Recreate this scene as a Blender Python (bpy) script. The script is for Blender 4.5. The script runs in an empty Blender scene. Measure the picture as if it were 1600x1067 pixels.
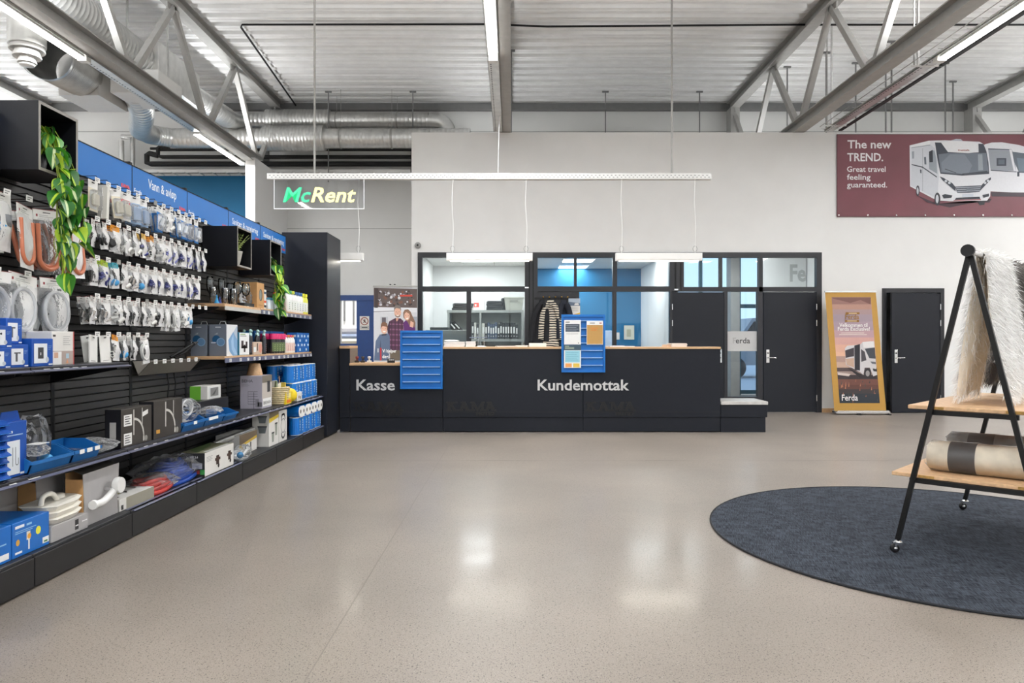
import bpy, math, random
import numpy as np
from mathutils import Vector, Matrix
random.seed(7)
SC = bpy.context.scene
COL = SC.collection
PI = math.pi
# ---------------------------------------------------------------- camera, world, light, exposure
EYE, FPX, CX, CY = 1.23, 1120.0, 800.0, 533.0      # eye height (m) and the photograph's measured focal length in pixels
cam = bpy.data.cameras.new('camera'); cam.sensor_width = 36.0; cam.lens = 36.0 * FPX / 1600.0
cam.clip_start = 0.05; cam.clip_end = 200
cam_ob = bpy.data.objects.new('camera', cam); COL.objects.link(cam_ob)
cam_ob.location = (0, 0, EYE); cam_ob.rotation_euler = (PI / 2, 0, 0)
SC.camera = cam_ob
SC.view_settings.view_transform = 'Standard'; SC.view_settings.look = 'None'
SC.view_settings.gamma = 1.0; SC.view_settings.use_curve_mapping = False
SC.view_settings.exposure = 0.54
SC.cycles.max_bounces = 10; SC.cycles.diffuse_bounces = 5; SC.cycles.glossy_bounces = 4
SC.cycles.transparent_max_bounces = 24; SC.cycles.caustics_reflective = False; SC.cycles.caustics_refractive = False
SC.cycles.sample_clamp_indirect = 6.0
SC.cycles.use_denoising = True
world = bpy.data.worlds.new('overcast_sky'); SC.world = world; world.use_nodes = True
wn = world.node_tree.nodes; wl = world.node_tree.links
sky = wn.new('ShaderNodeTexSky'); sky.sky_type = 'HOSEK_WILKIE'; sky.turbidity = 9.0
sky.sun_direction = Vector((0.3, 0.4, 0.7)).normalized(); sky.ground_albedo = 0.5
skymix = wn.new('ShaderNodeMix'); skymix.data_type = 'RGBA'; skymix.inputs[0].default_value = 0.65
wl.new(sky.outputs[0], skymix.inputs[6]); skymix.inputs[7].default_value = (0.90, 0.95, 1.0, 1)
wl.new(skymix.outputs[2], wn['Background'].inputs[0]); wn['Background'].inputs[1].default_value = 1.6

def lamp(name, loc, sx, sy, watts, rot=(0, 0, 0), col=(1, 1, 1)):
    l = bpy.data.lights.new(name, 'AREA'); l.shape = 'RECTANGLE'; l.size = sx; l.size_y = sy; l.energy = watts; l.color = col
    o = bpy.data.objects.new(name, l); COL.objects.link(o); o.location = loc; o.rotation_euler = rot
    return o
# the hall's LED strip luminaires hang in rows under the trusses; the lamps sit just below their diffusers
STRIP_X = (-10.9, -5.45, -0.24, 5.45, 10.9)
STRIP_Y = [(-7.0, -4.0), (-1.5, 1.5), (6.0, 9.05)]
STRIP_Z = 4.8
STRIP_W, UP = 88.0, 1.3
for sx_ in STRIP_X:
    for y0_, y1_ in STRIP_Y:
        lamp('strip_lamp', (sx_, (y0_ + y1_) / 2, STRIP_Z - 0.012), 0.09, y1_ - y0_, STRIP_W, col=(0.985, 0.995, 1.0))
        lamp('added_uplight', (sx_ - 0.15, (y0_ + y1_) / 2, STRIP_Z + 0.17), 0.05, y1_ - y0_, STRIP_W * UP, rot=(PI, 0, 0), col=(0.985, 0.995, 1.0))   # added upward light that brightens the roof deck
STRIP_BACK = {-10.9: [(10.5, 13.5), (14.0, 16.2)], -5.45: [(12.4, 14.4)], -0.24: [(13.0, 16.0)], 5.45: [(13.0, 16.0)], 10.9: [(10.0, 12.3), (13.0, 16.0)]}  # strips added out of view to brighten the far end, except the left row's
for sx_, ys_ in STRIP_BACK.items():
    for y0_, y1_ in ys_:
        k_ = (y1_ - y0_) / 3.0 * (0.3 if y0_ == 13.0 else 1.0)
        lamp('strip_lamp', (sx_, (y0_ + y1_) / 2, STRIP_Z - 0.012), 0.09, y1_ - y0_, STRIP_W * k_, col=(0.985, 0.995, 1.0))
        lamp('added_uplight', (sx_ - 0.15, (y0_ + y1_) / 2, STRIP_Z + 0.17), 0.05, y1_ - y0_, STRIP_W * k_ * UP * 0.45, rot=(PI, 0, 0), col=(0.985, 0.995, 1.0))  # weaker added upward light for the deck at the back

# ---------------------------------------------------------------- helpers
def lin(c):
    if isinstance(c, str):
        c = c.lstrip('#'); c = tuple(int(c[i:i + 2], 16) for i in (0, 2, 4))
    return tuple((v / 255 / 12.92) if v / 255 <= 0.04045 else ((v / 255 + 0.055) / 1.055) ** 2.4 for v in c) + (1.0,)

MATS = {}
def mat(name, col, rough=0.5, metal=0.0, noise=0.06, nscale=14.0, bump=0.0, bscale=60.0, coat=0.0, spec=0.5, stretch=None, emit=0.0, sheen=0.0):
    """a procedural material: a colour broken up by object-space noise, with an optional noise bump"""
    if name in MATS: return MATS[name]
    m = bpy.data.materials.new(name); m.use_nodes = True; MATS[name] = m
    nt = m.node_tree; b = nt.nodes['Principled BSDF']; L = nt.links
    c = lin(col)
    b.inputs['Base Color'].default_value = c
    b.inputs['Roughness'].default_value = rough; b.inputs['Metallic'].default_value = metal
    b.inputs['Specular IOR Level'].default_value = spec; b.inputs['Coat Weight'].default_value = coat
    if sheen: b.inputs['Sheen Weight'].default_value = sheen
    if emit:
        b.inputs['Emission Color'].default_value = c; b.inputs['Emission Strength'].default_value = emit
    if noise or bump:
        tc = nt.nodes.new('ShaderNodeTexCoord'); mp = nt.nodes.new('ShaderNodeMapping'); L.new(tc.outputs['Object'], mp.inputs[0])
        if stretch: mp.inputs['Scale'].default_value = stretch
    if noise:
        n = nt.nodes.new('ShaderNodeTexNoise'); n.inputs['Scale'].default_value = nscale; n.inputs['Detail'].default_value = 5
        L.new(mp.outputs[0], n.inputs['Vector'])
        r = nt.nodes.new('ShaderNodeValToRGB'); L.new(n.outputs[0], r.inputs[0])
        r.color_ramp.elements[0].position = 0.3; r.color_ramp.elements[1].position = 0.7
        r.color_ramp.elements[0].color = tuple(v * (1 - noise) for v in c[:3]) + (1,)
        r.color_ramp.elements[1].color = tuple(min(1, v * (1 + noise)) for v in c[:3]) + (1,)
        L.new(r.outputs[0], b.inputs['Base Color'])
    if bump:
        n2 = nt.nodes.new('ShaderNodeTexNoise'); n2.inputs['Scale'].default_value = bscale; n2.inputs['Detail'].default_value = 4
        L.new(mp.outputs[0], n2.inputs['Vector'])
        bp = nt.nodes.new('ShaderNodeBump'); bp.inputs['Strength'].default_value = bump; bp.inputs['Distance'].default_value = 0.01
        L.new(n2.outputs[0], bp.inputs['Height']); L.new(bp.outputs[0], b.inputs['Normal'])
    return m

def ink(col, rough=0.55):                      # flat printed colour
    h = col if isinstance(col, str) else '%02x%02x%02x' % tuple(col)
    return mat('ink_' + h.lstrip('#').lower(), h, rough, noise=0.02, nscale=30)

def film(name, tint, solid, rough=0.12, bump=0.5, bscale=35.0, white=0.9):
    """thin clear plastic: mostly transparent, with crinkled glossy highlights"""
    if name in MATS: return MATS[name]
    m = bpy.data.materials.new(name); m.use_nodes = True; MATS[name] = m
    nt = m.node_tree; L = nt.links; b = nt.nodes['Principled BSDF']
    b.inputs['Base Color'].default_value = (white, white, white, 1); b.inputs['Roughness'].default_value = rough
    b.inputs['Specular IOR Level'].default_value = 0.8
    tr = nt.nodes.new('ShaderNodeBsdfTransparent'); tr.inputs[0].default_value = tint + (1,)
    mx = nt.nodes.new('ShaderNodeMixShader')
    tc = nt.nodes.new('ShaderNodeTexCoord'); n = nt.nodes.new('ShaderNodeTexNoise'); n.inputs['Scale'].default_value = bscale
    n.inputs['Detail'].default_value = 3; L.new(tc.outputs['Object'], n.inputs['Vector'])
    bp = nt.nodes.new('ShaderNodeBump'); bp.inputs['Strength'].default_value = bump; bp.inputs['Distance'].default_value = 0.02
    L.new(n.outputs[0], bp.inputs['Height']); L.new(bp.outputs[0], b.inputs['Normal'])
    fr = nt.nodes.new('ShaderNodeFresnel'); fr.inputs[0].default_value = 1.28; L.new(bp.outputs[0], fr.inputs['Normal'])
    ad = nt.nodes.new('ShaderNodeMath'); ad.operation = 'ADD'; ad.use_clamp = True; ad.inputs[1].default_value = solid
    L.new(fr.outputs[0], ad.inputs[0]); L.new(ad.outputs[0], mx.inputs[0])
    L.new(tr.outputs[0], mx.inputs[1]); L.new(b.outputs[0], mx.inputs[2]); L.new(mx.outputs[0], nt.nodes['Material Output'].inputs[0])
    return m

def glass(name, tint=(0.93, 0.97, 0.98), gloss=1.0):
    if name in MATS: return MATS[name]
    m = bpy.data.materials.new(name); m.use_nodes = True; MATS[name] = m
    nt = m.node_tree; L = nt.links; nt.nodes.remove(nt.nodes['Principled BSDF'])
    tr = nt.nodes.new('ShaderNodeBsdfTransparent'); tr.inputs[0].default_value = tint + (1,)
    gl = nt.nodes.new('ShaderNodeBsdfGlossy'); gl.inputs['Roughness'].default_value = 0.02
    fr = nt.nodes.new('ShaderNodeFresnel'); fr.inputs[0].default_value = 1.45
    mu = nt.nodes.new('ShaderNodeMath'); mu.operation = 'MULTIPLY'; mu.inputs[1].default_value = gloss; L.new(fr.outputs[0], mu.inputs[0])
    mx = nt.nodes.new('ShaderNodeMixShader'); L.new(mu.outputs[0], mx.inputs[0])
    L.new(tr.outputs[0], mx.inputs[1]); L.new(gl.outputs[0], mx.inputs[2]); L.new(mx.outputs[0], nt.nodes['Material Output'].inputs[0])
    return m

TEXT_CACHE = {}
def text_mesh(s, bold=0.0, shear=0.0, spacing=1.0):
    """outline of a word in the built-in font, em = 1, as (verts, faces, width)"""
    k = (s, bold, shear, spacing)
    if k not in TEXT_CACHE:
        cu = bpy.data.curves.new('word', 'FONT'); cu.body = s; cu.size = 1.0; cu.offset = bold; cu.shear = shear
        cu.space_character = spacing; cu.resolution_u = 2; cu.fill_mode = 'FRONT'
        ob = bpy.data.objects.new('word', cu); COL.objects.link(ob)
        dg = bpy.context.evaluated_depsgraph_get(); me = bpy.data.meshes.new_from_object(ob.evaluated_get(dg))
        v = [tuple(p.co) for p in me.vertices]; f = [tuple(p.vertices) for p in me.polygons]
        bpy.data.objects.remove(ob); bpy.data.curves.remove(cu); bpy.data.meshes.remove(me)
        x0 = min(p[0] for p in v); x1 = max(p[0] for p in v)
        TEXT_CACHE[k] = ([(p[0] - x0, p[1], 0) for p in v], f, x1 - x0)
    return TEXT_CACHE[k]

class MB:
    """collects shapes with material slots, then links them as ONE mesh object"""
    def __init__(s, M=None): s.v, s.f, s.m, s.mats, s.sm, s.M = [], [], [], [], [], (M or Matrix())
    def slot(s, m):
        if m not in s.mats: s.mats.append(m)
        return s.mats.index(m)
    def add(s, vs, fs, m, smooth=False, M=None):
        T = s.M @ M if M is not None else s.M
        o = len(s.v); k = s.slot(m)
        s.v += [tuple(T @ Vector(p)) for p in vs]
        s.f += [tuple(o + i for i in f) for f in fs]; s.m += [k] * len(fs); s.sm += [smooth] * len(fs)
        return s
    def box(s, x0, x1, y0, y1, z0, z1, m, M=None):
        vs = [(x, y, z) for z in (z0, z1) for y in (y0, y1) for x in (x0, x1)]
        return s.add(vs, [(0, 2, 3, 1), (4, 5, 7, 6), (0, 1, 5, 4), (2, 6, 7, 3), (0, 4, 6, 2), (1, 3, 7, 5)], m, M=M)
    def rbox(s, x0, x1, y0, y1, z0, z1, m, b=0.005, M=None):      # box with chamfered vertical and horizontal edges
        vs, fs = [], []
        for z, i in ((z0, b), (z0 + b, 0), (z1 - b, 0), (z1, b)):
            vs += [(x0 + i + b, y0 + i, z), (x1 - i - b, y0 + i, z), (x1 - i, y0 + i + b, z), (x1 - i, y1 - i - b, z),
                   (x1 - i - b, y1 - i, z), (x0 + i + b, y1 - i, z), (x0 + i, y1 - i - b, z), (x0 + i, y0 + i + b, z)]
        for r in range(3):
            for k in range(8):
                a, c = r * 8 + k, r * 8 + (k + 1) % 8
                fs.append((a, c, c + 8, a + 8))
        fs += [tuple(range(7, -1, -1)), tuple(range(24, 32))]
        return s.add(vs, fs, m, M=M)
    def taper(s, x0, x1, y0, y1, z0, z1, dx, dy, m, M=None):      # frustum: top smaller by dx, dy each side
        vs = [(x0, y0, z0), (x1, y0, z0), (x1, y1, z0), (x0, y1, z0), (x0 + dx, y0 + dy, z1), (x1 - dx, y0 + dy, z1), (x1 - dx, y1 - dy, z1), (x0 + dx, y1 - dy, z1)]
        return s.add(vs, [(3, 2, 1, 0), (4, 5, 6, 7), (0, 1, 5, 4), (1, 2, 6, 5), (2, 3, 7, 6), (3, 0, 4, 7)], m, M=M)
    def prism(s, pts, axis, a, b, m, M=None):                     # 2-D outline swept along an axis from a to b
        n = len(pts); mk = {'x': lambda p, t: (t, p[0], p[1]), 'y': lambda p, t: (p[0], t, p[1]), 'z': lambda p, t: (p[0], p[1], t)}[axis]
        vs = [mk(p, a) for p in pts] + [mk(p, b) for p in pts]
        fs = [(i, (i + 1) % n, n + (i + 1) % n, n + i) for i in range(n)] + [tuple(range(n - 1, -1, -1)), tuple(range(n, 2 * n))]
        return s.add(vs, fs, m, M=M)
    def beam(s, p, q, w, h, m, up=(0, 0, 1)):                     # rectangular bar from p to q
        p, q = Vector(p), Vector(q); d = (q - p).normalized(); u = Vector(up)
        if abs(d.dot(u)) > 0.98: u = Vector((0, 1, 0))
        sd = d.cross(u).normalized(); u = sd.cross(d)
        vs = [tuple(c + sd * (i * w / 2) + u * (j * h / 2)) for c in (p, q) for i, j in ((-1, -1), (1, -1), (1, 1), (-1, 1))]
        return s.add(vs, [(0, 1, 5, 4), (1, 2, 6, 5), (2, 3, 7, 6), (3, 0, 4, 7), (3, 2, 1, 0), (4, 5, 6, 7)], m)
    def tube(s, path, r, m, n=8, caps=True, smooth=True, M=None):
        P = [Vector(p) for p in path]; R = r if isinstance(r, (list, tuple)) else [r] * len(P)
        vs, fs = [], []; ref = None
        for i, p in enumerate(P):
            d = (P[min(i + 1, len(P) - 1)] - P[max(i - 1, 0)]).normalized()
            if ref is None:
                ref = Vector((0, 0, 1)) if abs(d.z) < 0.9 else Vector((1, 0, 0))
            a = (ref - d * ref.dot(d)).normalized(); b = d.cross(a); ref = a
            vs += [tuple(p + (a * math.cos(2 * PI * k / n) + b * math.sin(2 * PI * k / n)) * R[i]) for k in range(n)]
        for i in range(len(P) - 1):
            for k in range(n):
                fs.append((i * n + k, i * n + (k + 1) % n, (i + 1) * n + (k + 1) % n, (i + 1) * n + k))
        s.add(vs, fs, m, smooth, M=M)
        if caps: s.add(vs[:n], [tuple(range(n - 1, -1, -1))], m, M=M); s.add(vs[-n:], [tuple(range(n))], m, M=M)
        return s
    def lathe(s, prof, m, n=16, c=(0, 0, 0), sx=1.0, sy=1.0, smooth=True, M=None):   # profile of (radius, height), turned about z
        vs, fs = [], []
        for r, z in prof: vs += [(c[0] + sx * r * math.cos(2 * PI * k / n), c[1] + sy * r * math.sin(2 * PI * k / n), c[2] + z) for k in range(n)]
        for i in range(len(prof) - 1):
            for k in range(n): fs.append((i * n + k, i * n + (k + 1) % n, (i + 1) * n + (k + 1) % n, (i + 1) * n + k))
        s.add(vs, fs, m, smooth, M=M)
        if prof[0][0] > 1e-4: s.add(vs[:n], [tuple(range(n - 1, -1, -1))], m, M=M)
        if prof[-1][0] > 1e-4: s.add(vs[-n:], [tuple(range(n))], m, M=M)
        return s
    def ball(s, c, r, m, n=10, k=6, sc=(1, 1, 1), M=None):
        pr = [(math.sin(PI * i / k), -math.cos(PI * i / k)) for i in range(k + 1)]
        vs, fs = [], []
        for a, z in pr: vs += [(c[0] + r * sc[0] * a * math.cos(2 * PI * j / n), c[1] + r * sc[1] * a * math.sin(2 * PI * j / n), c[2] + r * sc[2] * z) for j in range(n)]
        for i in range(k):
            for j in range(n): fs.append((i * n + j, i * n + (j + 1) % n, (i + 1) * n + (j + 1) % n, (i + 1) * n + j))
        return s.add(vs, fs, m, True, M=M)
    # flat print: u to the right, v up, on the plane given by matrix P (columns u, v, normal, origin); layer keeps stacked inks apart
    def poly(s, P, pts, col, layer=1):
        t = layer * 0.0006
        return s.add([(p[0], p[1], t) for p in pts], [tuple(range(len(pts)))], col if not isinstance(col, (str, tuple)) else ink(col), M=P)
    def rect(s, P, u0, v0, u1, v1, col, layer=1): return s.poly(P, [(u0, v0), (u1, v0), (u1, v1), (u0, v1)], col, layer)
    def disc(s, P, u, v, r, col, layer=1, ry=None, n=20):
        return s.poly(P, [(u + r * math.cos(2 * PI * k / n), v + (ry or r) * math.sin(2 * PI * k / n)) for k in range(n)], col, layer)
    def ring(s, P, u, v, r0, r1, col, layer=1, n=24, a0=0, a1=2 * PI):
        for k in range(n):
            a, b = a0 + (a1 - a0) * k / n, a0 + (a1 - a0) * (k + 1) / n
            s.poly(P, [(u + r0 * math.cos(a), v + r0 * math.sin(a)), (u + r1 * math.cos(a), v + r1 * math.sin(a)),
                       (u + r1 * math.cos(b), v + r1 * math.sin(b)), (u + r0 * math.cos(b), v + r0 * math.sin(b))], col, layer)
        return s
    def text(s, P, t, u, v, size, col, layer=2, bold=0.012, width=None, align='l', shear=0.0, depth=0.0, spacing=1.0):
        vs, fs, w = text_mesh(t, bold, shear, spacing); kx = (width / w) if width else size
        off = {'l': 0, 'c': -w * kx / 2, 'r': -w * kx}[align]
        z = layer * 0.0006; m = col if not isinstance(col, (str, tuple)) else ink(col)
        P2 = [(u + off + p[0] * kx, v + p[1] * size, z + depth) for p in vs]
        s.add(P2, fs, m, M=P)
        if depth:                                                  # raised letters get sides from their open edges
            from collections import Counter
            cnt = Counter(); dirn = {}
            for f in fs:
                for i in range(len(f)):
                    a, b = f[i], f[(i + 1) % len(f)]; e = (min(a, b), max(a, b)); cnt[e] += 1; dirn[e] = (a, b)
            vv, ff = [], []
            for e, c in cnt.items():
                if c == 1:
                    a, b = dirn[e]; o = len(vv)
                    vv += [P2[a], P2[b], (P2[b][0], P2[b][1], z), (P2[a][0], P2[a][1], z)]; ff.append((o + 3, o + 2, o + 1, o))
            s.add(vv, ff, m, M=P)
        return s
    def mesh(s, name):
        me = bpy.data.meshes.new(name); me.from_pydata(s.v, [], s.f)
        for m in s.mats: me.materials.append(m)
        me.polygons.foreach_set('material_index', s.m); me.polygons.foreach_set('use_smooth', s.sm); me.update()
        return me
    def build(s, name, parent=None, loc=None, rz=None, world=False):
        """world=True: the shapes were given in room coordinates; they are re-based on the parent (or on loc)"""
        if world:
            base = abspos(parent) if parent is not None else Vector(loc or (0, 0, 0))
            s.v = [tuple(Vector(p) - base) for p in s.v]
        o = bpy.data.objects.new(name, s.mesh(name)); COL.objects.link(o)
        if parent is not None: o.parent = parent
        if loc is not None: o.location = loc
        if rz is not None: o.rotation_euler = (0, 0, rz)
        return o

def abspos(o):
    p = Vector((0, 0, 0))
    while o is not None: p += Vector(o.location); o = o.parent
    return p
def tag(o, label=None, cat=None, group=None, kind=None):
    if label: o['label'] = label
    if cat: o['category'] = cat
    if group: o['group'] = group
    if kind: o['kind'] = kind
    return o
def thing(name, label, cat, loc=(0, 0, 0), rz=0.0, group=None):
    o = bpy.data.objects.new(name, None); COL.objects.link(o); o.location = loc; o.rotation_euler = (0, 0, rz); o.empty_display_size = 0.05
    return tag(o, label, cat, group)
def copy_tree(o, parent=None):
    c = o.copy(); COL.objects.link(c)
    if parent is not None: c.parent = parent
    for ch in list(o.children): copy_tree(ch, c)
    return c
def struct(o): o['kind'] = 'structure'; return o
def bevel(o, w=0.004, seg=2):
    b = o.modifiers.new('edge', 'BEVEL'); b.width = w; b.segments = seg; b.limit_method = 'ANGLE'; return o
def plane(o, u, v):                              # print plane from origin, u and v directions
    u, v = Vector(u).normalized(), Vector(v).normalized(); n = u.cross(v)
    return Matrix(((u.x, v.x, n.x, o[0]), (u.y, v.y, n.y, o[1]), (u.z, v.z, n.z, o[2]), (0, 0, 0, 1)))
def at(px, py, Y): return Vector(((px - CX) * Y / FPX, Y, EYE + (CY - py) * Y / FPX))    # measured pixel -> room point at depth Y
def xof(px, Y): return (px - CX) * Y / FPX
def zof(py, Y): return EYE + (CY - py) * Y / FPX
def yof(px, X): return X * FPX / (px - CX)
def ords(k): return ['first', 'second', 'third', 'fourth', 'fifth', 'sixth', 'seventh', 'eighth', 'ninth', 'tenth', 'eleventh', 'twelfth', 'thirteenth', 'fourteenth', 'fifteenth'][k]

# ---------------------------------------------------------------- shared materials
WHITE = mat('wall_paint', (233, 233, 232), 0.6, noise=0.015, nscale=3, bump=0.02, bscale=120)
PANEL = mat('wall_panel_white', (226, 226, 224), 0.45, noise=0.02, nscale=2)
DECKM = mat('deck_steel', (238, 238, 237), 0.45, noise=0.04, nscale=5)
STEEL = mat('steel_grey_paint', (168, 167, 164), 0.5, noise=0.06, nscale=9)
STEELD = mat('steel_dark_paint', (120, 120, 120), 0.5, noise=0.06, nscale=9)
GALV = mat('galvanised_sheet', (214, 214, 212), 0.32, 0.85, noise=0.10, nscale=8, bump=0.03, bscale=25)
BLACK = mat('black_laminate', (27, 30, 38), 0.45, noise=0.06, nscale=20, bump=0.03, bscale=200, spec=0.25)
FRAME = mat('frame_anthracite', (30, 31, 37), 0.4, noise=0.05, nscale=12)
DOORM = mat('door_anthracite', (26, 29, 37), 0.42, noise=0.05, nscale=8, bump=0.02, bscale=150, spec=0.3)
METB = mat('black_metal', (20, 20, 22), 0.45, spec=0.3, noise=0.08, nscale=18)
SHELFM = mat('shelf_charcoal', (30, 31, 36), 0.45, noise=0.08, nscale=15, bump=0.02, bscale=90)
SLATM = mat('slat_charcoal', (46, 45, 44), 0.5, noise=0.08, nscale=10, bump=0.03, bscale=120)
WOOD = mat('oak_laminate', (206, 168, 128), 0.45, noise=0.16, nscale=6, stretch=(14, 1.2, 14))
WOODX = mat('oak_laminate_cross', (206, 168, 128), 0.45, noise=0.16, nscale=6, stretch=(1.2, 14, 14))
WHITEP = mat('white_plastic', (236, 236, 234), 0.35, noise=0.02)
CARD = mat('white_card', (238, 237, 234), 0.6, noise=0.03)
CHROME = mat('chrome', (225, 225, 225), 0.15, 0.95, noise=0.03)
BLUEH = mat('header_blue', (42, 114, 190), 0.35, noise=0.03, nscale=4)
BLUEP = mat('panel_blue', (14, 110, 192), 0.4, noise=0.03, nscale=6)
BLUEW = mat('wall_blue', (20, 110, 156), 0.55, noise=0.03, nscale=3)
LILAC = mat('price_strip_violet', (100, 103, 126), 0.3, noise=0.05)
LED = mat('led_diffuser', (255, 253, 248), 0.4, noise=0, emit=9.0)
LEDS = mat('pendant_diffuser', (255, 246, 230), 0.4, noise=0, emit=5.0)
PANE = glass('window_glass', gloss=0.8)
FILM = film('clear_bag_film', (0.90, 0.91, 0.92), 0.015, white=0.75, bump=0.35, bscale=17.0)
FILM2 = film('cloudy_bag_film', (0.86, 0.87, 0.88), 0.10)
BLIST = film('clear_blister', (0.93, 0.95, 0.97), 0.10, rough=0.08, bump=0.15, bscale=20)
# ================================================================ SETTING
X0, X1, Y0, YB, ZR = -13.0, 13.0, -8.0, 16.5, 6.68
YP = 12.45                                             # front face of the white partition
# polished concrete floor with exposed aggregate
FLOORM = bpy.data.materials.new('polished_aggregate_concrete'); FLOORM.use_nodes = True
def floor_nodes(m):
    nt = m.node_tree; L = nt.links; b = nt.nodes['Principled BSDF']; N = nt.nodes.new
    tc = N('ShaderNodeTexCoord')
    def noise(sc, det=4):
        n = N('ShaderNodeTexNoise'); n.inputs['Scale'].default_value = sc; n.inputs['Detail'].default_value = det; L.new(tc.outputs['Object'], n.inputs['Vector']); return n
    def ramp(src, a, ca, c, cc):
        r = N('ShaderNodeValToRGB'); L.new(src, r.inputs[0]); e = r.color_ramp.elements
        e[0].position = a; e[0].color = ca; e[1].position = c; e[1].color = cc; return r
    base = ramp(noise(0.9, 6).outputs[0], 0.35, lin((134, 124, 115)), 0.68, lin((149, 138, 128)))
    def mixc(fac, a, bcol):
        x = N('ShaderNodeMix'); x.data_type = 'RGBA'; L.new(fac, x.inputs[0]); L.new(a, x.inputs[6]); x.inputs[7].default_value = bcol; return x.outputs[2]
    out = base.outputs[0]
    for sc, a, c, col in ((110, 0.34, 0.37, (78, 72, 66)), (190, 0.33, 0.36, (52, 49, 46)), (150, 0.30, 0.33, (172, 166, 156))):
        n = noise(sc, 1.5); k = ramp(n.outputs[0], a, (1, 1, 1, 1), c, (0, 0, 0, 1)); out = mixc(k.outputs[0], out, lin(col))
    # matt ground concrete under a thin seal: diffuse with a weak clear reflection that grows towards grazing view
    nt.nodes.remove(b); df = N('ShaderNodeBsdfDiffuse'); L.new(out, df.inputs[0]); gl = N('ShaderNodeBsdfGlossy')
    rr = ramp(noise(2.2, 5).outputs[0], 0.3, (0.11, 0.11, 0.11, 1), 0.7, (0.19, 0.19, 0.19, 1)); L.new(rr.outputs[0], gl.inputs['Roughness'])
    g2 = N('ShaderNodeBsdfGlossy'); g2.inputs['Roughness'].default_value = 0.42
    lw = N('ShaderNodeLayerWeight'); lw.inputs[0].default_value = 0.5
    def mixs(lo, hi, a, bs):
        mr = N('ShaderNodeMapRange'); L.new(lw.outputs['Facing'], mr.inputs[0])
        mr.inputs[1].default_value = 0.4; mr.inputs[2].default_value = 1.0; mr.inputs[3].default_value = lo; mr.inputs[4].default_value = hi
        mx = N('ShaderNodeMixShader'); L.new(mr.outputs[0], mx.inputs[0]); L.new(a, mx.inputs[1]); L.new(bs, mx.inputs[2]); return mx.outputs[0]
    L.new(mixs(0.02, 0.13, mixs(0.02, 0.34, df.outputs[0], g2.outputs[0]), gl.outputs[0]), nt.nodes['Material Output'].inputs[0])
floor_nodes(FLOORM)
struct(MB().box(X0, X1, Y0, YB + 0.2, -0.2, 0, FLOORM).build('floor'))
mb = MB()                                              # fine saw-cut joints in the slab
JOINT = mat('slab_joint', (120, 113, 105), 0.5, noise=0.05)
for x in (-0.75, 5.6): mb.box(x - 0.0025, x + 0.0025, Y0, YP, 0, 0.0006, JOINT)
for y in (2.2, 7.4): mb.box(-2.3, X1, y - 0.0025, y + 0.0025, 0, 0.0006, JOINT)
struct(mb.build('trim_1'))

# trapezoidal steel roof deck: ribs run across the hall
PITCH = 0.336
prof = []
y = YB + 0.1
pts_low = []
while y > Y0 - 0.3:
    pts_low += [(y, ZR), (y - 0.085, ZR), (y - 0.09, ZR + 0.012), (y - 0.102, ZR + 0.012), (y - 0.107, ZR), (y - 0.185, ZR), (y - 0.215, ZR + 0.16), (y - PITCH + 0.03, ZR + 0.16)]
    y -= PITCH
mb = MB(); n = len(pts_low)
vs = [(X0, a, b) for a, b in pts_low] + [(X1, a, b) for a, b in pts_low]
mb.add(vs, [(i, i + 1, n + i + 1, n + i) for i in range(n - 1)], DECKM)
mb.box(X0, X1, Y0 - 0.3, YB + 0.2, ZR + 0.21, ZR + 0.3, DECKM)
struct(mb.build('ceiling'))

# outer walls
def wall_cut(name, x0, x1, y0, y1, z1, holes, m):      # wall along x with rectangular openings (xa, xb, za, zb)
    xs = sorted({x0, x1, *[h[0] for h in holes], *[h[1] for h in holes]}); w = MB()
    for a, b in zip(xs, xs[1:]):
        zz = [0.0]
        for h in sorted((h for h in holes if h[0] <= a and h[1] >= b), key=lambda h: h[2]): zz += [h[2], h[3]]
        zz.append(z1)
        for k in range(0, len(zz), 2):
            if zz[k + 1] - zz[k] > 1e-4: w.box(a, b, y0, y1, zz[k], zz[k + 1], m)
    return struct(w.build(name))
DOORX = (xof(531, YB), xof(584, YB))
ENT = (3.05, 6.6)
wb = wall_cut('wall_back', X0, X1, YB, YB + 0.2, ZR + 0.15, [(DOORX[0], DOORX[1], 0, 2.28), (ENT[0], ENT[1], 0, 3.3)], PANEL)
# joints between the sandwich panels of the back wall: recessed strips, and the steel eaves beam above
mb = MB(); JN = mat('panel_joint', (176, 176, 174), 0.5, noise=0.04)
for z in (1.05, 2.2, 3.82, 6.05): mb.box(X0, DOORX[0] if z < 2.28 else X1, YB - 0.004, YB, z, z + 0.018, JN)
struct(mb.build('trim_2'))
struct(MB().box(X0, X1, YB - 0.14, YB - 0.01, ZR - 0.16, ZR - 0.01, STEELD).build('trim_3'))
struct(MB().box(X0, X1, YB - 0.012, YB, 3.85, 5.06, BLUEW).box(X0, X1, YB - 0.05, YB, 5.06, 5.12, WHITEP).build('trim_4')) if False else None
struct(MB().box(X0, -5.36, YB - 0.02, YB - 0.001, 2.6, 5.07, BLUEW).build('wall_blue'))
struct(MB().box(X0 - 0.2, X0, Y0, YB + 0.2, 0, ZR + 0.15, WHITE).build('wall_left'))
struct(MB().box(X1, X1 + 0.2, Y0, YB + 0.2, 0, ZR + 0.15, WHITE).build('wall_right'))
wall_cut('wall_front', X0, X1, Y0 - 0.2, Y0, ZR + 0.15, [(-11 + 4.5 * k, -7.2 + 4.5 * k, 0.3, 3.6) for k in range(5)], WHITE)
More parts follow.
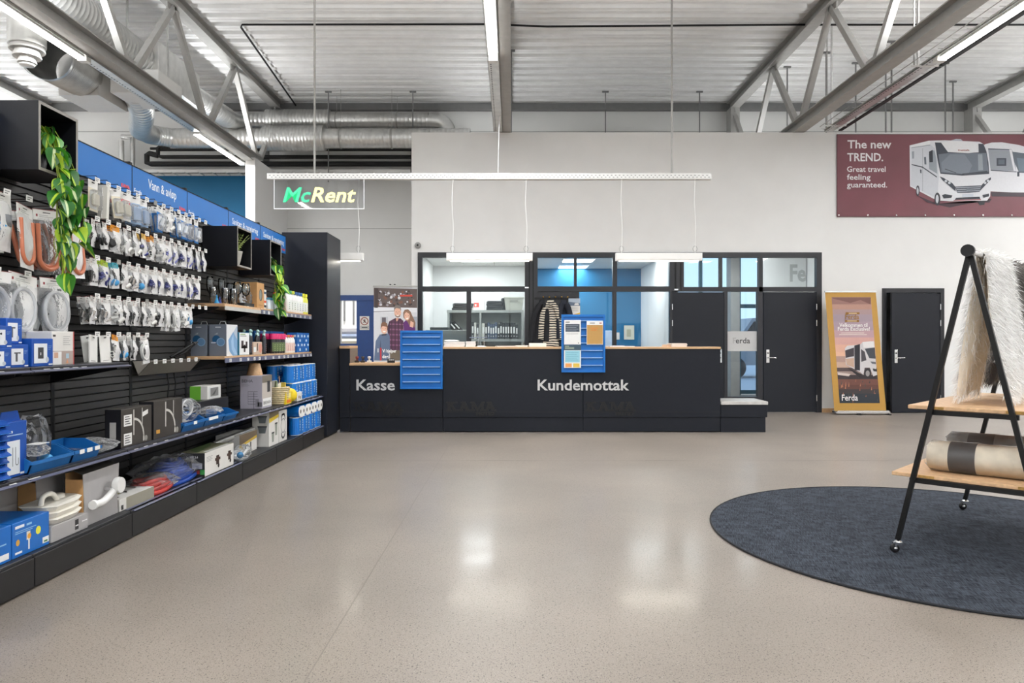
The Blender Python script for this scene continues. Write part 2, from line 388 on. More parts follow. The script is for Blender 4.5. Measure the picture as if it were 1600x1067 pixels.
for k in range(5):
    a, b = -11 + 4.5 * k, -7.2 + 4.5 * k
    w = struct(MB().box(a, b, Y0 - 0.12, Y0 - 0.06, 0.3, 0.38, FRAME).box(a, b, Y0 - 0.12, Y0 - 0.06, 3.52, 3.6, FRAME).box(a, a + 0.07, Y0 - 0.12, Y0 - 0.06, 0.38, 3.52, FRAME)
               .box(b - 0.07, b, Y0 - 0.12, Y0 - 0.06, 0.38, 3.52, FRAME).box((a + b) / 2 - 0.035, (a + b) / 2 + 0.035, Y0 - 0.12, Y0 - 0.06, 0.38, 3.52, FRAME).build('window_%d' % (k + 4)))
    for u in ((a + 0.07, (a + b) / 2 - 0.035), ((a + b) / 2 + 0.035, b - 0.07)): MB().box(u[0], u[1], Y0 - 0.095, Y0 - 0.085, 0.38, 3.52, PANE).build('pane', w)
# stub wall under the left truss, its end face towards the hall
struct(MB().box(-5.36, -5.17, 14.42, YB, 0, 4.93, WHITE).build('wall_stub'))
# tall partition with the office front and a door
OA = (xof(653, YP), xof(1283, YP)); OB = (xof(1378, YP), xof(1474, YP))
wall_cut('wall_partition', xof(643, YP), X1, YP, YP + 0.16, 4.86, [(OA[0], OA[1], 0, 2.775), (OB[0], OB[1], 0, 2.155)], WHITE)
struct(MB().box(xof(643, YP), xof(643, YP) + 0.12, YP + 0.16, YB, 0, 4.86, WHITE).build('wall_partition_side'))
struct(MB().box(OA[1], OB[0], YP - 0.014, YP, 0, 0.07, WOOD).box(OB[1], X1, YP - 0.014, YP, 0, 0.07, WOOD).build('baseboard_right'))

# ---------------------------------------------------------------- office front: dark frame, panes, doors
FY0, FY1 = YP - 0.03, YP + 0.07
def fz(py): return zof(py, YP)
def fx(px): return xof(px, YP)
def frame(root, name, px0, px1, py0, py1, d0=FY0, d1=FY1, m=FRAME):
    return MB().box(fx(px0), fx(px1), d0, d1, fz(py1) if py1 < 900 else 0.0, fz(py0), m).build(name, root)
def pane(root, px0, px1, py0, py1, m=PANE): return MB().box(fx(px0), fx(px1), YP + 0.015, YP + 0.023, fz(py1), fz(py0), m).build('pane', root)
SILL = 555                                              # hidden behind the counter
w1 = struct(thing('window_1', None, None)); w2 = struct(thing('window_2', None, None)); w3 = struct(thing('window_3', None, None))
frame(w1, 'frame_rail', 653, 840, 394, 402); frame(w1, 'frame_post', 653, 660, 402, 999); frame(w1, 'frame_rail', 660, 820, 447, 455)
frame(w1, 'frame_post', 729, 736, 455, SILL); frame(w1, 'frame_post', 820, 840, 402, 999); frame(w1, 'infill_panel', 660, 820, SILL, 999)
MB().box(fx(826), fx(828), FY0 - 0.006, FY0, 0, 2.7, METB).box(fx(832), fx(834), FY0 - 0.006, FY0, 0, 2.7, METB).build('cover_strip', w1)
pane(w1, 660, 820, 402, 447); pane(w1, 660, 729, 455, SILL); pane(w1, 736, 820, 455, SILL)
frame(w2, 'frame_rail', 840, 1046, 394, 402); frame(w2, 'frame_rail', 840, 1046, 447, 455)
for a, b in ((897, 901), (957, 964)): frame(w2, 'frame_post', a, b, 402, 447)
frame(w2, 'frame_post', 957, 963, 455, SILL); frame(w2, 'infill_panel', 840, 905, 455, 999, FY0 + 0.02); frame(w2, 'infill_panel', 905, 1046, SILL, 999)
for a, b in ((840, 897), (901, 957), (964, 1046)): pane(w2, a, b, 402, 447)
pane(w2, 905, 957, 455, SILL); pane(w2, 963, 1046, 455, SILL)
frame(w3, 'frame_rail', 1046, 1283, 394, 402); frame(w3, 'frame_post', 1046, 1068, 402, 455); frame(w3, 'frame_post', 1046, 1050, 455, 999); frame(w3, 'frame_rail', 1068, 1275, 448, 455)
frame(w3, 'frame_post', 1124, 1128, 402, 448); frame(w3, 'frame_post', 1185, 1191, 402, 999); frame(w3, 'frame_post', 1275, 1283, 402, 999)
MB().box(fx(1054), fx(1056), FY0 - 0.006, FY0, fz(455), 2.7, METB).box(fx(1062), fx(1064), FY0 - 0.006, FY0, fz(455), 2.7, METB).build('cover_strip', w3)
for a, b in ((1068, 1124), (1128, 1185), (1191, 1275)): pane(w3, a, b, 402, 448)
pane(w3, 1136, 1183, 455, 619); frame(w3, 'frame_post', 1183, 1185, 455, 999); frame(w3, 'frame_post', 1131, 1136, 455, 999); frame(w3, 'sill_panel', 1136, 1183, 619, 999)
FROST = mat('frosted_film', (196, 196, 196), 0.5, noise=0.02)
P = plane((fx(1136), YP + 0.014, fz(548)), (1, 0, 0), (0, 0, 1))
d = MB(); d.rect(P, 0, 0, fx(1183) - fx(1136), fz(517) - fz(548), FROST, 0)
d.text(P, 'erda', 0.155, 0.135, 0.14, ink((60, 60, 62)), 2, bold=0.01); d.text(P, 'F', 0.105, 0.135, 0.14, ink((170, 170, 170)), 2, bold=0.01)
d.build('frosted_band', w3)
for px, py in ((1056, 452), (823, 449)): MB().box(fx(px - 3), fx(px + 3), FY0 - 0.008, FY0, fz(py + 1), fz(py - 1), CHROME).build('number_plate', w3 if px > 900 else w1)

def door(name, px0, px1, py0, hinge_right, ang=0.0, edge=0.0):
    """leaf hung in the opening; ang opens it towards the hall"""
    root = struct(thing(name, None, None, loc=(fx(px1) if hinge_right else fx(px0), YP - 0.02, 0)))
    w = fx(px1) - fx(px0); s = -1 if hinge_right else 1; h = fz(py0)
    root.rotation_euler = (0, 0, -s * ang)
    a, b = sorted((0, s * w))
    bevel(MB().box(a, b, 0, 0.045, 0.008, h, DOORM).build('door_leaf', root), 0.002, 1)
    xk = s * (w - 0.07)
    bevel(MB().box(xk - 0.028, xk + 0.028, -0.012, 0, 0.86, 1.09, CHROME).build('lock_plate', root), 0.004)
    MB().tube([(xk, 0, 0.95), (xk, -0.05, 0.95), (xk - s * 0.13, -0.055, 0.95)], 0.009, CHROME).build('handle', root)
    MB().lathe([(0.012, -0.01), (0.012, 0.01)], METB, 12, M=Matrix.Translation((xk, -0.012, 1.03)) @ Matrix.Rotation(PI / 2, 4, 'X')).build('keyhole', root)
    for z in (0.25, 1.55, 1.83): MB().lathe([(0.009, -0.05), (0.009, 0.05)], CHROME, 8, c=(0, -0.008, z)).build('hinge', root)
    return root
door('door_1', 1050, 1131, 456, False)
door('door_2', 1192, 1275, 456, True, ang=0.02)
d3 = door('door_3', 1385, 1468, 458, True, ang=math.radians(9))
t3 = struct(thing('trim_5', None, None))
frame(t3, 'frame_post', 1378, 1384, 450, 999); frame(t3, 'frame_post', 1468, 1474, 450, 999); frame(t3, 'frame_rail', 1384, 1468, 450, 457)
# rooms behind
def room(name, x0, x1, y0, y1, z1, mleft, mback, mright, tiles=True, hole=False):
    t = 0.06
    struct(MB().box(x0 - t, x0, y0, y1, 0, z1, mleft).build('wall_%s_left' % name)); struct(MB().box(x1, x1 + t, y0, y1, 0, z1, mright).build('wall_%s_right' % name))
    if not hole: struct(MB().box(x0 - t, x1 + t, y1, y1 + t, 0, z1, mback).build('wall_%s_back' % name))
    c = struct(MB().box(x0, x1, y0, y1, z1 + 0.02, z1 + 0.1, STEELD).build('ceiling_' + name))
    nx = max(1, round((x1 - x0) / 0.6)); ny = max(1, round((y1 - y0) / 0.6)); dx, dy = (x1 - x0) / nx, (y1 - y0) / ny
    me = MB().box(-dx / 2 + 0.006, dx / 2 - 0.006, -dy / 2 + 0.006, dy / 2 - 0.006, 0, 0.018, PANEL).mesh('ceiling_tile')
    lit = MB().box(-dx / 2 + 0.012, dx / 2 - 0.012, -dy / 2 + 0.012, dy / 2 - 0.012, 0, 0.018, mat('panel_light', (255, 255, 252), 0.4, noise=0, emit=3.0)).mesh('panel_light')
    for i in range(nx):
        for j in range(ny):
            on = tiles and (i, j) in tiles
            o = bpy.data.objects.new('panel_light' if on else 'ceiling_tile', lit if on else me); COL.objects.link(o); o.parent = c
            o.location = (x0 + dx * (i + 0.5), y0 + dy * (j + 0.5), z1)
            if on: lamp('panel_lamp', (x0 + dx * (i + 0.5), y0 + dy * (j + 0.5), z1 - 0.01), dx * 0.9, dy * 0.9, 22 if name == 'office' else 11)
room('office', fx(656), 0.27, YP + 0.08, 14.6, 2.77, WHITE, WHITE, WHITE, {(1, 1)})
room('office_blue', 0.39, 2.78, YP + 0.08, 15.45, 2.80, WHITE, BLUEW, WHITE, {(1, 2), (1, 4), (3, 1)})
room('entrance', 2.90, 6.3, YP + 0.08, YB, 3.3, WHITE, WHITE, WHITE, {(1, 4), (3, 3), (1, 1)}, hole=True)
room('store', 6.42, 7.9, YP + 0.16, 14.5, 2.5, WHITE, WHITE, WHITE, False)
# glazed outer front of the entrance, painted teal, with ground outside
TEAL = mat('teal_frame', (26, 92, 112), 0.4, noise=0.04)
g = struct(thing('window_9', None, None))
def gl(px0, px1, z0, z1, name='frame_post'): return MB().box(xof(px0, YB), xof(px1, YB), YB + 0.02, YB + 0.1, z0, z1, TEAL).build(name, g)
for px in (1009, 1093, 1153, 1218, 1245): gl(px, px + 5, 0, 3.3)
for z in (0.02, 2.0, 3.2): MB().box(ENT[0], ENT[1], YB + 0.02, YB + 0.1, z, z + 0.09, TEAL).build('frame_rail', g)
MB().box(ENT[0], ENT[1], YB + 0.055, YB + 0.063, 0.1, 3.25, glass('blue_tinted_glass', (0.68, 0.79, 0.90), 0.8)).build('pane', g)
OUT = mat('outdoor_decking', (168, 176, 186), 0.7, noise=0.12, nscale=6, stretch=(0.3, 6, 1))
struct(MB().box(-30, 40, YB + 0.2, 60, -0.25, -0.05, OUT).build('ground_outside'))
struct(MB().box(-60, 60, Y0 - 60, Y0 - 0.2, -0.25, -0.05, mat('asphalt', (120, 120, 122), 0.85, noise=0.15, nscale=40)).build('ground_front'))
struct(MB().box(xof(1191, 15.4), 6.28, 15.3, 15.4, 0, 3.3, WHITE).build('wall_entrance_screen'))
P = plane((5.93, 15.298, 2.52), (1, 0, 0), (0, 0, 1))
d = MB(); d.text(P, 'Ferda', 0, 0, 0.52, ink((188, 190, 190)), 1, bold=0.03, width=0.95 * 0.9 if False else 1.2)
# (only its first two letters show past the frame)
struct(d.build('trim_6')) if False else None
fl = MB(); fl.text(P, 'Fe', 0, 0, 0.50, ink((184, 186, 186)), 1, bold=0.03, width=0.345, depth=0.004)
struct(fl.build('trim_6'))
# workshop behind the blue sliding door
w = MB(); wx0, wx1 = -6.2, -2.4
for nm_, b_, m_ in (('wall_workshop_back', (wx0, wx1, 20.2, 20.3, 0, 3.3), WHITE), ('wall_workshop_left', (wx0 - 0.1, wx0, YB + 0.2, 20.3, 0, 3.3), WHITE), ('wall_workshop_right', (wx1, wx1 + 0.1, YB + 0.2, 20.3, 0, 3.3), WHITE),
                   ('ceiling_workshop', (wx0, wx1, YB + 0.2, 20.3, 3.3, 3.4), WHITE), ('floor_workshop', (wx0, wx1, YB + 0.2, 20.3, -0.2, 0.0), FLOORM)): struct(MB().box(*b_, m_).build(nm_))
lamp('workshop_lamp', (-4.3, 18.3, 3.2), 0.4, 1.6, 70)

# ================================================================ ROOF STEEL
def truss(x, label):
    t = thing('roof_truss', label, 'truss', (x, 0, 0), group='roof trusses spanning the hall')
    def hbeam(z, h, y0, y1, name, w=0.2):
        m = MB(); m.box(-w / 2, w / 2, y0, y1, z, z + 0.016, STEEL).box(-w / 2, w / 2, y0, y1, z + h - 0.016, z + h, STEEL).box(-0.006, 0.006, y0, y1, z + 0.016, z + h - 0.016, STEEL)
        return m.build(name, t)
    hbeam(6.46, 0.2, Y0, YB - 0.15, 'top_chord'); hbeam(4.87, 0.19, Y0, 15.0, 'bottom_chord')
    yt, k = 16.2, 0
    while yt > Y0 + 1:
        yb = yt - 1.25
        MB().beam((0, yt, 6.46), (0, yb + 0.12, 5.06), 0.09, 0.09, STEEL).build('diagonal', t)
        if yb - 1.25 > Y0: MB().beam((0, yb - 0.12, 5.06), (0, yb - 1.25, 6.46), 0.09, 0.09, STEEL).build('diagonal', t)
        MB().box(-0.012, 0.012, yb - 0.22, yb + 0.22, 5.05, 5.16, STEEL).build('gusset_plate', t); MB().box(-0.012, 0.012, yt - 0.2, yt + 0.2, 6.36, 6.47, STEEL).build('gusset_plate', t)
        yt -= 2.5
    if abs(x) > 8 or x > 3: MB().box(-0.1, 0.1, 16.02, 16.34, 0 if x < 0 else 0.0, 6.46, STEEL).build('column', t)
    return t
for x, lab in ((-10.6, 'grey steel roof truss farthest to the left, above the black cube shelf'), (-5.3, 'grey steel roof truss beside the large spiral ducts, above the blue header'),
               (-0.12, 'grey steel roof truss seen end-on above the middle LED strip'), (4.99, 'grey steel roof truss slanting over the partition between middle and red banner'),
               (10.4, 'grey steel roof truss whose end shows above the red banner')): truss(x, lab)

# LED strips hung on perforated rails
for sx_ in STRIP_X:
    side = {-10.9: 'far left', -5.45: 'left', -0.24: 'middle', 5.45: 'right', 10.9: 'far right'}[sx_]
    rail = thing('light_rail', 'galvanised perforated rail carrying the LED strips of the %s row' % side, 'rail', (sx_, 0, 0))
    r = MB()
    r.box(-0.075, 0.075, Y0 + 0.3, 12.35, STRIP_Z + 0.045, STRIP_Z + 0.05, GALV).box(-0.075, -0.07, Y0 + 0.3, 12.35, STRIP_Z + 0.045, STRIP_Z + 0.085, GALV).box(0.07, 0.075, Y0 + 0.3, 12.35, STRIP_Z + 0.045, STRIP_Z + 0.085, GALV)
    r.build('rail_channel', rail)
    h = MB()
    for k in range(46): h.box(-0.045, -0.03, 9.2 + k * 0.068, 9.23 + k * 0.068, STRIP_Z + 0.0440, STRIP_Z + 0.0450, METB)
    tag(h.build('punched_slots', rail), kind='stuff')
    for y in (5.4, 9.6, 12.2): MB().box(-0.012, 0.012, y, y + 0.03, STRIP_Z + 0.05, 4.88 if abs(sx_) < 1 or sx_ == -5.45 else 6.6, GALV).build('hanger', rail)
    ys = list(STRIP_Y) + STRIP_BACK[sx_]
    for k, (a, b) in enumerate(ys):
        where = ['behind the viewer', 'overhead', 'nearest in view', 'beyond the near lights', 'added unseen at the back wall'][k]  # strips beyond the near lights are added, save in the left row
        s = thing('led_strip_light', 'lit LED strip light of the %s row, %s' % (side, where), 'light', (sx_, a, STRIP_Z), group='LED strips under the roof trusses')
        MB().box(-0.05, 0.05, 0, b - a, 0.012, 0.045, WHITEP).build('housing', s)
        MB().box(-0.052, 0.052, -0.004, b - a + 0.004, 0, 0.013, LED).build('diffuser', s)
        MB().box(-0.06, 0.06, b - a + 0.03, b - a + 0.13, -0.01, 0.05, WHITEP).build('end_box', s)

# ventilation ducts: spiral-wound tubes with raised seams
def spiral(path, r, step=0.09, n=20):
    P = [Vector(p) for p in path]; D = [P[0]]; R = []
    m = MB()
    pts, rad = [], []
    for a, b in zip(P, P[1:]):
        L = (b - a).length; k = max(2, int(L / step))
        for i in range(k):
            for t, q in ((0.0, 1.0), (0.42, 1.0), (0.5, 1.022), (0.58, 1.0)):
                pts.append(a.lerp(b, (i + t) / k)); rad.append(r * q)
    pts.append(P[-1]); rad.append(r)
    return m.tube(pts, rad, GALV, n, caps=False)
def curve_pts(ctrl, n=8):                                 # Catmull-Rom through the control points
    C = [Vector(c) for c in ctrl]; C = [C[0] * 2 - C[1]] + C + [C[-1] * 2 - C[-2]]; out = []
    for i in range(1, len(C) - 2):
        for k in range(n):
            t = k / n; p0, p1, p2, p3 = C[i - 1:i + 3]
            out.append(0.5 * ((2 * p1) + (p2 - p0) * t + (2 * p0 - 5 * p1 + 4 * p2 - p3) * t * t + (3 * p1 - p0 - 3 * p2 + p3) * t ** 3))
    return out + [C[-2]]
def strap(m, x, y, z, r): m.tube([(x - 0.015, y, z), (x + 0.015, y, z)], r * 1.06, STEEL, 20, caps=False); m.box(x - 0.004, x + 0.004, y - 0.004, y + 0.004, z + r, ZR, STEEL)
dl = thing('ventilation_duct', 'lower silver spiral duct with wide silencer along the back wall', 'duct', (0, 0, 0))
spiral([(-7.3, 15.5, 5.62), (-5.35, 15.5, 5.62)], 0.21).build('duct_tube', dl)
spiral([(-5.35, 15.5, 5.62), (-4.05, 15.5, 5.62)], 0.27, 0.07).tube([(-5.36, 15.5, 5.62), (-5.35, 15.5, 5.62)], [0.2, 0.27], GALV, 20).tube([(-4.05, 15.5, 5.62), (-4.04, 15.5, 5.62)], [0.27, 0.2], GALV, 20).build('silencer', dl)
spiral([(-4.05, 15.5, 5.62), (-0.9, 15.5, 5.62)], 0.21).build('duct_tube', dl)
m = MB(); strap(m, -2.6, 15.5, 5.62, 0.21); strap(m, -3.7, 15.5, 5.62, 0.21); m.build('hanging_strap', dl)
spiral(curve_pts([(-6.05, 11.5, 5.24), (-6.4, 12.4, 5.2), (-7.0, 13.5, 5.25), (-7.45, 14.6, 5.5), (-7.62, 15.15, 5.6), (-7.3, 15.5, 5.62)], 4), 0.2, 0.2).build('duct_bend', dl)
du = thing('ventilation_duct', 'upper silver spiral duct whose elbow drops behind the white partition', 'duct', (0, 0, 0))
spiral([(-7.2, 15.95, 6.15), (-5.45, 15.95, 6.15)], 0.17).build('duct_tube', du)
spiral([(-5.45, 15.95, 6.15), (-4.05, 15.95, 6.15)], 0.235, 0.07).tube([(-5.46, 15.95, 6.15), (-5.45, 15.95, 6.15)], [0.16, 0.235], GALV, 20).tube([(-4.05, 15.95, 6.15), (-4.04, 15.95, 6.15)], [0.235, 0.16], GALV, 20).build('silencer', du)
spiral([(-4.05, 15.95, 6.15), (-1.85, 15.95, 6.15)], 0.17).build('duct_tube', du)
MB().tube(curve_pts([(-1.85, 15.95, 6.15), (-1.55, 15.95, 6.1), (-1.4, 15.95, 5.85), (-1.38, 15.95, 5.3)], 6), 0.17, GALV, 20, caps=False).build('duct_elbow', du)
m = MB(); strap(m, -2.55, 15.95, 6.15, 0.17); strap(m, -3.9, 15.95, 6.15, 0.17); m.build('hanging_strap', du)
da = thing('ventilation_duct', 'large silver spiral duct open at its near end, above the cube shelf', 'duct', (0, 0, 0))
spiral([(-6.43, 9.9, 5.19), (-6.65, 11.03, 5.35)], 0.33, 0.055, 28).build('duct_tube', da)
MB().tube([(-6.425, 9.87, 5.186), (-6.437, 9.93, 5.194)], 0.342, GALV, 28, caps=False).build('collar', da)
MB().tube([(-6.433, 9.92, 5.193), (-6.64, 11.0, 5.345)], 0.325, mat('duct_inside', (110, 110, 108), 0.4, 0.6), 28, caps=False).build('duct_lining', da)
MB().box(-6.98, -6.36, 11.03, 11.85, 5.02, 5.70, WHITEP).build('plenum_box', da)
db = thing('fan_box', 'flat white ventilation box hung beside the left roof truss', 'fan', (-5.8, 11.4, 5.05))
MB().rbox(-0.37, 0.37, -0.4, 0.4, 0, 0.36, WHITEP, 0.01).build('casing', db); MB().tube([(0.1, 0.4, 0.15), (0.1, 0.75, 0.15)], 0.13, GALV, 16).build('spigot', db)
MB().box(-0.33, -0.31, -0.02, 0.02, 0.36, ZR - 5.05, GALV).box(0.31, 0.33, -0.02, 0.02, 0.36, ZR - 5.05, GALV).build('hanger', db)
dc = thing('ventilation_duct', 'silver spiral duct running high behind the left truss with a square silencer', 'duct', (0, 0, 0))
spiral([(-5.95, 4.0, 5.72), (-5.95, 11.4, 5.72)], 0.27, 0.09, 24).build('duct_tube', dc)
MB().rbox(-6.3, -5.62, 11.4, 12.9, 5.42, 6.02, GALV, 0.01).build('silencer_box', dc)
spiral([(-5.95, 12.9, 5.78), (-5.95, 15.0, 5.9)], 0.2).build('duct_tube', dc)
MB().tube(curve_pts([(-5.95, 15.0, 5.9), (-5.95, 15.5, 6.0), (-6.1, 15.85, 6.12), (-6.5, 15.95, 6.15)], 5), 0.18, GALV, 18, caps=False).build('duct_elbow', dc)
dv = thing('air_diffuser', 'white round air diffuser with stepped rings, high at the upper left', 'diffuser', (-5.9, 8.72, 4.58))
MB().lathe([(0.2, 0.24), (0.205, 0.26), (0.205, 0.72), (0.2, 0.74)], GALV, 28).build('drum', dv)
for k, (r, z) in enumerate(((0.19, 0.18), (0.15, 0.1), (0.10, 0.03))):
    MB().lathe([(r - 0.035, z + 0.075), (r - 0.02, z + 0.03), (r, z), (r + 0.004, z + 0.012), (r - 0.02, z + 0.08)], WHITEP, 28).build('ring', dv)
MB().lathe([(0.012, 0.02), (0.012, 0.3)], WHITEP, 8).lathe([(0.0, 0.0), (0.08, 0.005), (0.085, 0.02), (0.0, 0.03)], WHITEP, 24).build('core', dv)
MB().tube([(0, 0, 0.74), (0, 0, 1.95)], 0.14, GALV, 18).build('duct_tube', dv)
# pipes on the back wall
BP = mat('black_pipe_foam', (26, 26, 27), 0.7, noise=0.08)
for k, (z, x0, lab) in enumerate(((5.56, -8.05, 'upper thin'), (5.40, -8.0, 'middle'), (5.24, -8.25, 'lower thick'))):
    r = (0.03, 0.045, 0.06)[k]
    p = [(-0.9, 16.2, z), (x0 + 0.1, 16.2, z), (x0, 16.2, z + 0.03)] + ([(x0, 16.2, z + 0.2), (x0 + 0.06, 16.2, z + 0.24), (x0 + 0.25, 16.2, z + 0.19)] if k else [(x0 - 0.12, 16.2, z + 0.03)])
    o = MB().tube(p, r, BP, 10).build('pipe'); tag(o, '%s black insulated pipe running along the back wall under the ducts' % lab, 'pipe', 'black pipes on the back wall')
for x in (-5.75, -2.15):
    o = thing('pipe_bracket', 'grey vertical steel bracket holding the black pipes, %s' % ('near the stub wall' if x < -5 else 'left of the white partition'), 'bracket', (x, 16.4, 0))
    MB().box(-0.17, 0.17, 0, 0.09, 5.05, 5.75, STEELD).build('plate', o); MB().box(-0.12, 0.12, -0.22, 0, 5.3, 5.34, STEELD).build('arm', o)
for k, (x, za, zb) in enumerate(((-8.85, 5.15, 5.78), (-8.6, 5.0, 5.82))):
    p = [(x - 0.9, 16.25, za), (x - 0.05, 16.25, za), (x, 16.25, za + 0.06), (x, 16.25, zb)] if k == 0 else [(x, 16.25, 4.9), (x, 16.25, zb), (x + 0.05, 16.25, zb + 0.04), (x - 0.25, 16.25, zb + 0.05)]
    tag(MB().tube(p, 0.055, GALV, 12).build('pipe'), 'silver foil-wrapped pipe on the back wall, %s' % ('bent like a knee' if k == 0 else 'rising straight'), 'pipe')
# wire cable ladder along the back wall
cl = thing('cable_ladder', 'white steel cable ladder along the back wall below the black pipes', 'cable ladder', (0, 0, 0))
for y, z in ((16.0, 5.0), (16.3, 5.0)): MB().box(-8.9, xof(643, 16.2), y, y + 0.02, z, z + 0.07, WHITEP).build('side_rail', cl)
rg = MB().box(-0.012, 0.012, 0, 0.3, 0, 0.02, GALV).mesh('rung')
x = -8.8
while x < -2.3:
    o = bpy.data.objects.new('rung', rg); COL.objects.link(o); o.parent = cl; o.location = (x, 16.0, 5.0); x += 0.3
MB().tube([(-8.8, 16.15, 5.045), (-2.3, 16.15, 5.04)], 0.025, BP, 6).build('cable', cl)
# wire tray hung along the right row of lamps
ct = thing('cable_ladder', 'thin wire cable tray running from the right LED strip to the partition', 'cable ladder', (0, 0, 0))
for x in (5.28, 5.36, 5.52, 5.62): MB().box(x, x + 0.008, 3, 12.3, 4.86 + (0.05 if x in (5.28, 5.62) else 0), 4.868 + (0.05 if x in (5.28, 5.62) else 0), STEEL).build('wire', ct)
cr = MB().box(5.28, 5.628, 0, 0.006, 4.858, 4.864, STEEL).mesh('cross_wire'); y = 3.0
while y < 12.3:
    o = bpy.data.objects.new('cross_wire', cr); COL.objects.link(o); o.parent = ct; o.location = (0, y, 0); y += 0.28
MB().box(5.60, 5.66, 3, 12.3, 4.84, 4.858, METB).build('cable_run', ct)
for y in (6.5, 9.4, 12.0): MB().box(5.25, 5.65, y, y + 0.03, 4.84, 4.856, WHITEP).box(5.27, 5.285, y, y + 0.015, 4.85, ZR, STEEL).build('hanger', ct)
# threaded hanger rods at the back
for k, (px, y) in enumerate(((513, 15.6), (645, 15.6), (799, 13.4), (946, 15.6), (1093, 15.6), (1230, 14.2), (1291, 13.5), (1337, 14), (1384, 14), (1393, 13), (1477, 14), (1489, 15))):
    x = xof(px, y)
    o = thing('hanger_rod', 'thin steel hanger rod under the roof deck, %s counted from the left' % ords(k), 'rod', (x, y, 0), group='hanger rods under the roof deck')
    MB().box(-0.011, 0.011, -0.011, 0.011, 4.7, ZR - 0.02, STEELD).build('rod', o); MB().box(-0.07, 0.07, -0.02, 0.02, ZR - 0.03, ZR + 0.001, STEELD).build('clip', o)
# black cable clipped under the deck
tag(MB().tube([(xof(462, 16.3), 16.3, 6.6), (xof(375, 12.25), 12.3, 6.62), (xof(372, 12.2) + 0.06, 12.22, 6.63), (xof(760, 12.2), 12.2, 6.63), (0.6, 12.2, 6.59), (xof(1240, 12.2), 12.2, 6.62), (9.5, 12.2, 6.62)], 0.018, METB, 6).build('cable'), 'black cable clipped across the underside of the roof deck', 'cable')
# partition details
s = thing('loudspeaker', 'small round grey wall loudspeaker above the left office window', 'speaker', (fx(653), YP, zof(383, YP)))
MB().lathe([(0.055, 0), (0.055, 0.03), (0.04, 0.05), (0.02, 0.052)], mat('speaker_grey', (150, 150, 148), 0.4), 20, M=Matrix.Rotation(PI / 2, 4, 'X')).build('housing', s)
MB().lathe([(0.02, 0), (0.012, 0.01)], METB, 12, M=Matrix.Translation((0, -0.05, 0)) @ Matrix.Rotation(PI / 2, 4, 'X')).build('cone', s)
# ================================================================ SHOP SHELVING ALONG THE LEFT
XB, XF = -2.88, -2.37                                  # back panel plane and plinth front plane
SEC = 0.915
def sy(k): return 3.56 + SEC * (k - 1)                  # near edge of bay k
SLAT = MB().prism([(0.0, 0.0), (0.013, 0.004), (0.010, 0.046), (0.0, 0.049)], 'y', 0.02, SEC - 0.02, SLATM).mesh('backing_slat')
SLOTS = MB()
for i in range(46): SLOTS.box(0.0152, 0.0156, -0.007, 0.007, 0.25 + i * 0.05, 0.28 + i * 0.05, METB)
SLOTS = SLOTS.mesh('slot_row')
bay_word = ['nearest bay, cut by the left edge of the view', 'second bay, with the hose bags and blue cartons', 'third bay, under the plain blue header', 'fourth bay, under the header naming water and drain',
            'fifth bay, with the stemmed glasses', 'sixth bay, with the brown carton', 'last bay, against the tall black end panel']
for k in range(7):
    b = thing('gondola_bay', 'black slatted shelving bay: %s' % bay_word[k], 'shelving', (XB, sy(k), 0), group='slatted shelving bays along the left side')
    MB().box(-0.03, -0.002, 0.0, SEC, 0, 2.34, METB).build('back_board', b)
    u = bevel(MB().box(-0.03, 0.015, -0.018, 0.018, 0, 2.58, METB).build('upright', b), 0.002, 1)
    o = bpy.data.objects.new('slot_row', SLOTS); COL.objects.link(o); o.parent = u; tag(o, kind='stuff')
    z = 0.19
    while z < 2.3:
        o = bpy.data.objects.new('backing_slat', SLAT); COL.objects.link(o); o.parent = b; o.location = (0, 0, z); z += 0.0525
    bevel(MB().box(0.0, XF - XB - 0.01, 0.003, SEC - 0.003, 0.155, 0.173, SHELFM).build('base_deck', b), 0.003, 1)
    bevel(MB().box(XF - XB - 0.022, XF - XB, 0.004, SEC - 0.004, 0.012, 0.157, mat('plinth_black', (20, 20, 21), 0.5, noise=0.25, nscale=5)).build('plinth', b), 0.002, 1)
    MB().box(0.1, XF - XB - 0.04, 0.02, SEC - 0.02, 0, 0.02, METB).build('foot_rail', b)
    if k in (2, 3, 6): MB().prism([(XF - XB - 0.055, 0.173), (XF - XB, 0.173), (XF - XB + 0.004, 0.166), (XF - XB - 0.055, 0.176)], 'y', 0.02, SEC - 0.02, LILAC).build('price_strip', b)
    if k >= 1:
        h = MB().box(0.0, 0.022, 0.003, SEC - 0.003, 2.335, 2.55, BLUEH)
        h.box(-0.01, 0.024, 0, SEC, 2.55, 2.558, METB).box(0.0, 0.024, -0.003, 0.003, 2.335, 2.55, METB)
        hd = h.build('header_panel', b)
        P = plane((0.0225, 0.0, 2.335), (0, 1, 0), (0, 0, 1)); t = MB()
        W_ = ink((240, 244, 250))
        if k == 3: t.text(P, 'Vann & avløp', 0.24, 0.10, 0.105, W_, 1, bold=0.012, width=0.47)
        if k >= 5: t.text(P, 'Sanitær & rengjøring', 0.10, 0.10, 0.085, W_, 1, bold=0.012, width=0.74)
        t.text(P, 'Ferda', 0.03, 0.022, 0.05, W_, 1, bold=0.02)
        t.text(P, 'KAMA', SEC - 0.15, 0.03, 0.036, ink((222, 84, 84)), 1, bold=0.05, width=0.12)
        t.build('header_lettering', hd)
# tall black end panel
e = thing('end_panel', 'tall plain black end panel closing the shelving by the cash desk', 'panel', (XB - 0.05, 9.12, 0))
bevel(MB().box(0, XF - XB + 0.07, 0, 0.70, 0.03, 2.62, BLACK).build('panel_body', e), 0.004)
MB().box(0.02, XF - XB + 0.03, 0.02, 0.68, 0, 0.03, METB).build('foot', e)

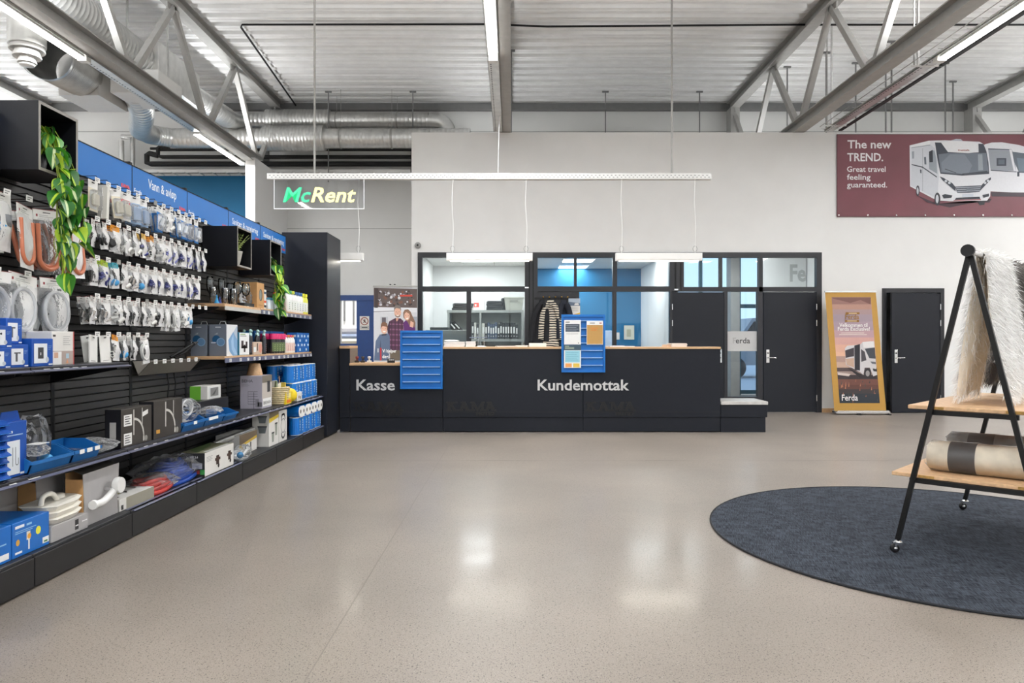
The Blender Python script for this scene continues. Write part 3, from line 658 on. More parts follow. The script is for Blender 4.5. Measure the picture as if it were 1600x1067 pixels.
# shelves: boards hung on the bays
TICKET = MB().box(0, 0.0012, -0.024, 0.024, -0.014, 0.014, CARD)
TICKET.rect(plane((0.0012, -0.024, -0.014), (0, 1, 0), (0, 0, 1)), 0.005, 0.016, 0.036, 0.022, (150, 150, 150)); TICKET.rect(plane((0.0012, -0.024, -0.014), (0, 1, 0), (0, 0, 1)), 0.005, 0.006, 0.025, 0.011, (90, 90, 90))
TICKET = TICKET.mesh('price_ticket')
def shelf(name, label, k, ztop, xf, m, thick, strip, tickets, group, y0=None, y1=None):
    y0 = sy(k) if y0 is None else y0; y1 = sy(k + 1) if y1 is None else y1; W = y1 - y0; D = xf - XB
    s = thing(name, label, 'shelf', (XB, y0, ztop), group=group)
    bevel(MB().box(0.016, D, 0.004, W - 0.004, -thick, 0, m).build('shelf_board', s), 0.0015, 1)
    for y in (0.022, W - 0.03): MB().prism([(0.015, -thick), (D - 0.06, -thick), (D - 0.06, -thick - 0.015), (0.06, -thick - 0.09), (0.015, -thick - 0.10)], 'y', y, y + 0.006, METB).build('bracket', s)
    if strip == 'down': MB().box(D, D + 0.006, 0.006, W - 0.006, -thick - 0.03, -thick + 0.012, LILAC).build('price_strip', s)
    if strip == 'clear': MB().box(D, D + 0.006, 0.006, W - 0.006, -thick - 0.03, -thick + 0.004, mat('clear_strip', (196, 196, 192), 0.2)).build('price_strip', s)
    if strip == 'flat': MB().prism([(D - 0.04, 0.001), (D + 0.02, -0.02), (D + 0.018, -0.024), (D - 0.04, -0.002)], 'y', 0.006, W - 0.006, LILAC).build('price_strip', s)
    for y in tickets:
        o = bpy.data.objects.new('price_ticket', TICKET); COL.objects.link(o); o.parent = s
        if strip == 'flat': o.location = (D - 0.008, y, -0.0085); o.rotation_euler = (0, -math.radians(71), 0)
        else: o.location = (D + 0.0065, y, -thick - 0.011)
    return s
shelf('gondola_shelf', 'charcoal shelf at eye level holding the blue and white cartons', 1, 1.10, -2.39, SHELFM, 0.028, 'flat', (0.12, 0.2, 0.28, 0.36, 0.44), 'charcoal shelves')
shelf('gondola_shelf', 'charcoal shelf at eye level in the bay cut by the left edge', 0, 1.10, -2.39, SHELFM, 0.028, 'flat', (0.7,), 'charcoal shelves')
lowlab = ['under the pouches at the left edge', 'under the blue bins with the bag', 'under the first black faucet carton', 'under the second faucet carton and bins', 'under the black and green cartons', 'under the heater carton and basket', 'under the upper toilet roll packs']
for k in range(7): shelf('gondola_shelf', 'low charcoal shelf %s' % lowlab[k], k, 0.556, -2.40, SHELFM, 0.026, 'flat', ((0.1, 0.22, 0.34, 0.5, 0.8) if k != 1 else (0.02, 0.06)), 'charcoal shelves')
for k, lab in ((4, 'carrying the stemmed glasses'), (5, 'carrying the brown carton and small bottles'), (6, 'carrying the tall cleaner bottles')):
    shelf('oak_shelf', 'upper oak shelf %s' % lab, k, 1.567, -2.53, WOODX, 0.028, 'clear' if k == 4 else 'down', () if k == 4 else (0.08, 0.22, 0.42, 0.6, 0.82), 'oak shelves')
for k, lab in ((4, 'carrying the grey pan cartons'), (5, 'carrying the pink-capped bottles'), (6, 'carrying the white bottles and blue packs')):
    shelf('oak_shelf', 'lower oak shelf %s' % lab, k, 1.10, -2.53, WOODX, 0.028, 'down', (0.12, 0.36, 0.55, 0.72, 0.86), 'oak shelves')
# black display cubes fixed above
CUBEM = mat('cube_black', (14, 15, 21), 0.45, spec=0.3, noise=0.05)
CUBEE = mat('cube_edge', (140, 136, 130), 0.5)
def cube(label, y, w, z0, h, xf=-2.53):
    c = thing('display_cube', label, 'cube shelf', (XB + 0.03, y, z0), group='black display cubes')
    D = xf - XB - 0.03; t = 0.016
    MB().box(0, D, 0, t, 0, h, CUBEM).build('side_panel', c); MB().box(0, D, w - t, w, 0, h, CUBEM).build('side_panel', c)
    MB().box(0, D, t, w - t, h - t, h, CUBEM).build('top_panel', c); MB().box(0, D, t, w - t, 0, t, CUBEM).build('bottom_panel', c); MB().box(0, 0.01, t, w - t, t, h - t, CUBEM).build('back_panel', c)
    for a in ((0, t, 0, h), (w - t, w, 0, h), (t, w - t, 0, t), (t, w - t, h - t, h)): MB().box(D, D + 0.002, a[0], a[1], a[2], a[3], CUBEE).build('edge_band', c)
    return c
cube('black display cube nearest the viewer, trailing vine inside', 3.83, 0.345, 2.15, 0.37)
cube('black display cube with a potted fern inside', 6.60, 0.36, 1.925, 0.37)
cube('black display cube with a trailing vine, beside the end panel', 7.50, 0.355, 1.925, 0.37)

# ---------------------------------------------------------------- plants
LEAFG = mat('leaf_green', (66, 142, 42), 0.4, noise=0.25, nscale=12); LEAFD = mat('leaf_dark_green', (40, 104, 36), 0.4, noise=0.25, nscale=12)
LEAFY = mat('leaf_yellow_green', (176, 206, 62), 0.42, noise=0.15, nscale=12); VINE = mat('vine_stem', (150, 170, 60), 0.5)
def leaf_mesh(ma, mb_, L=0.085, W=0.066):
    prof = [(0, 0.0), (-0.06, 0.35), (0.1, 0.85), (0.3, 1.0), (0.55, 0.8), (0.78, 0.42), (0.93, 0.12), (1.0, 0.0)]
    m = MB()
    for s in (1, -1):
        vs, fs, k = [], [], []
        for t, w in prof:
            zc = -0.35 * L * max(t, 0) ** 2; zz = zc + 0.16 * W * w
            vs += [(max(t, 0) * L if w == 0 else t * L, 0, zc), (t * L, s * W * 0.08 * min(w * 2, 1), zc + 0.02 * W), (t * L, s * W * 0.5 * w, zz)]
        for i in range(len(prof) - 1):
            a = i * 3
            q = [(a, a + 3, a + 4, a + 1)], [(a + 1, a + 4, a + 5, a + 2)]
            if s < 0: q = [tuple(reversed(q[0][0]))], [tuple(reversed(q[1][0]))]
            fs.append(q[0][0]); k.append(q[1][0])
        m.add(vs, fs, mb_, True); m.add(vs, k, ma, True)
    return m.mesh('leaf')
LEAVES = [leaf_mesh(LEAFG, LEAFY), leaf_mesh(LEAFD, mat('leaf_cream', (206, 220, 170), 0.45)), leaf_mesh(LEAFY, LEAFG), leaf_mesh(LEAFD, LEAFY)]
def vine_plant(label, root, strands, n, drop, spread, size=1.0, seed=1, up=0.12):
    R = random.Random(seed)
    p = thing('trailing_vine', label, 'plant', root)
    pot = MB().lathe([(0.045, -0.09), (0.06, 0.0), (0.055, 0.0), (0.042, -0.02), (0.0, -0.02)], mat('pot_dark', (60, 60, 62), 0.5), 16, c=(-0.09, 0.0, 0.10)).build('pot', p)
    for s in range(strands):
        dy = R.uniform(-spread, spread); ln = drop * R.uniform(0.45, 1.0) if s else drop
        path = [(-0.09, dy * 0.2, 0.09), (-0.05, dy * 0.5, 0.16 + up * R.random()), (0.03, dy * 0.8, 0.12), (0.07, dy, -0.02)]
        k = max(2, int(ln / 0.09))
        for i in range(1, k + 1): path.append((0.07 + R.uniform(-0.02, 0.035), dy + R.uniform(-0.03, 0.03), -0.02 - ln * i / k))
        path = curve_pts(path, 4)
        MB().tube(path, 0.0022, VINE, 5).build('stem', p)
        for j in range(n):
            q = path[int((j + 0.6) / n * (len(path) - 1))]
            o = bpy.data.objects.new('leaf', R.choice(LEAVES)); COL.objects.link(o); o.parent = p
            o.location = (q[0] + 0.01, q[1], q[2]); sc = size * R.uniform(0.75, 1.25); o.scale = (sc, sc, sc)
            az = R.uniform(-2.0, 1.2)
            o.rotation_euler = (R.uniform(-0.5, 0.5), R.uniform(0.5, 1.35), az)
    return p
vine_plant('long trailing green vine spilling from the nearest black cube', (-2.56, 3.99, 2.168), 9, 10, 0.60, 0.125, 1.1, 3)
vine_plant('leafy green vine hanging from the cube beside the end panel', (-2.56, 7.66, 1.943), 6, 8, 0.42, 0.07, 1.2, 9, up=0.05)
f = thing('potted_fern', 'small pale green fern in a light grey pot inside the middle cube', 'plant', (-2.63, 6.78, 1.943))
MB().lathe([(0.045, 0), (0.06, 0.05), (0.075, 0.125), (0.078, 0.14), (0.07, 0.14), (0.06, 0.12), (0.0, 0.12)], mat('concrete_pot', (176, 174, 166), 0.7, noise=0.1), 20).build('pot', f)
FERN = mat('fern_pale_green', (160, 180, 104), 0.55, noise=0.15)
fr = MB()
for i, (t, w) in enumerate([(j / 7, 0.034 * (1 - j / 9)) for j in range(1, 8)]):
    for s in (-1, 1): fr.add([(t * 0.14, 0, 0.06 * t), (t * 0.14 + 0.012, s * w, 0.06 * t + 0.002), (t * 0.14 + 0.02, 0, 0.06 * t + 0.004)], [(0, 1, 2) if s > 0 else (2, 1, 0)], FERN)
fr.tube([(0, 0, 0), (0.09, 0, 0.04), (0.17, 0, 0.065)], 0.0015, FERN, 4); fr = fr.mesh('frond')
RR = random.Random(5)
for i in range(44):
    o = bpy.data.objects.new('frond', fr); COL.objects.link(o); o.parent = f; o.location = (0, 0, 0.125)
    o.rotation_euler = (RR.uniform(-0.4, 0.4), -RR.uniform(0.2, 1.2), RR.uniform(-PI, PI)); s = RR.uniform(0.9, 1.35); o.scale = (s, s, s)

# ---------------------------------------------------------------- packs on hooks
# a pack hangs in local axes: x along the row, -y towards the aisle, z down from the hook; built once per kind
def pouch(m, w, h, t, top, film_m, n=7):
    """two bulging sheets sealed at the rim, from z=top down"""
    R = random.Random(int(w * 1e4) + int(h * 1e3)); vs, fs = [], []
    g = [[0] * (n + 1) for _ in range(n + 1)]
    for sgn in (-1, 1):
        base = len(vs)
        for i in range(n + 1):
            for j in range(n + 1):
                u, v = i / n, j / n
                bulge = (math.sin(PI * u) ** 0.7) * (math.sin(PI * min(1, v * 1.15)) ** 0.8 if v < 0.87 else 0.1) * (0.45 + 0.75 * v)
                edge = i in (0, n) or j in (0, n)
                jit = 0 if edge else R.uniform(-0.25, 0.25)
                vs.append(((u - 0.5) * w * (0.94 + 0.1 * math.sin(v * 5)), sgn * (t / 2 * max(0, bulge + jit * bulge) + 0.0004), top - v * h))
        for i in range(n):
            for j in range(n):
                a = base + i * (n + 1) + j; q = (a, a + n + 1, a + n + 2, a + 1)
                fs.append(q if sgn < 0 else tuple(reversed(q)))
    return m.add(vs, fs, film_m, True)
def header_card(w, h, col, mark=None, stripe=True):
    m = MB().box(-w / 2, w / 2, -0.0022, 0.0022, -h, 0.004, col)
    P = plane((-w / 2, -0.0023, -h), (1, 0, 0), (0, 0, 1))
    m.rect(P, w * 0.36, h * 0.74, w * 0.64, h * 0.82, (30, 30, 30), 1)                  # punched euro slot
    m.rect(P, w * 0.1, h * 0.35, w * 0.16, h * 0.6, (150, 40, 50), 1)
    for i in range(2): m.rect(P, w * 0.22, h * (0.32 + 0.16 * i), w * (0.75 - 0.2 * i), h * (0.37 + 0.16 * i), (170, 170, 170), 1)
    m.box(-w / 2, w / 2, -0.003, 0.003, 0.003, 0.006, ink((150, 84, 84)) if stripe else col)
    return m
def fittings(kind, w, h, zt, zb, seed):
    """the goods inside a pack"""
    R = random.Random(seed); m = MB(); zm = (zt + zb) / 2
    NAVY = mat('navy_plastic', (38, 46, 122), 0.4); BLK = mat('black_rubber', (30, 31, 34), 0.5); WHT = mat('fitting_white', (232, 232, 228), 0.4); VIO = mat('fitting_violet', (120, 124, 190), 0.4)
    def stub(c, d, r, mt): c, d = Vector(c), Vector(d); m.tube([c - d, c + d], r, mt, 10); m.tube([c + d, c + d * 1.05], r * 0.65, WHT if mt != WHT else BLK, 10)
    if kind in ('navy', 'black', 'white', 'violet', 'mixed', 'silver'):
        mt = {'navy': NAVY, 'black': BLK, 'white': WHT, 'violet': VIO, 'mixed': NAVY, 'silver': CHROME}[kind]
        for i in range(4):
            a = R.uniform(0, PI); c = (R.uniform(-0.3, 0.3) * w, R.uniform(-0.008, 0.008), zb + 0.018 + i * 0.018)
            stub(c, (math.cos(a) * 0.024, -0.008, math.sin(a) * 0.018), R.uniform(0.011, 0.015), mt if i != 1 or kind != 'mixed' else WHT)
        if kind == 'violet': m.tube([(0, 0, zb + 0.02), (0, 0, zb + 0.07)], 0.013, WHT, 12)
    elif kind == 'caps':
        for i in range(2): m.lathe([(0.0, -0.008), (0.026, -0.008), (0.026, 0.008), (0.02, 0.010), (0.0, 0.006)], WHT if i else BLK, 16, M=Matrix.Translation(((i - 0.5) * 0.04, -0.004, zb + 0.04 + 0.02 * i)) @ Matrix.Rotation(PI / 2, 4, 'X'))
    elif kind == 'tubes':
        for i in range(4): m.tube([((i - 1.5) * 0.018, 0, zb + 0.01), ((i - 1.5) * 0.02, 0, zb + 0.085)], 0.008, BLK, 8)
    elif kind == 'blueball': m.ball((0, 0, zb + 0.03), 0.024, mat('bright_blue', (70, 160, 220), 0.4), 12, 8)
    elif kind == 'coil':
        for i in range(3): m.tube([(math.cos(a) * (w * 0.34), -0.006 + i * 0.007, zb + h * 0.36 + math.sin(a) * h * 0.28) for a in [j * 2 * PI / 20 for j in range(21)]], 0.006, WHT, 6)
    elif kind == 'drop': m.lathe([(0.0, 0.0), (0.022, 0.008), (0.026, 0.03), (0.012, 0.06), (0.006, 0.08), (0.0, 0.082)], mat('bright_blue', (70, 160, 220), 0.4), 14, c=(0, 0, zb + 0.01))
    return m
PK = {}
def pack(kind):
    """returns (root mesh, part name list) prototypes: [(name, mesh)...], first is the body"""
    if kind in PK: return PK[kind]
    c = {'bag': CARD}
    parts = []
    if kind.startswith('bag_'):
        g = kind[4:]; w, h, ch = 0.105, 0.17, 0.042
        if g == 'coil': w, h = 0.11, 0.2
        cardcol = {'yellow': ink((244, 204, 104)), 'orange': ink((240, 160, 40)), 'lime': ink((170, 200, 50)), 'cyan': ink((70, 180, 200))}.get(g.split('+')[0], CARD); g = g.split('+')[-1]
        b = MB(); pouch(b, w, h - ch * 0.7, 0.045, -ch * 0.7, FILM); parts.append(('pouch', b.mesh('pouch')))
        parts.append(('header_card', header_card(w * 0.70, ch, cardcol).mesh('header_card')))
        parts.append(('goods', fittings(g, w, h, -ch, -h + 0.012, len(PK) + 3).mesh('goods')))
    elif kind.startswith('blister_'):
        g = kind[8:]; w, h = 0.10, 0.19
        back = {'blue': ink((36, 118, 190)), 'white': CARD, 'beige': ink((226, 218, 196)), 'bluepale': ink((150, 180, 214)), 'bluecoil': ink((40, 110, 180)), 'bluefit': ink((36, 118, 190)), 'red': CARD}[g]
        b = MB().box(-w / 2, w / 2, 0, 0.002, -h, -0.045, back); b.box(-w / 2, w / 2, 0, 0.002, -0.045, 0.004, CARD)
        P = plane((-w / 2, -0.0002, -h), (1, 0, 0), (0, 0, 1)); b.rect(P, w * 0.35, h - 0.014, w * 0.65, h - 0.006, (40, 40, 40)); 
        if g == 'red': b.rect(P, 0.0, h - 0.07, w, h - 0.045, (204, 40, 44))
        if g in ('blue', 'bluefit', 'bluecoil'):
            for i in range(4): b.rect(P, w * 0.1, h * 0.55 - i * 0.012, w * 0.6, h * 0.55 - i * 0.012 + 0.004, (220, 232, 244))
        parts.append(('backing_card', b.mesh('backing_card')))
        parts.append(('blister', MB().taper(-w * 0.42, w * 0.42, -0.14, -0.055, 0, 0.034, 0.008, 0.008, BLIST, M=Matrix.Rotation(PI / 2, 4, 'X')).mesh('blister')) if False else ('blister', MB().rbox(-w * 0.42, w * 0.42, -0.034, -0.001, -h + 0.012, -0.06, BLIST, 0.006).mesh('blister')))
        q = MB()
        if g in ('bluecoil',): q.tube([(math.cos(a) * 0.03, -0.016, -0.12 + math.sin(a) * 0.04) for a in [j * 2 * PI / 18 for j in range(19)]], 0.008, mat('grey_hose', (190, 190, 196), 0.4), 8)
        elif g in ('white', 'beige', 'red'): q.rbox(-0.03, 0.03, -0.03, -0.004, -0.16, -0.08, mat('cream_plastic', (232, 226, 208), 0.4), 0.008)
        elif g == 'bluepale': q.rbox(-0.032, 0.032, -0.026, -0.004, -0.17, -0.075, mat('pale_blue_plastic', (176, 196, 222), 0.3), 0.006)
        else: q.tube([(-0.02, -0.016, -0.15), (0.0, -0.018, -0.12), (0.02, -0.016, -0.09)], 0.014, WHITEP, 10); q.ball((0.015, -0.018, -0.14), 0.014, WHITEP)
        parts.append(('goods', q.mesh('goods')))
    elif kind == 'flatcard':
        b = MB().box(-0.06, 0.06, -0.003, 0.003, -0.215, 0.0, CARD); P = plane((-0.06, -0.0031, -0.215), (1, 0, 0), (0, 0, 1)); b.rect(P, 0.02, 0.05, 0.09, 0.054, (150, 150, 150)); b.rect(P, 0.045, 0.195, 0.075, 0.203, (60, 60, 60))
        parts.append(('card_sheet', b.mesh('card_sheet')))
    elif kind == 'edgecard':
        b = MB().box(-0.014, 0.014, -0.03, 0.03, -0.22, 0.0, ink((224, 222, 214))); pouch(b, 0.05, 0.2, 0.02, -0.02, FILM2); parts.append(('pouch', b.mesh('pouch')))
    PK[kind] = parts; return parts
HOOKW = MB().tube([(0, 0.0, 0.0), (0, -0.24, 0.006), (0, -0.25, 0.012)], 0.0028, mat('hook_wire', (70, 60, 60), 0.35, 0.6), 6)
HOOKW = HOOKW.mesh('hook_wire')
HOOKA = MB().tube([(0, 0, 0.03), (0, -0.255, 0.036), (0, -0.262, 0.02)], 0.0022, METB, 5).mesh('label_arm')
TK2 = MB().box(-0.026, 0.026, -0.0015, 0.0, -0.02, 0.012, CARD); TK2.rect(plane((-0.026, -0.0016, -0.02), (1, 0, 0), (0, 0, 1)), 0.006, 0.018, 0.042, 0.024, (150, 150, 150)); TK2.rect(plane((-0.026, -0.0016, -0.02), (1, 0, 0), (0, 0, 1)), 0.006, 0.008, 0.03, 0.013, (110, 110, 110)); TK2 = TK2.mesh('price_ticket')
TKE = MB().box(-0.022, 0.022, -0.0015, 0.0, -0.02, 0.012, mat('empty_ticket', (150, 148, 142), 0.4)).mesh('ticket_holder')
def link(name, me, parent, loc=(0, 0, 0), rot=(0, 0, 0)):
    o = bpy.data.objects.new(name, me); COL.objects.link(o); o.parent = parent; o.location = loc; o.rotation_euler = rot; return o
RW = random.Random(21)
def hook(y, z, rowword, ordw, empty=False, note=''):
    h = thing('display_hook', 'black display hook with price ticket, %s in the %s hook row%s' % (ordw, rowword, note), 'hook', (XB + 0.012, y, z), PI / 2, 'display hooks in the %s row' % rowword)
    link('hook_wire', HOOKW, h); a = link('label_arm', HOOKA, h); link('ticket_holder' if empty else 'price_ticket', TKE if empty else TK2, a, (0, -0.262, 0.012), (RW.uniform(-0.08, 0.12), 0, 0))
def hang(kind, desc, y, z, rowword, ordw, n, gap=0.04, cat='packet', tilt=0.16, front=0.235, turn=0.0):
    for i in range(n):
        parts = pack(kind)
        lab = '%s, %s, %s hook, %s row' % (desc, ('in front', 'second back', 'third back', 'fourth back')[i], ordw, rowword)
        nm = 'hanging_packet'
        o = bpy.data.objects.new(nm, parts[0][1]); COL.objects.link(o)
        o.location = (XB + 0.012 + front - i * gap, y, z - 0.0035 + 0.006 * (front - i * gap) / 0.24)
        o.rotation_euler = (RW.uniform(-0.10, 0.02) - 0.05 * i, RW.uniform(-0.12, 0.12) - 0.06 * i, PI / 2 + RW.uniform(-tilt, tilt) * 2 + turn)
        tag(o, lab, cat, 'packets hanging in the %s row' % rowword)
        for pn, pm_ in parts[1:]: link(pn, pm_, o)
ROWZ = [2.235, 1.993, 1.748, 1.508, 1.268]; ROWN = ['top', 'second', 'middle', 'fourth', 'bottom']
HY = [sy(2) + 0.03 + 0.1225 * i for i in range(14)]      # fourteen hooks over the two hook bays
def on(k): return 'hook %s from the near end' % ords(k)
ROWS = [
 [('blister_beige', 'beige plastic part on a card', 1), ('edgecard', 'narrow clear bag seen edge-on', 1), ('blister_beige', 'small cream part in a blister', 1), ('blister_red', 'white and red carded part', 3), ('blister_bluepale', 'pale blue boxed part in clear blister', 3), ('blister_bluepale', 'pale blue part in clear blister', 3),
  None, ('blister_bluefit', 'blue carded white fitting', 3), ('bag_white', 'clear bag of white parts', 2), ('blister_bluefit', 'blue carded connector', 2), ('blister_blue', 'blue carded part', 2), ('blister_bluecoil', 'blue card with grey hose ring', 2), ('blister_bluefit', 'blue card with white spout', 1), None],
 [('bag_black', 'clear bag with a black hose piece', 2), ('bag_caps', 'clear bag with round caps', 2), ('bag_orange+caps', 'orange carded bag with round lids', 2), ('bag_white', 'clear bag of white fittings', 3), ('bag_white', 'clear bag of white hose ends', 3), ('bag_yellow+mixed', 'yellow carded bag of fittings', 2),
  ('bag_orange+white', 'orange and green carded bag', 2), ('bag_white', 'clear bag of white connectors', 3), ('bag_violet', 'clear bag of violet and white connectors', 3), ('bag_violet', 'clear bag of violet rings', 3), ('bag_navy', 'clear bag of navy connectors', 3), ('bag_violet', 'clear bag of white tubes with navy', 3), ('bag_navy', 'clear bag of navy angle fittings', 2), ('bag_navy', 'clear bag of navy elbow fittings', 2)],
 [('bag_tubes', 'clear bag of short black tubes', 3), ('bag_lime+navy', 'lime green carded bag', 2), ('bag_cyan+blueball', 'cyan carded bag with a blue cross', 2), ('bag_white', 'clear bag with small white parts', 1), ('bag_silver', 'clear bag with a yellow note', 2), ('bag_blueball', 'clear bag with a pale blue part', 2),
  ('bag_navy', 'clear bag of navy pipe unions', 3), ('bag_navy', 'clear bag of navy tees', 3), ('bag_navy', 'clear bag of long navy tubes', 3), ('bag_mixed', 'clear bag of navy and white adapters', 2), ('bag_navy', 'clear bag of navy caps', 3), ('bag_violet', 'clear bag of navy rings', 3), ('bag_navy', 'clear bag of navy valves', 3), ('bag_mixed', 'clear bag of navy and white nipples', 2)],
 [('bag_silver', 'clear bag of metal clamps', 3), ('bag_silver', 'clear bag of metal clips', 3), ('bag_white', 'clear bag of white clips', 2), ('bag_black', 'clear bag of black seals', 2), ('bag_black', 'clear bag of black joints', 3), ('bag_black', 'clear bag of black elbows', 3),
  ('bag_white', 'clear bag of white nuts', 2), ('bag_black', 'clear bag of black nuts', 3), ('bag_coil', 'clear bag with a white hose coil', 2), ('bag_coil', 'clear bag with a thin white hose', 2), ('bag_white', 'clear bag with a white tap', 2), ('bag_drop', 'clear bag with a bright blue spout', 1), None, None],
 [('flatcard', 'plain white carded sheet', 2), ('flatcard', 'second plain white carded sheet', 1), ('bag_orange+white', 'orange and yellow carded bag', 1), ('bag_blueball', 'clear bag with a bright blue ball', 2), ('bag_black', 'clear bag of dark parts', 2), ('bag_coil', 'clear bag with pale hose', 1)],
]
for r, row in enumerate(ROWS):
    for i, it in enumerate(row):
        y = HY[i]
        if r == 2 and i >= 13 or r == 4 and i > 5: continue
        hook(y, ROWZ[r], ROWN[r], ords(i), empty=(r, i) in ((0, 6), (2, 2), (3, 5)))
        if it: hang(it[0], it[1], y, ROWZ[r], ROWN[r], ords(i), it[2], cat='card' if it[0] == 'flatcard' else 'packet')
# hose bags of the second bay
ORANGE = mat('orange_hose', (206, 122, 88), 0.4, noise=0.08); CLEARH = film('clear_hose', (0.9, 0.92, 0.95), 0.3, rough=0.1, bump=0.1, white=0.95)
def hose_pack(hose, r, w, h, two=True):
    ch = 0.055; b = MB(); pouch(b, w, h - ch * 0.6, 0.05, -ch * 0.6, FILM); ps = [('pouch', b.mesh('pouch'))]
    m = MB(); cz = -ch - 0.02; 
    for k in range(2 if two else 1):
        a = w * (0.36 - 0.06 * k); d = h - ch - 0.05 - 0.02 * k
        pts = [(-a, -0.008 + 0.016 * k, cz)] + [(-a * math.cos(t), -0.008 + 0.016 * k, cz - d + a * 1.0 - a * math.sin(t) * 1.0) for t in [PI * j / 12 for j in range(13)]] + [(a, -0.008 + 0.016 * k, cz)]
        m.tube(pts, r, hose, 8)
    ps += [('hose', m.mesh('hose')), ('header_card', header_card(w * 0.95, ch, CARD).mesh('header_card'))]
    return ps
def hose_ring(hose, r, w, h):
    ch = 0.055; b = MB(); pouch(b, w, h - ch * 0.6, 0.05, -ch * 0.6, FILM); m = MB()
    for k in range(3): m.tube([(math.cos(t) * w * (0.40 - 0.03 * k), -0.012 + 0.012 * k, -ch - 0.01 - (h - ch - 0.02) * 0.5 + math.sin(t) * (h - ch - 0.04) * (0.5 - 0.03 * k)) for t in [2 * PI * j / 24 for j in range(25)]], r, hose, 8)
    return [('pouch', b.mesh('pouch')), ('hose', m.mesh('hose')), ('header_card', header_card(w * 0.95, ch, CARD).mesh('header_card'))]
PK['orange'] = hose_pack(ORANGE, 0.0125, 0.19, 0.36); PK['orange_s'] = hose_pack(ORANGE, 0.0115, 0.18, 0.34, False); PK['ring'] = hose_ring(CLEARH, 0.011, 0.21, 0.32)
g = fittings('blueball', 0.12, 0.3, -0.06, -0.2, 1); g.lathe([(0.0, 0), (0.03, 0), (0.035, 0.06), (0.0, 0.06)], mat('fitting_grey', (120, 122, 126), 0.4), 14, c=(0.02, 0, -0.17)); b = MB(); pouch(b, 0.17, 0.27, 0.06, -0.03, FILM)
PK['clearbag_big'] = [('pouch', b.mesh('pouch')), ('goods', g.mesh('goods')), ('header_card', header_card(0.15, 0.06, CARD).mesh('header_card'))]
NW = 'near upper'
for i, y in enumerate((3.70, 3.87, 4.07, 4.31)):
    hook(y, 1.993, NW, ords(i))
hang('clearbag_big', 'large clear bag with a grey fitting', 3.70, 1.993, NW, 'first', 2, cat='bag', gap=0.06)
hang('orange_s', 'clear bag with a U of orange hose', 3.87, 1.955, NW, 'second', 1, cat='bag')
hang('orange', 'clear bag of coiled orange hose', 4.05, 1.965, NW, 'third', 4, cat='bag', gap=0.05, turn=-0.42)
hang('orange', 'clear bag of salmon orange hose', 4.29, 1.965, NW, 'fourth', 4, cat='bag', gap=0.05, turn=0.12)
NL = 'near lower'
for i, y in enumerate((3.63, 3.86, 4.12)): hook(y, 1.585, NL, ords(i))
hang('ring', 'clear bag with a clear hose ring', 3.63, 1.585, NL, 'first', 2, cat='bag', gap=0.07)
hang('ring', 'wide clear bag with a clear hose ring', 3.86, 1.585, NL, 'second', 3, cat='bag', gap=0.06)
hang('ring', 'short clear bag with a clear hose ring', 4.12, 1.585, NL, 'third', 2, cat='bag', gap=0.06)
# grey leaflet trough on the fourth bay
tr = thing('leaflet_trough', 'grey sloping metal trough with price tickets, under the bottom hook row', 'trough', (XB, sy(3) + 0.02, 1.08), group=None)
MB().prism([(0.015, 0.0), (0.02, 0.0), (0.06, -0.10), (0.15, 0.0), (0.155, -0.003), (0.06, -0.108)], 'y', 0, 0.87, mat('trough_grey', (122, 116, 108), 0.4, noise=0.05)).build('tray', tr)
for i in range(6):
    o = link('price_ticket', TK2, tr, (0.155, 0.07 + 0.14 * i, 0.0), (0, 0, PI / 2)); o.scale = (1.1, 1, 1)
BR = thing('hose_brush', 'black bundled hose brush lying across the grey trough', 'brush', (XB + 0.05, sy(3) + 0.55, 1.10))
MB().tube([(0.0, 0.0, 0.0), (0.05, 0.09, 0.05), (0.1, 0.2, 0.11)], 0.012, METB, 8).tube([(0.01, 0.04, 0.0), (0.06, 0.12, 0.035), (0.1, 0.2, 0.1)], 0.01, METB, 8).build('hose', BR)
MB().tube([(0.1, 0.2, 0.11), (0.12, 0.24, 0.125)], [0.018, 0.006], mat('bristle_dark', (50, 50, 52), 0.8), 10).build('bristles', BR)
for i, y in enumerate((5.86, 5.98)):
    o = thing('probe_cable', 'thin dark cable with white tag hanging below the trough, %s one' % ('nearer' if i == 0 else 'farther'), 'cable', (XB + 0.06, y, 0.97), group='cables hanging under the trough')
    MB().tube([(0, 0, 0), (0.01, 0.01, -0.1), (0.0, 0.0, -0.25)], 0.006, METB, 6).build('lead', o); MB().box(-0.006, 0.006, -0.008, 0.008, -0.3, -0.22, CARD).build('tag', o)
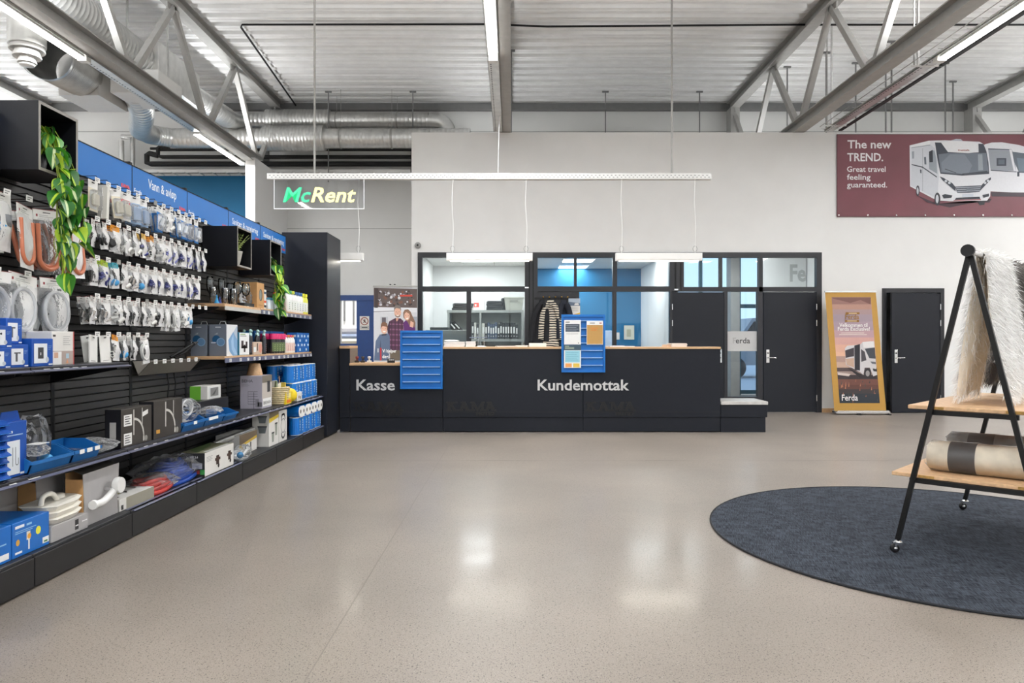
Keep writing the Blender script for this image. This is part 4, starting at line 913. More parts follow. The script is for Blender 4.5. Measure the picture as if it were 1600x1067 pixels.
# ================================================================ GOODS STANDING ON THE SHELVES
TBLUE = mat('carton_blue', (18, 78, 168), 0.4, noise=0.05, nscale=8); BINB = mat('bin_blue', (28, 104, 172), 0.35, noise=0.04)
DARKC = mat('carton_dark', (64, 60, 56), 0.4, noise=0.15, nscale=7); NEARB = mat('carton_black', (26, 26, 30), 0.4, noise=0.05)
GREYC = mat('carton_grey', (166, 164, 164), 0.5, noise=0.04); LAVC = mat('carton_lavender', (186, 182, 196), 0.5, noise=0.03); KRAFT = mat('kraft_card', (196, 150, 98), 0.65, noise=0.08)
OFFW = mat('carton_white', (226, 224, 220), 0.5, noise=0.03); PEWTER = mat('carton_pewter', (116, 124, 138), 0.45, noise=0.03)
def carton(name, label, cat, xf, y0, y1, z, d, h, m, front=None, near=None, top=None, group=None, turn=0.0, sides=None):
    w = y1 - y0
    b = MB().rbox(-w / 2, w / 2, 0, d, 0, h, m, min(0.0025, w / 10))
    o = b.build(name, None, (xf, (y0 + y1) / 2, z), PI / 2 + turn); tag(o, label, cat, group)
    FP, NP, TP = plane((-w / 2, -0.0004, 0), (1, 0, 0), (0, 0, 1)), plane((-w / 2 - 0.0004, d, 0), (0, -1, 0), (0, 0, 1)), plane((-w / 2, 0, h + 0.0004), (1, 0, 0), (0, 1, 0))
    for fn, P, a, c, nm in ((front, FP, w, h, 'front_print'), (near, NP, d, h, 'side_print'), (top, TP, w, d, 'top_print')):
        if fn: p = MB(); fn(p, P, a, c); p.build(nm, o)
    return o
def Yp(px, xf): return yof(px, xf)
WH = (238, 240, 244)
# ---- eye-level charcoal shelf: blue and white cartons
def cam_print(col2=(90, 92, 98), tag_=True, block=False):
    def f(p, P, w, h):
        p.rect(P, w * 0.08, h * 0.12, w * 0.70, h * 0.82, (228, 232, 238), 1)
        if block: p.rect(P, w * 0.26, h * 0.28, w * 0.52, h * 0.68, (52, 54, 58), 2); p.rect(P, w * 0.36, h * 0.4, w * 0.40, h * 0.5, (230, 230, 230), 3)
        else: p.rect(P, w * 0.22, h * 0.60, w * 0.52, h * 0.66, col2, 2); p.rect(P, w * 0.29, h * 0.26, w * 0.40, h * 0.62, col2, 2); p.disc(P, w * 0.52, h * 0.63, w * 0.035, col2, 2)
        p.disc(P, w * 0.70, h * 0.24, w * 0.075, (190, 196, 204), 2, ry=h * 0.10); p.rect(P, w * 0.76, h * 0.04, w * 0.96, h * 0.09, WH, 2)
        for i in range(3): p.rect(P, w * 0.75, h * (0.72 - i * 0.06), w * (0.92 - 0.03 * i), h * (0.735 - i * 0.06), (150, 180, 220), 1)
    return f
def tside(p, P, w, h): p.rect(P, w * 0.1, h * 0.1, w * 0.5, h * 0.16, WH, 1)
XA = -2.44; za = 1.1005
BC = 'blue heater cartons on the eye-level shelf'
carton('blue_carton', 'blue carton with dark fitting picture, lower one at the left edge', 'carton', XA, 3.33, Yp(17, XA), za, 0.16, 0.10, TBLUE, cam_print((50, 52, 56)), tside, group=BC)
carton('blue_carton', 'blue carton with dark fitting picture, stacked above the one at the left edge', 'carton', XA, 3.34, Yp(19, XA), za + 0.1005, 0.16, 0.105, TBLUE, cam_print((50, 52, 56)), tside, group=BC)
carton('blue_carton', 'blue carton with grey fitting picture standing right on the shelf', 'carton', XA - 0.02, Yp(18, XA) + 0.015, Yp(51, XA), za, 0.18, 0.115, TBLUE, cam_print(), tside, group=BC)
carton('blue_carton', 'largest blue carton with grey fitting picture, topmost of its stack', 'carton', XA - 0.05, Yp(19, XA) + 0.03, Yp(50, XA), za + 0.116, 0.18, 0.13, TBLUE, cam_print(), tside, group=BC)
carton('blue_carton', 'blue carton showing a black rectangular panel, beside the white carton', 'carton', XA - 0.01, Yp(52, XA) + 0.006, Yp(86, XA), za, 0.18, 0.145, TBLUE, cam_print(block=True), tside, group=BC)
def lamp_print(p, P, w, h):
    p.rect(P, 0.03 * w, 0.02 * h, w, 0.42 * h, (176, 160, 152), 1); p.rect(P, 0.03 * w, 0.02 * h, 0.42 * w, 0.40 * h, (232, 230, 228), 2); p.rect(P, 0.08 * w, 0.22 * h, 0.26 * w, 0.38 * h, (206, 164, 140), 3)
    p.rect(P, 0.62 * w, 0.2 * h, 0.76 * w, 0.34 * h, (170, 196, 210), 2); p.poly(P, [(0.62 * w, 0.05 * h), (0.74 * w, 0.05 * h), (0.68 * w, 0.18 * h)], (216, 150, 110), 2)
    p.rect(P, 0.96 * w, 0, w, h, (190, 60, 56), 2); p.rect(P, 0.04 * w, 0.84 * h, 0.16 * w, 0.9 * h, (60, 56, 56), 1)
    for i in range(5): p.rect(P, 0.5 * w, (0.84 - i * 0.06) * h, (0.82 - 0.05 * (i % 2)) * w, (0.855 - i * 0.06) * h, (170, 170, 170), 1)
carton('white_carton', 'white carton with grey-pink picture strip, right of the blue cartons', 'carton', XA - 0.03, Yp(88, XA) + 0.01, Yp(127, XA) - 0.02, za, 0.14, 0.185, OFFW, lamp_print)
o = thing('white_fan_head', 'white rounded plastic part tilted behind the white carton', 'part', (XA - 0.27, 4.02, za + 0.0), PI / 2)
MB().rbox(-0.12, 0.06, 0, 0.07, 0, 0.19, WHITEP, 0.01).build('base', o); MB().rbox(-0.03, 0.03, 0.0, 0.05, 0.19, 0.30, WHITEP, 0.02, M=Matrix.Rotation(0.35, 4, 'Y')).build('head', o)
# ---- low charcoal shelf
zb = 0.5565; XL = -2.45
def pouchbox(label, xf, y0, y1, z, d, h, group):
    w = y1 - y0
    m = MB(); m.prism([(0.0, 0.012), (0.03, 0.0), (d, 0.0), (d, h), (0.03, h), (0.0, h * 0.45)], 'x', -w / 2, w / 2, TBLUE); m.prism([(-0.004, h * 0.3), (0.03, h * 0.9), (0.03, h * 0.85)], 'x', -w / 2 + 0.004, w / 2 - 0.004, BINB)
    return tag(m.build('blue_pouch', None, (xf, (y0 + y1) / 2, z), PI / 2 + random.uniform(-0.05, 0.05)), label, 'pouch', group)
for i in range(8): pouchbox('flat blue pouch in the front stack at the left edge, %s from the bottom' % ords(i), XL + 0.02 - 0.008 * (i % 3), 3.28, 3.475 + 0.008 * (i % 3), zb + 0.0365 * i, 0.19, 0.036, 'front stack of blue pouches')
for i in range(9): pouchbox('flat blue pouch in the taller rear stack, %s from the bottom' % ords(i), XL - 0.19, 3.29, 3.53 + 0.016 * ((i * 2) % 3) - (0.06 if i == 6 else 0), zb + 0.052 * i, 0.2, 0.051, 'rear stack of blue pouches')
def hook_print(p, P, w, h):
    p.rect(P, w * 0.07, h * 0.05, w * 0.66, h * 0.66, (226, 232, 238), 1)
    p.rect(P, w * 0.30, h * 0.2, w * 0.33, h * 0.54, (120, 124, 130), 2); p.rect(P, w * 0.44, h * 0.24, w * 0.47, h * 0.54, (120, 124, 130), 2); p.rect(P, w * 0.57, h * 0.24, w * 0.60, h * 0.34, (120, 124, 130), 2)
    p.ring(P, w * 0.52, h * 0.25, w * 0.05, w * 0.08, (120, 124, 130), 2, 10, PI, 2 * PI)
    p.rect(P, w * 0.07, h * 0.80, w * 0.32, h * 0.84, WH, 1); p.rect(P, w * 0.07, h * 0.75, w * 0.8, h * 0.77, (160, 190, 226), 1); p.rect(P, w * 0.68, h * 0.03, w * 0.95, h * 0.07, WH, 1)
o = carton('blue_carton', 'tall blue hanging carton with a bent rod picture, behind the pouch stack', 'carton', XL - 0.02, Yp(15, XL), Yp(48, XL), zb, 0.07, 0.275, TBLUE, hook_print)
m = MB(); w_ = Yp(48, XL) - Yp(15, XL); m.prism([(-w_ / 2, 0.275), (w_ / 2, 0.275), (w_ / 2 - 0.02, 0.325), (-w_ / 2 + 0.02, 0.325)], 'y', 0.033, 0.037, TBLUE); m.build('hang_tab', o)
o = carton('blue_carton', 'second tall blue hanging carton standing behind the first', 'carton', XL - 0.11, Yp(10, XL), Yp(43, XL), zb, 0.06, 0.285, TBLUE)
def bin_(label, y0, y1, xf=-2.43, d=0.22, h=0.105, tags=()):
    w = y1 - y0; t = 0.006; r = thing('storage_bin', label, 'bin', (xf, (y0 + y1) / 2, zb), PI / 2, 'blue stacking bins on the low shelf')
    m = MB(); side = [(0.02, 0.0), (d, 0.0), (d, h), (0.09, h), (0.0, h * 0.58), (0.0, h * 0.5)]
    for a in (-w / 2, w / 2 - t): m.prism(side, 'x', a, a + t, BINB)
    m.box(-w / 2, w / 2, 0.02, d, 0, t, BINB).box(-w / 2, w / 2, d - t, d, 0, h, BINB).prism([(0.0, h * 0.5), (0.02, 0.0), (0.028, 0.0), (0.008, h * 0.5)], 'x', -w / 2, w / 2, BINB)
    m.build('bin_body', r)
    MB().prism([(-0.008, h * 0.44), (-0.008, h * 0.60), (0.008, h * 0.60), (0.008, h * 0.44)], 'x', -w / 2 - 0.003, w / 2 + 0.003, BINB).build('front_lip', r)
    for a, b in tags: MB().box(-w / 2 + a * w, -w / 2 + b * w, -0.0095, -0.0085, h * 0.40, h * 0.62, CARD).build('sticker', r)
    return r
bin_('blue stacking bin nearest the viewer, filled with a standing clear bag', Yp(50, -2.43), Yp(115, -2.43) - 0.01)
bin_('blue stacking bin with three white stickers on its lip', Yp(116, -2.43), Yp(157, -2.43), tags=((0.15, 0.32), (0.42, 0.62), (0.72, 0.92)))
bin_('blue stacking bin right of the faucet cartons, heaped with a clear bag', Yp(287, -2.43), Yp(321, -2.43), tags=((0.4, 0.55),))
bin_('blue stacking bin with one white sticker, third from the far end', Yp(322, -2.43), Yp(350, -2.43), tags=((0.1, 0.6),))
bin_('small blue stacking bin, farthest one beside the grey heater carton', Yp(351, -2.43), Yp(372, -2.43) - 0.01, h=0.09)
def lump(name, label, loc, sx, sy_, sz, m=None, seed=1, inner=None, flat=False, cat='bag', rz=0.0):
    """crumpled clear bag; inner adds the goods seen through it"""
    R = random.Random(seed); n, k = 18, 9; vs, fs = [], []
    for i in range(k + 1):
        t = i / k
        for j in range(n):
            a = 2 * PI * j / n
            r = (math.sin(PI * min(0.98, 0.12 + 0.8 * t)) ** 0.5 if not flat else math.sin(PI * (0.08 + 0.86 * t)) ** 0.6) * (1 + R.uniform(-0.16, 0.16))
            vs.append((sx * r * math.copysign(abs(math.cos(a)) ** 0.8, math.cos(a)), sy_ * r * math.copysign(abs(math.sin(a)) ** 0.8, math.sin(a)), sz * t * (1 + R.uniform(-0.05, 0.05) * (t > 0.2))))
    for i in range(k):
        for j in range(n): fs.append((i * n + j, i * n + (j + 1) % n, (i + 1) * n + (j + 1) % n, (i + 1) * n + j))
    fs += [tuple(range(n - 1, -1, -1)), tuple(range(k * n, k * n + n))]
    b = MB().add(vs, fs, m or FILM, False)
    o = tag(b.build(name, None, loc, rz), label, cat)
    if inner: q = MB(); inner(q); q.build('goods', o)
    return o
def inner1(q): q.tube([(0.0, -0.03, 0.03), (0.02, 0.0, 0.17)], [0.035, 0.012], mat('dark_grey_part', (96, 98, 104), 0.4), 10); q.ball((0.04, 0.05, 0.03), 0.035, mat('bright_blue', (70, 160, 220), 0.4))
o = lump('clear_bag', 'tall crumpled clear bag with blue part standing in the nearest bin', (-2.53, 3.78, zb + 0.012), 0.065, 0.10, 0.27, seed=3, inner=inner1)
o = lump('clear_bag', 'small clear bag with white label lying over the nearest bin lip', (-2.455, 3.70, zb + 0.085), 0.05, 0.06, 0.06, FILM2, 4); MB().box(-0.03, 0.04, -0.045, 0.045, 0.061, 0.063, CARD).build('label_card', o)
def inner2(q):
    for i in range(4): q.tube([(0.03 * math.cos(i), 0.05 * (i - 1.5), 0.02), (0.03 * math.sin(i), 0.05 * (i - 1.5) + 0.04, 0.03)], 0.012, NAVYG, 8)
NAVYG = mat('slate_part', (70, 80, 104), 0.4)
lump('clear_bag', 'flat clear bag with grey connectors lying before the faucet carton', (-2.56, 4.36, zb), 0.13, 0.14, 0.085, FILM2, 6, inner2, flat=True)
def faucet_print(p, P, w, h):
    L = (206, 204, 198)
    p.rect(P, w * 0.38, h * 0.28, w * 0.41, h * 0.95, L, 1); p.rect(P, w * 0.66, h * 0.45, w * 0.68, h * 0.96, L, 1)
    for k in range(8):
        a, b = PI / 2 - k * PI / 16, PI / 2 - (k + 1) * PI / 16; r0, r1 = w * 0.30, w * 0.34; cu, cv = w * 0.40, h * 0.20
        p.poly(P, [(cu + r0 * math.cos(a), cv + r0 * math.sin(a)), (cu + r1 * math.cos(a), cv + r1 * math.sin(a)), (cu + r1 * math.cos(b), cv + r1 * math.sin(b)), (cu + r0 * math.cos(b), cv + r0 * math.sin(b))], L, 1)
    p.rect(P, w * 0.70, h * 0.06, w * 0.74, h * 0.24, L, 1); p.disc(P, w * 0.8, h * 0.12, w * 0.05, (150, 148, 142), 1, ry=h * 0.08)
def faucet1(p, P, w, h):
    faucet_print(p, P, w, h)
    for a, b in ((0.55, 0.84), (0.06, 0.36)):
        p.rect(P, w * 0.08, h * a, w * 0.33, h * b, (236, 236, 234), 2)
        for i in range(4): p.rect(P, w * 0.11, h * (a + 0.05 + 0.06 * i), w * (0.28 - 0.03 * (i % 2)), h * (a + 0.075 + 0.06 * i), (90, 90, 90), 3)
    p.poly(P, [(w * 0.68, h * 0.72), (w * 0.86, h * 0.78), (w * 0.86, h * 0.90), (w * 0.68, h * 0.84)], (232, 232, 230), 3)
def side1(p, P, w, h): p.rect(P, w * 0.3, h * 0.3, w * 0.7, h * 0.72, (176, 174, 170), 1); p.rect(P, w * 0.34, h * 0.34, w * 0.45, h * 0.42, (60, 60, 60), 2)
o = carton('faucet_carton', 'dark carton with pale faucet picture and white stickers, nearer of the pair', 'carton', XL, Yp(189, XL), Yp(237, XL), zb, 0.10, 0.245, DARKC, faucet1, None, group='dark faucet cartons'); 
w_ = Yp(237, XL) - Yp(189, XL); p = MB(); P = plane((-w_ / 2 - 0.0004, 0.10, 0), (0, -1, 0), (0, 0, 1)); p.rect(P, 0, 0, 0.10, 0.245, NEARB, 1); p.rect(P, 0.03, 0.06, 0.07, 0.165, (176, 174, 170), 2); p.build('side_print', o)
def faucet2(p, P, w, h): faucet_print(p, P, w, h); p.rect(P, w * 0.08, h * 0.14, w * 0.2, h * 0.24, (204, 150, 60), 2)
o = carton('faucet_carton', 'dark carton with pale faucet picture and no stickers, farther of the pair', 'carton', XL, Yp(240, XL), Yp(285, XL), zb, 0.10, 0.26, DARKC, faucet2, None, group='dark faucet cartons')
w_ = Yp(285, XL) - Yp(240, XL); p = MB(); P = plane((-w_ / 2 - 0.0004, 0.10, 0), (0, -1, 0), (0, 0, 1)); p.rect(P, 0, 0, 0.10, 0.26, NEARB, 1); p.build('side_print', o)
def inner3(q):
    for k in range(3): q.tube([(0.01 * k, 0.09 * math.cos(t), 0.08 + 0.06 * math.sin(t) + 0.012 * k) for t in [2 * PI * j / 20 for j in range(21)]], 0.008, WHITEP, 6)
lump('clear_bag', 'clear bag with a white coiled hose heaped on the blue bin', (-2.52, 5.52, zb + 0.06), 0.08, 0.16, 0.17, FILM, 8, inner3)
lump('clear_bag', 'clear bag of pale tubes lying in the far blue bins', (-2.55, 6.05, zb + 0.05), 0.07, 0.2, 0.075, FILM2, 9, flat=True)
def starp(p, P, w, h):
    for i in range(5): p.disc(P, w * (0.2 + 0.15 * i), h * (0.5 + 0.1 * ((i * 3) % 4 - 1.5)), 0.012, (170, 168, 164), 1, n=8)
carton('black_carton', 'long black carton behind the blue bins, green box on top', 'carton', -2.58, 5.92, 6.52, zb, 0.26, 0.175, NEARB, starp)
def gfront(p, P, w, h): p.rect(P, w * 0.08, h * 0.06, w * 0.94, h * 0.94, (214, 216, 214), 1); p.rect(P, w * 0.2, h * 0.2, w * 0.8, h * 0.84, (126, 126, 124), 2); p.poly(P, [(w * 0.3, h * 0.3), (w * 0.5, h * 0.3), (w * 0.7, h * 0.8)], (70, 70, 70), 3)
def gside(p, P, w, h): p.rect(P, 0, 0, w * 0.62, h, (110, 182, 56), 1)
carton('small_carton', 'small white and green carton standing on the long black carton', 'carton', -2.60, 6.12, 6.40, zb + 0.1755, 0.15, 0.115, OFFW, gfront, gside)
def beha_side(p, P, w, h):
    p.text(P, 'BEHA', w * 0.08, h * 0.80, 0.042, ink((58, 56, 62)), 1, bold=0.0, width=w * 0.5)
    for i in range(3): p.rect(P, w * 0.08, h * (0.74 - 0.035 * i), w * (0.36 + 0.06 * (i % 2)), h * (0.748 - 0.035 * i), (140, 138, 148), 1)
    for i in range(6): p.rect(P, w * 0.36, h * (0.14 + 0.075 * i), w * 0.80, h * (0.15 + 0.075 * i), (80, 78, 86), 1); 
    p.rect(P, w * 0.36, h * 0.14, w * 0.37, h * 0.53, (80, 78, 86), 1); p.rect(P, w * 0.62, h * 0.0, w * 0.64, h * 0.5, (80, 78, 86), 1); p.rect(P, w * 0.7, h * 0.05, w * 0.86, h * 0.3, (150, 146, 158), 2); p.rect(P, w * 0.8, h * 0.06, w, h * 0.2, (110, 108, 114), 2)
def beha_front(p, P, w, h):
    p.rect(P, 0, h * 0.28, w, h, (196, 188, 180), 1); p.rect(P, 0, h * 0.78, w, h, (120, 112, 100), 2); p.rect(P, w * 0.5, h * 0.48, w * 0.8, h * 0.82, (48, 48, 50), 3)
    p.rect(P, w * 0.06, h * 0.06, w * 0.94, h * 0.3, (238, 238, 236), 2); p.text(P, 'BEHA', w * 0.12, h * 0.12, 0.045, ink((50, 50, 54)), 4, bold=0.0, width=w * 0.76)
carton('heater_carton', 'pale lavender panel heater carton lettered on its side and end', 'carton', -2.50, 7.17, 7.46, zb, 0.22, 0.33, LAVC, beha_front, beha_side)
o = thing('wooden_cup', 'small tapered light wooden shade standing on the heater carton', 'shade', (-2.62, 7.30, zb + 0.3305))
MB().lathe([(0.076, 0), (0.078, 0.003), (0.052, 0.118), (0.050, 0.12), (0.048, 0.116), (0.07, 0.006), (0.0, 0.006)], WOOD, 24).build('shade', o); MB().lathe([(0.012, 0.118), (0.012, 0.122), (0.0, 0.122)], KRAFT, 10).build('top_ring', o)
o = thing('wicker_basket', 'round pale wicker basket with packets, between heater carton and tissue packs', 'basket', (-2.53, 7.72, zb))
m = MB(); 
for i in range(9): m.tube([((0.105 + 0.0025 * i) * math.cos(a), (0.105 + 0.0025 * i) * math.sin(a), 0.01 + 0.021 * i) for a in [2 * PI * j / 24 for j in range(25)]], 0.0095, mat('wicker', (206, 190, 152), 0.6, noise=0.2, nscale=40), 6)
m.build('woven_side', o); MB().lathe([(0.0, 0), (0.10, 0), (0.10, 0.005), (0.0, 0.005)], KRAFT, 20).build('bottom', o)
for k, (a, c) in enumerate((((0.03, -0.04), (226, 224, 206)), ((-0.03, 0.0), (190, 206, 160)), ((0.04, 0.05), (236, 206, 90)), ((-0.04, 0.06), (220, 220, 214)))):
    q = MB().rbox(-0.045, 0.045, -0.006, 0.006, 0, 0.21 + 0.02 * (k % 2), ink(c), 0.004).build('packet', None, (-2.53 + a[0], 7.72 + a[1], zb + 0.02), PI / 2 + 0.4 * k); q.rotation_euler = (0.08, 0.1 * (k - 1.5), PI / 2 + 0.5 * k)
    tag(q, 'slim %s packet standing in the wicker basket' % ('cream', 'pale green', 'yellow', 'off-white')[k], 'packet', 'packets in the wicker basket')
tag(MB().tube([(0, 0, 0.0), (0, 0, 0.29)], 0.004, WOOD, 6).build('thin_stick', None, (-2.50, 7.70, zb + 0.01)), 'thin wooden stick standing up out of the wicker basket', 'stick')
YEL = mat('bright_yellow', (238, 208, 40), 0.45)
def yelp(p, P, w, h): p.rect(P, w * 0.1, h * 0.1, w * 0.9, h * 0.35, (226, 120, 40), 1); p.rect(P, w * 0.15, h * 0.5, w * 0.85, h * 0.9, (250, 236, 150), 1)
carton('yellow_packet', 'yellow and orange packet leaning before the wicker basket', 'packet', -2.415, 7.66, 7.85, zb, 0.03, 0.13, YEL, yelp)
o = thing('tissue_roll', 'yellow disc-shaped roll standing beside the white handle box', 'roll', (-2.48, 7.98, zb)); MB().lathe([(0.02, -0.045), (0.075, -0.045), (0.078, 0), (0.075, 0.045), (0.02, 0.045)], YEL, 24, c=(0, 0, 0), M=Matrix.Translation((0, 0, 0.079)) @ Matrix.Rotation(0.6, 4, 'Z') @ Matrix.Rotation(PI / 2, 4, 'X')).build('roll', o)
def boxp(p, P, w, h): p.rect(P, w * 0.25, h * 0.3, w * 0.45, h * 0.6, (150, 110, 90), 1); p.rect(P, w * 0.6, h * 0.2, w * 0.75, h * 0.5, (90, 90, 90), 1)
o = carton('white_carton', 'small white box with a handle beside the yellow roll', 'carton', -2.415, 8.06, 8.24, zb, 0.08, 0.10, OFFW, boxp); MB().tube([(-0.05, 0.04, 0.10), (-0.03, 0.04, 0.14), (0.03, 0.04, 0.14), (0.05, 0.04, 0.10)], 0.007, WHITEP, 6).build('handle', o)
# toilet tissue packs: two rolls wide in blue film
TP_BLUE = film('tissue_blue_film', (0.05, 0.35, 0.75), 0.75, rough=0.25, bump=0.15, bscale=12, white=0.0); TPB = mat('tissue_pack_blue', (14, 112, 200), 0.3, noise=0.06, nscale=20); TPW = mat('tissue_white', (240, 240, 238), 0.8, noise=0.02)
def tissue_mesh():
    b = MB(); R_, h = 0.062, 0.20
    pts = []
    for cx in (-0.062, 0.062):
        a0 = PI / 2 if cx < 0 else -PI / 2
        pts += [(cx + R_ * math.cos(a0 + PI * j / 8), 0.0 + R_ * math.sin(a0 + PI * j / 8)) for j in range(9)]
    b.prism(pts, 'z', 0.006, h - 0.006, TPB); b.prism([(p[0] * 0.97, p[1] * 0.97) for p in pts], 'z', 0, h, TPW)
    return b.mesh('tissue_pack')
def tissue_parts():
    t = MB()
    for cx in (-0.062, 0.062):
        for z in (0.2002, -0.0002): t.lathe([(0.02, z), (0.024, z)], mat('card_core', (160, 150, 140), 0.7), 16, c=(cx, 0, 0)); t.poly(Matrix.Translation((cx, 0, z)), [(0.02 * math.cos(2 * PI * j / 12), 0.02 * math.sin(2 * PI * j / 12)) for j in range(12)], (70, 66, 62), 1 if z > 0.1 else -1)
    P = plane((-0.062, -0.0635, 0), (1, 0, 0), (0, 0, 1)); p = MB()
    for i in range(4): p.rect(P, -0.004 + 0.004 * (i % 2), 0.05 + 0.03 * i, 0.014 + 0.003 * (i % 3), 0.068 + 0.03 * i, (226, 236, 246), 1)
    p.disc(P, -0.004, 0.17, 0.007, (196, 214, 70), 1); p.disc(P, 0.012, 0.16, 0.005, (236, 226, 120), 2)
    P = plane((0.062, -0.0635, 0), (1, 0, 0), (0, 0, 1))
    for i in range(5): p.rect(P, -0.03 + 0.006 * (i % 2), 0.04 + 0.028 * i, -0.004 + 0.003 * (i % 3), 0.055 + 0.028 * i, (226, 236, 246), 1)
    p.disc(P, -0.02, 0.18, 0.007, (196, 214, 70), 1)
    P = plane((0.1245, 0, 0), (0, 1, 0), (0, 0, 1))
    for i in range(5): p.rect(P, -0.012, 0.04 + 0.025 * i, 0.016, 0.055 + 0.025 * i, (226, 236, 246), 1)
    p.disc(P, 0, 0.178, 0.008, (196, 214, 70), 1)
    return t.mesh('roll_cores'), p.mesh('film_print')
TM = tissue_mesh(); TC_, TPR = tissue_parts()
def tissue(label, loc, rot=(0, 0, 0), grp='tissue packs on the low shelf'):
    o = bpy.data.objects.new('tissue_pack', TM); COL.objects.link(o); o.location = loc; o.rotation_euler = rot; tag(o, label, 'tissue pack', grp)
    link('roll_cores', TC_, o); link('film_print', TPR, o)
rowz = (('lower', zb + 0.0), ('upper', zb + 0.2008))
for lv, z in rowz:
    for i in range(4):
        y = 8.16 + 0.25 * i
        if lv == 'lower' and i == 0: y += 0.03
        tissue('tissue pack, %s tier on the low shelf, aisle side, %s from near end' % (lv, ords(i)), (-2.505 - (0.02 if lv == 'upper' else 0), y, z), (0, 0, PI / 2))
        tissue('tissue pack, %s tier on the low shelf, slat side, %s from near end' % (lv, ords(i)), (-2.70 - (0.01 if lv == 'upper' else 0), y, z), (0, 0, PI / 2))
zd = 0.1735
for i in range(4):
    tissue('tissue pack standing on the plinth deck, aisle side, %s from near end' % ords(i), (-2.46, 8.16 + 0.25 * i, zd), (0, 0, PI / 2), 'tissue packs on the plinth deck')
    tissue('tissue pack standing on the plinth deck, slat side, %s from near end' % ords(i), (-2.66, 8.16 + 0.25 * i, zd), (0, 0, PI / 2), 'tissue packs on the plinth deck')
for i in range(4):
    tissue('blue toilet tissue pack lying with white roll ends outward, %s from the near end' % ords(i), (-2.575, 8.17 + 0.25 * i, zd + 0.2005 + 0.0625), (0, PI / 2, 0), 'tissue packs on the plinth deck') if False else None
    o_ = None
for i in range(4):
    o = bpy.data.objects.new('tissue_pack', TM); COL.objects.link(o); o.location = (-2.59, 8.17 + 0.25 * i, zd + 0.2008 + 0.0625)
    o.rotation_euler = Matrix(((0, 0, 1), (1, 0, 0), (0, 1, 0))).to_euler(); tag(o, 'blue tissue pack lying with white roll ends outward, %s from near end' % ords(i), 'tissue pack', 'tissue packs on the plinth deck')
    link('roll_cores', TC_, o); link('film_print', TPR, o)
# ---- plinth deck
XD = -2.445
def kit_print(p, P, w, h):
    p.rect(P, w * 0.06, h * 0.82, w * 0.30, h * 0.90, WH, 1); p.rect(P, w * 0.36, h * 0.82, w * 0.5, h * 0.88, (150, 200, 236), 1)
    for i in range(2): p.rect(P, w * 0.06, h * (0.72 - 0.05 * i), w * (0.62 - 0.1 * i), h * (0.74 - 0.05 * i), (150, 196, 232), 1)
    p.disc(P, w * 0.68, h * 0.56, w * 0.07, (224, 220, 70), 1, ry=h * 0.12); p.disc(P, w * 0.13, h * 0.42, w * 0.05, (214, 160, 70), 1, ry=h * 0.09)
    p.rect(P, w * 0.36, h * 0.40, w * 0.46, h * 0.64, (228, 220, 206), 1); p.disc(P, w * 0.43, h * 0.50, w * 0.05, (226, 160, 60), 2); p.rect(P, w * 0.40, h * 0.12, w * 0.44, h * 0.42, (226, 226, 226), 2)
    p.rect(P, w * 0.80, h * 0.10, w * 0.98, h * 0.28, (236, 236, 236), 1); p.rect(P, w * 0.84, h * 0.13, w * 0.94, h * 0.18, (60, 120, 60), 2); p.rect(P, w * 0.06, h * 0.10, w * 0.24, h * 0.16, WH, 1)
TB2 = mat('carton_mid_blue', (20, 104, 188), 0.4, noise=0.05)
carton('blue_carton', 'bright blue kit carton with yellow dots on the plinth deck', 'carton', XD + 0.03, Yp(10, XD), Yp(68, XD), zd, 0.30, 0.172, TB2, kit_print)
carton('blue_carton', 'bright blue kit carton cut by the left edge of the view', 'carton', XD + 0.03, 3.10, Yp(8, XD), zd, 0.30, 0.172, TB2, lambda p, P, w, h: (p.rect(P, w * 0.76, h * 0.08, w * 0.95, h * 0.25, (236, 236, 236), 1), p.rect(P, w * 0.5, h * 0.5, w * 0.9, h * 0.54, (150, 196, 232), 1)) and None)
carton('grey_carton', 'large plain grey carton with black top standing behind the bright blue kits', 'carton', XD - 0.30, 3.46, 4.15, zd, 0.09, 0.31, GREYC, None, None, lambda p, P, w, h: p.rect(P, 0, 0, w, h, (36, 36, 38), 1) and None)
o = carton('grey_tray', 'grey open carton tray holding a stack of cream plastic scoops', 'tray', XD + 0.035, Yp(70, XD), Yp(128, XD), zd, 0.22, 0.085, GREYC, lambda p, P, w, h: (p.rect(P, w * 0.62, h * 0.2, w * 0.72, h * 0.85, (40, 40, 42), 1), p.rect(P, w * 0.63, h * 0.42, w * 0.71, h * 0.5, (230, 230, 230), 2), p.rect(P, w * 0.82, h * 0.55, w * 0.97, h * 0.62, (230, 230, 230), 1)) and None)
CREAM = mat('cream_white_plastic', (238, 234, 224), 0.4)
yc = (Yp(70, XD) + Yp(128, XD)) / 2
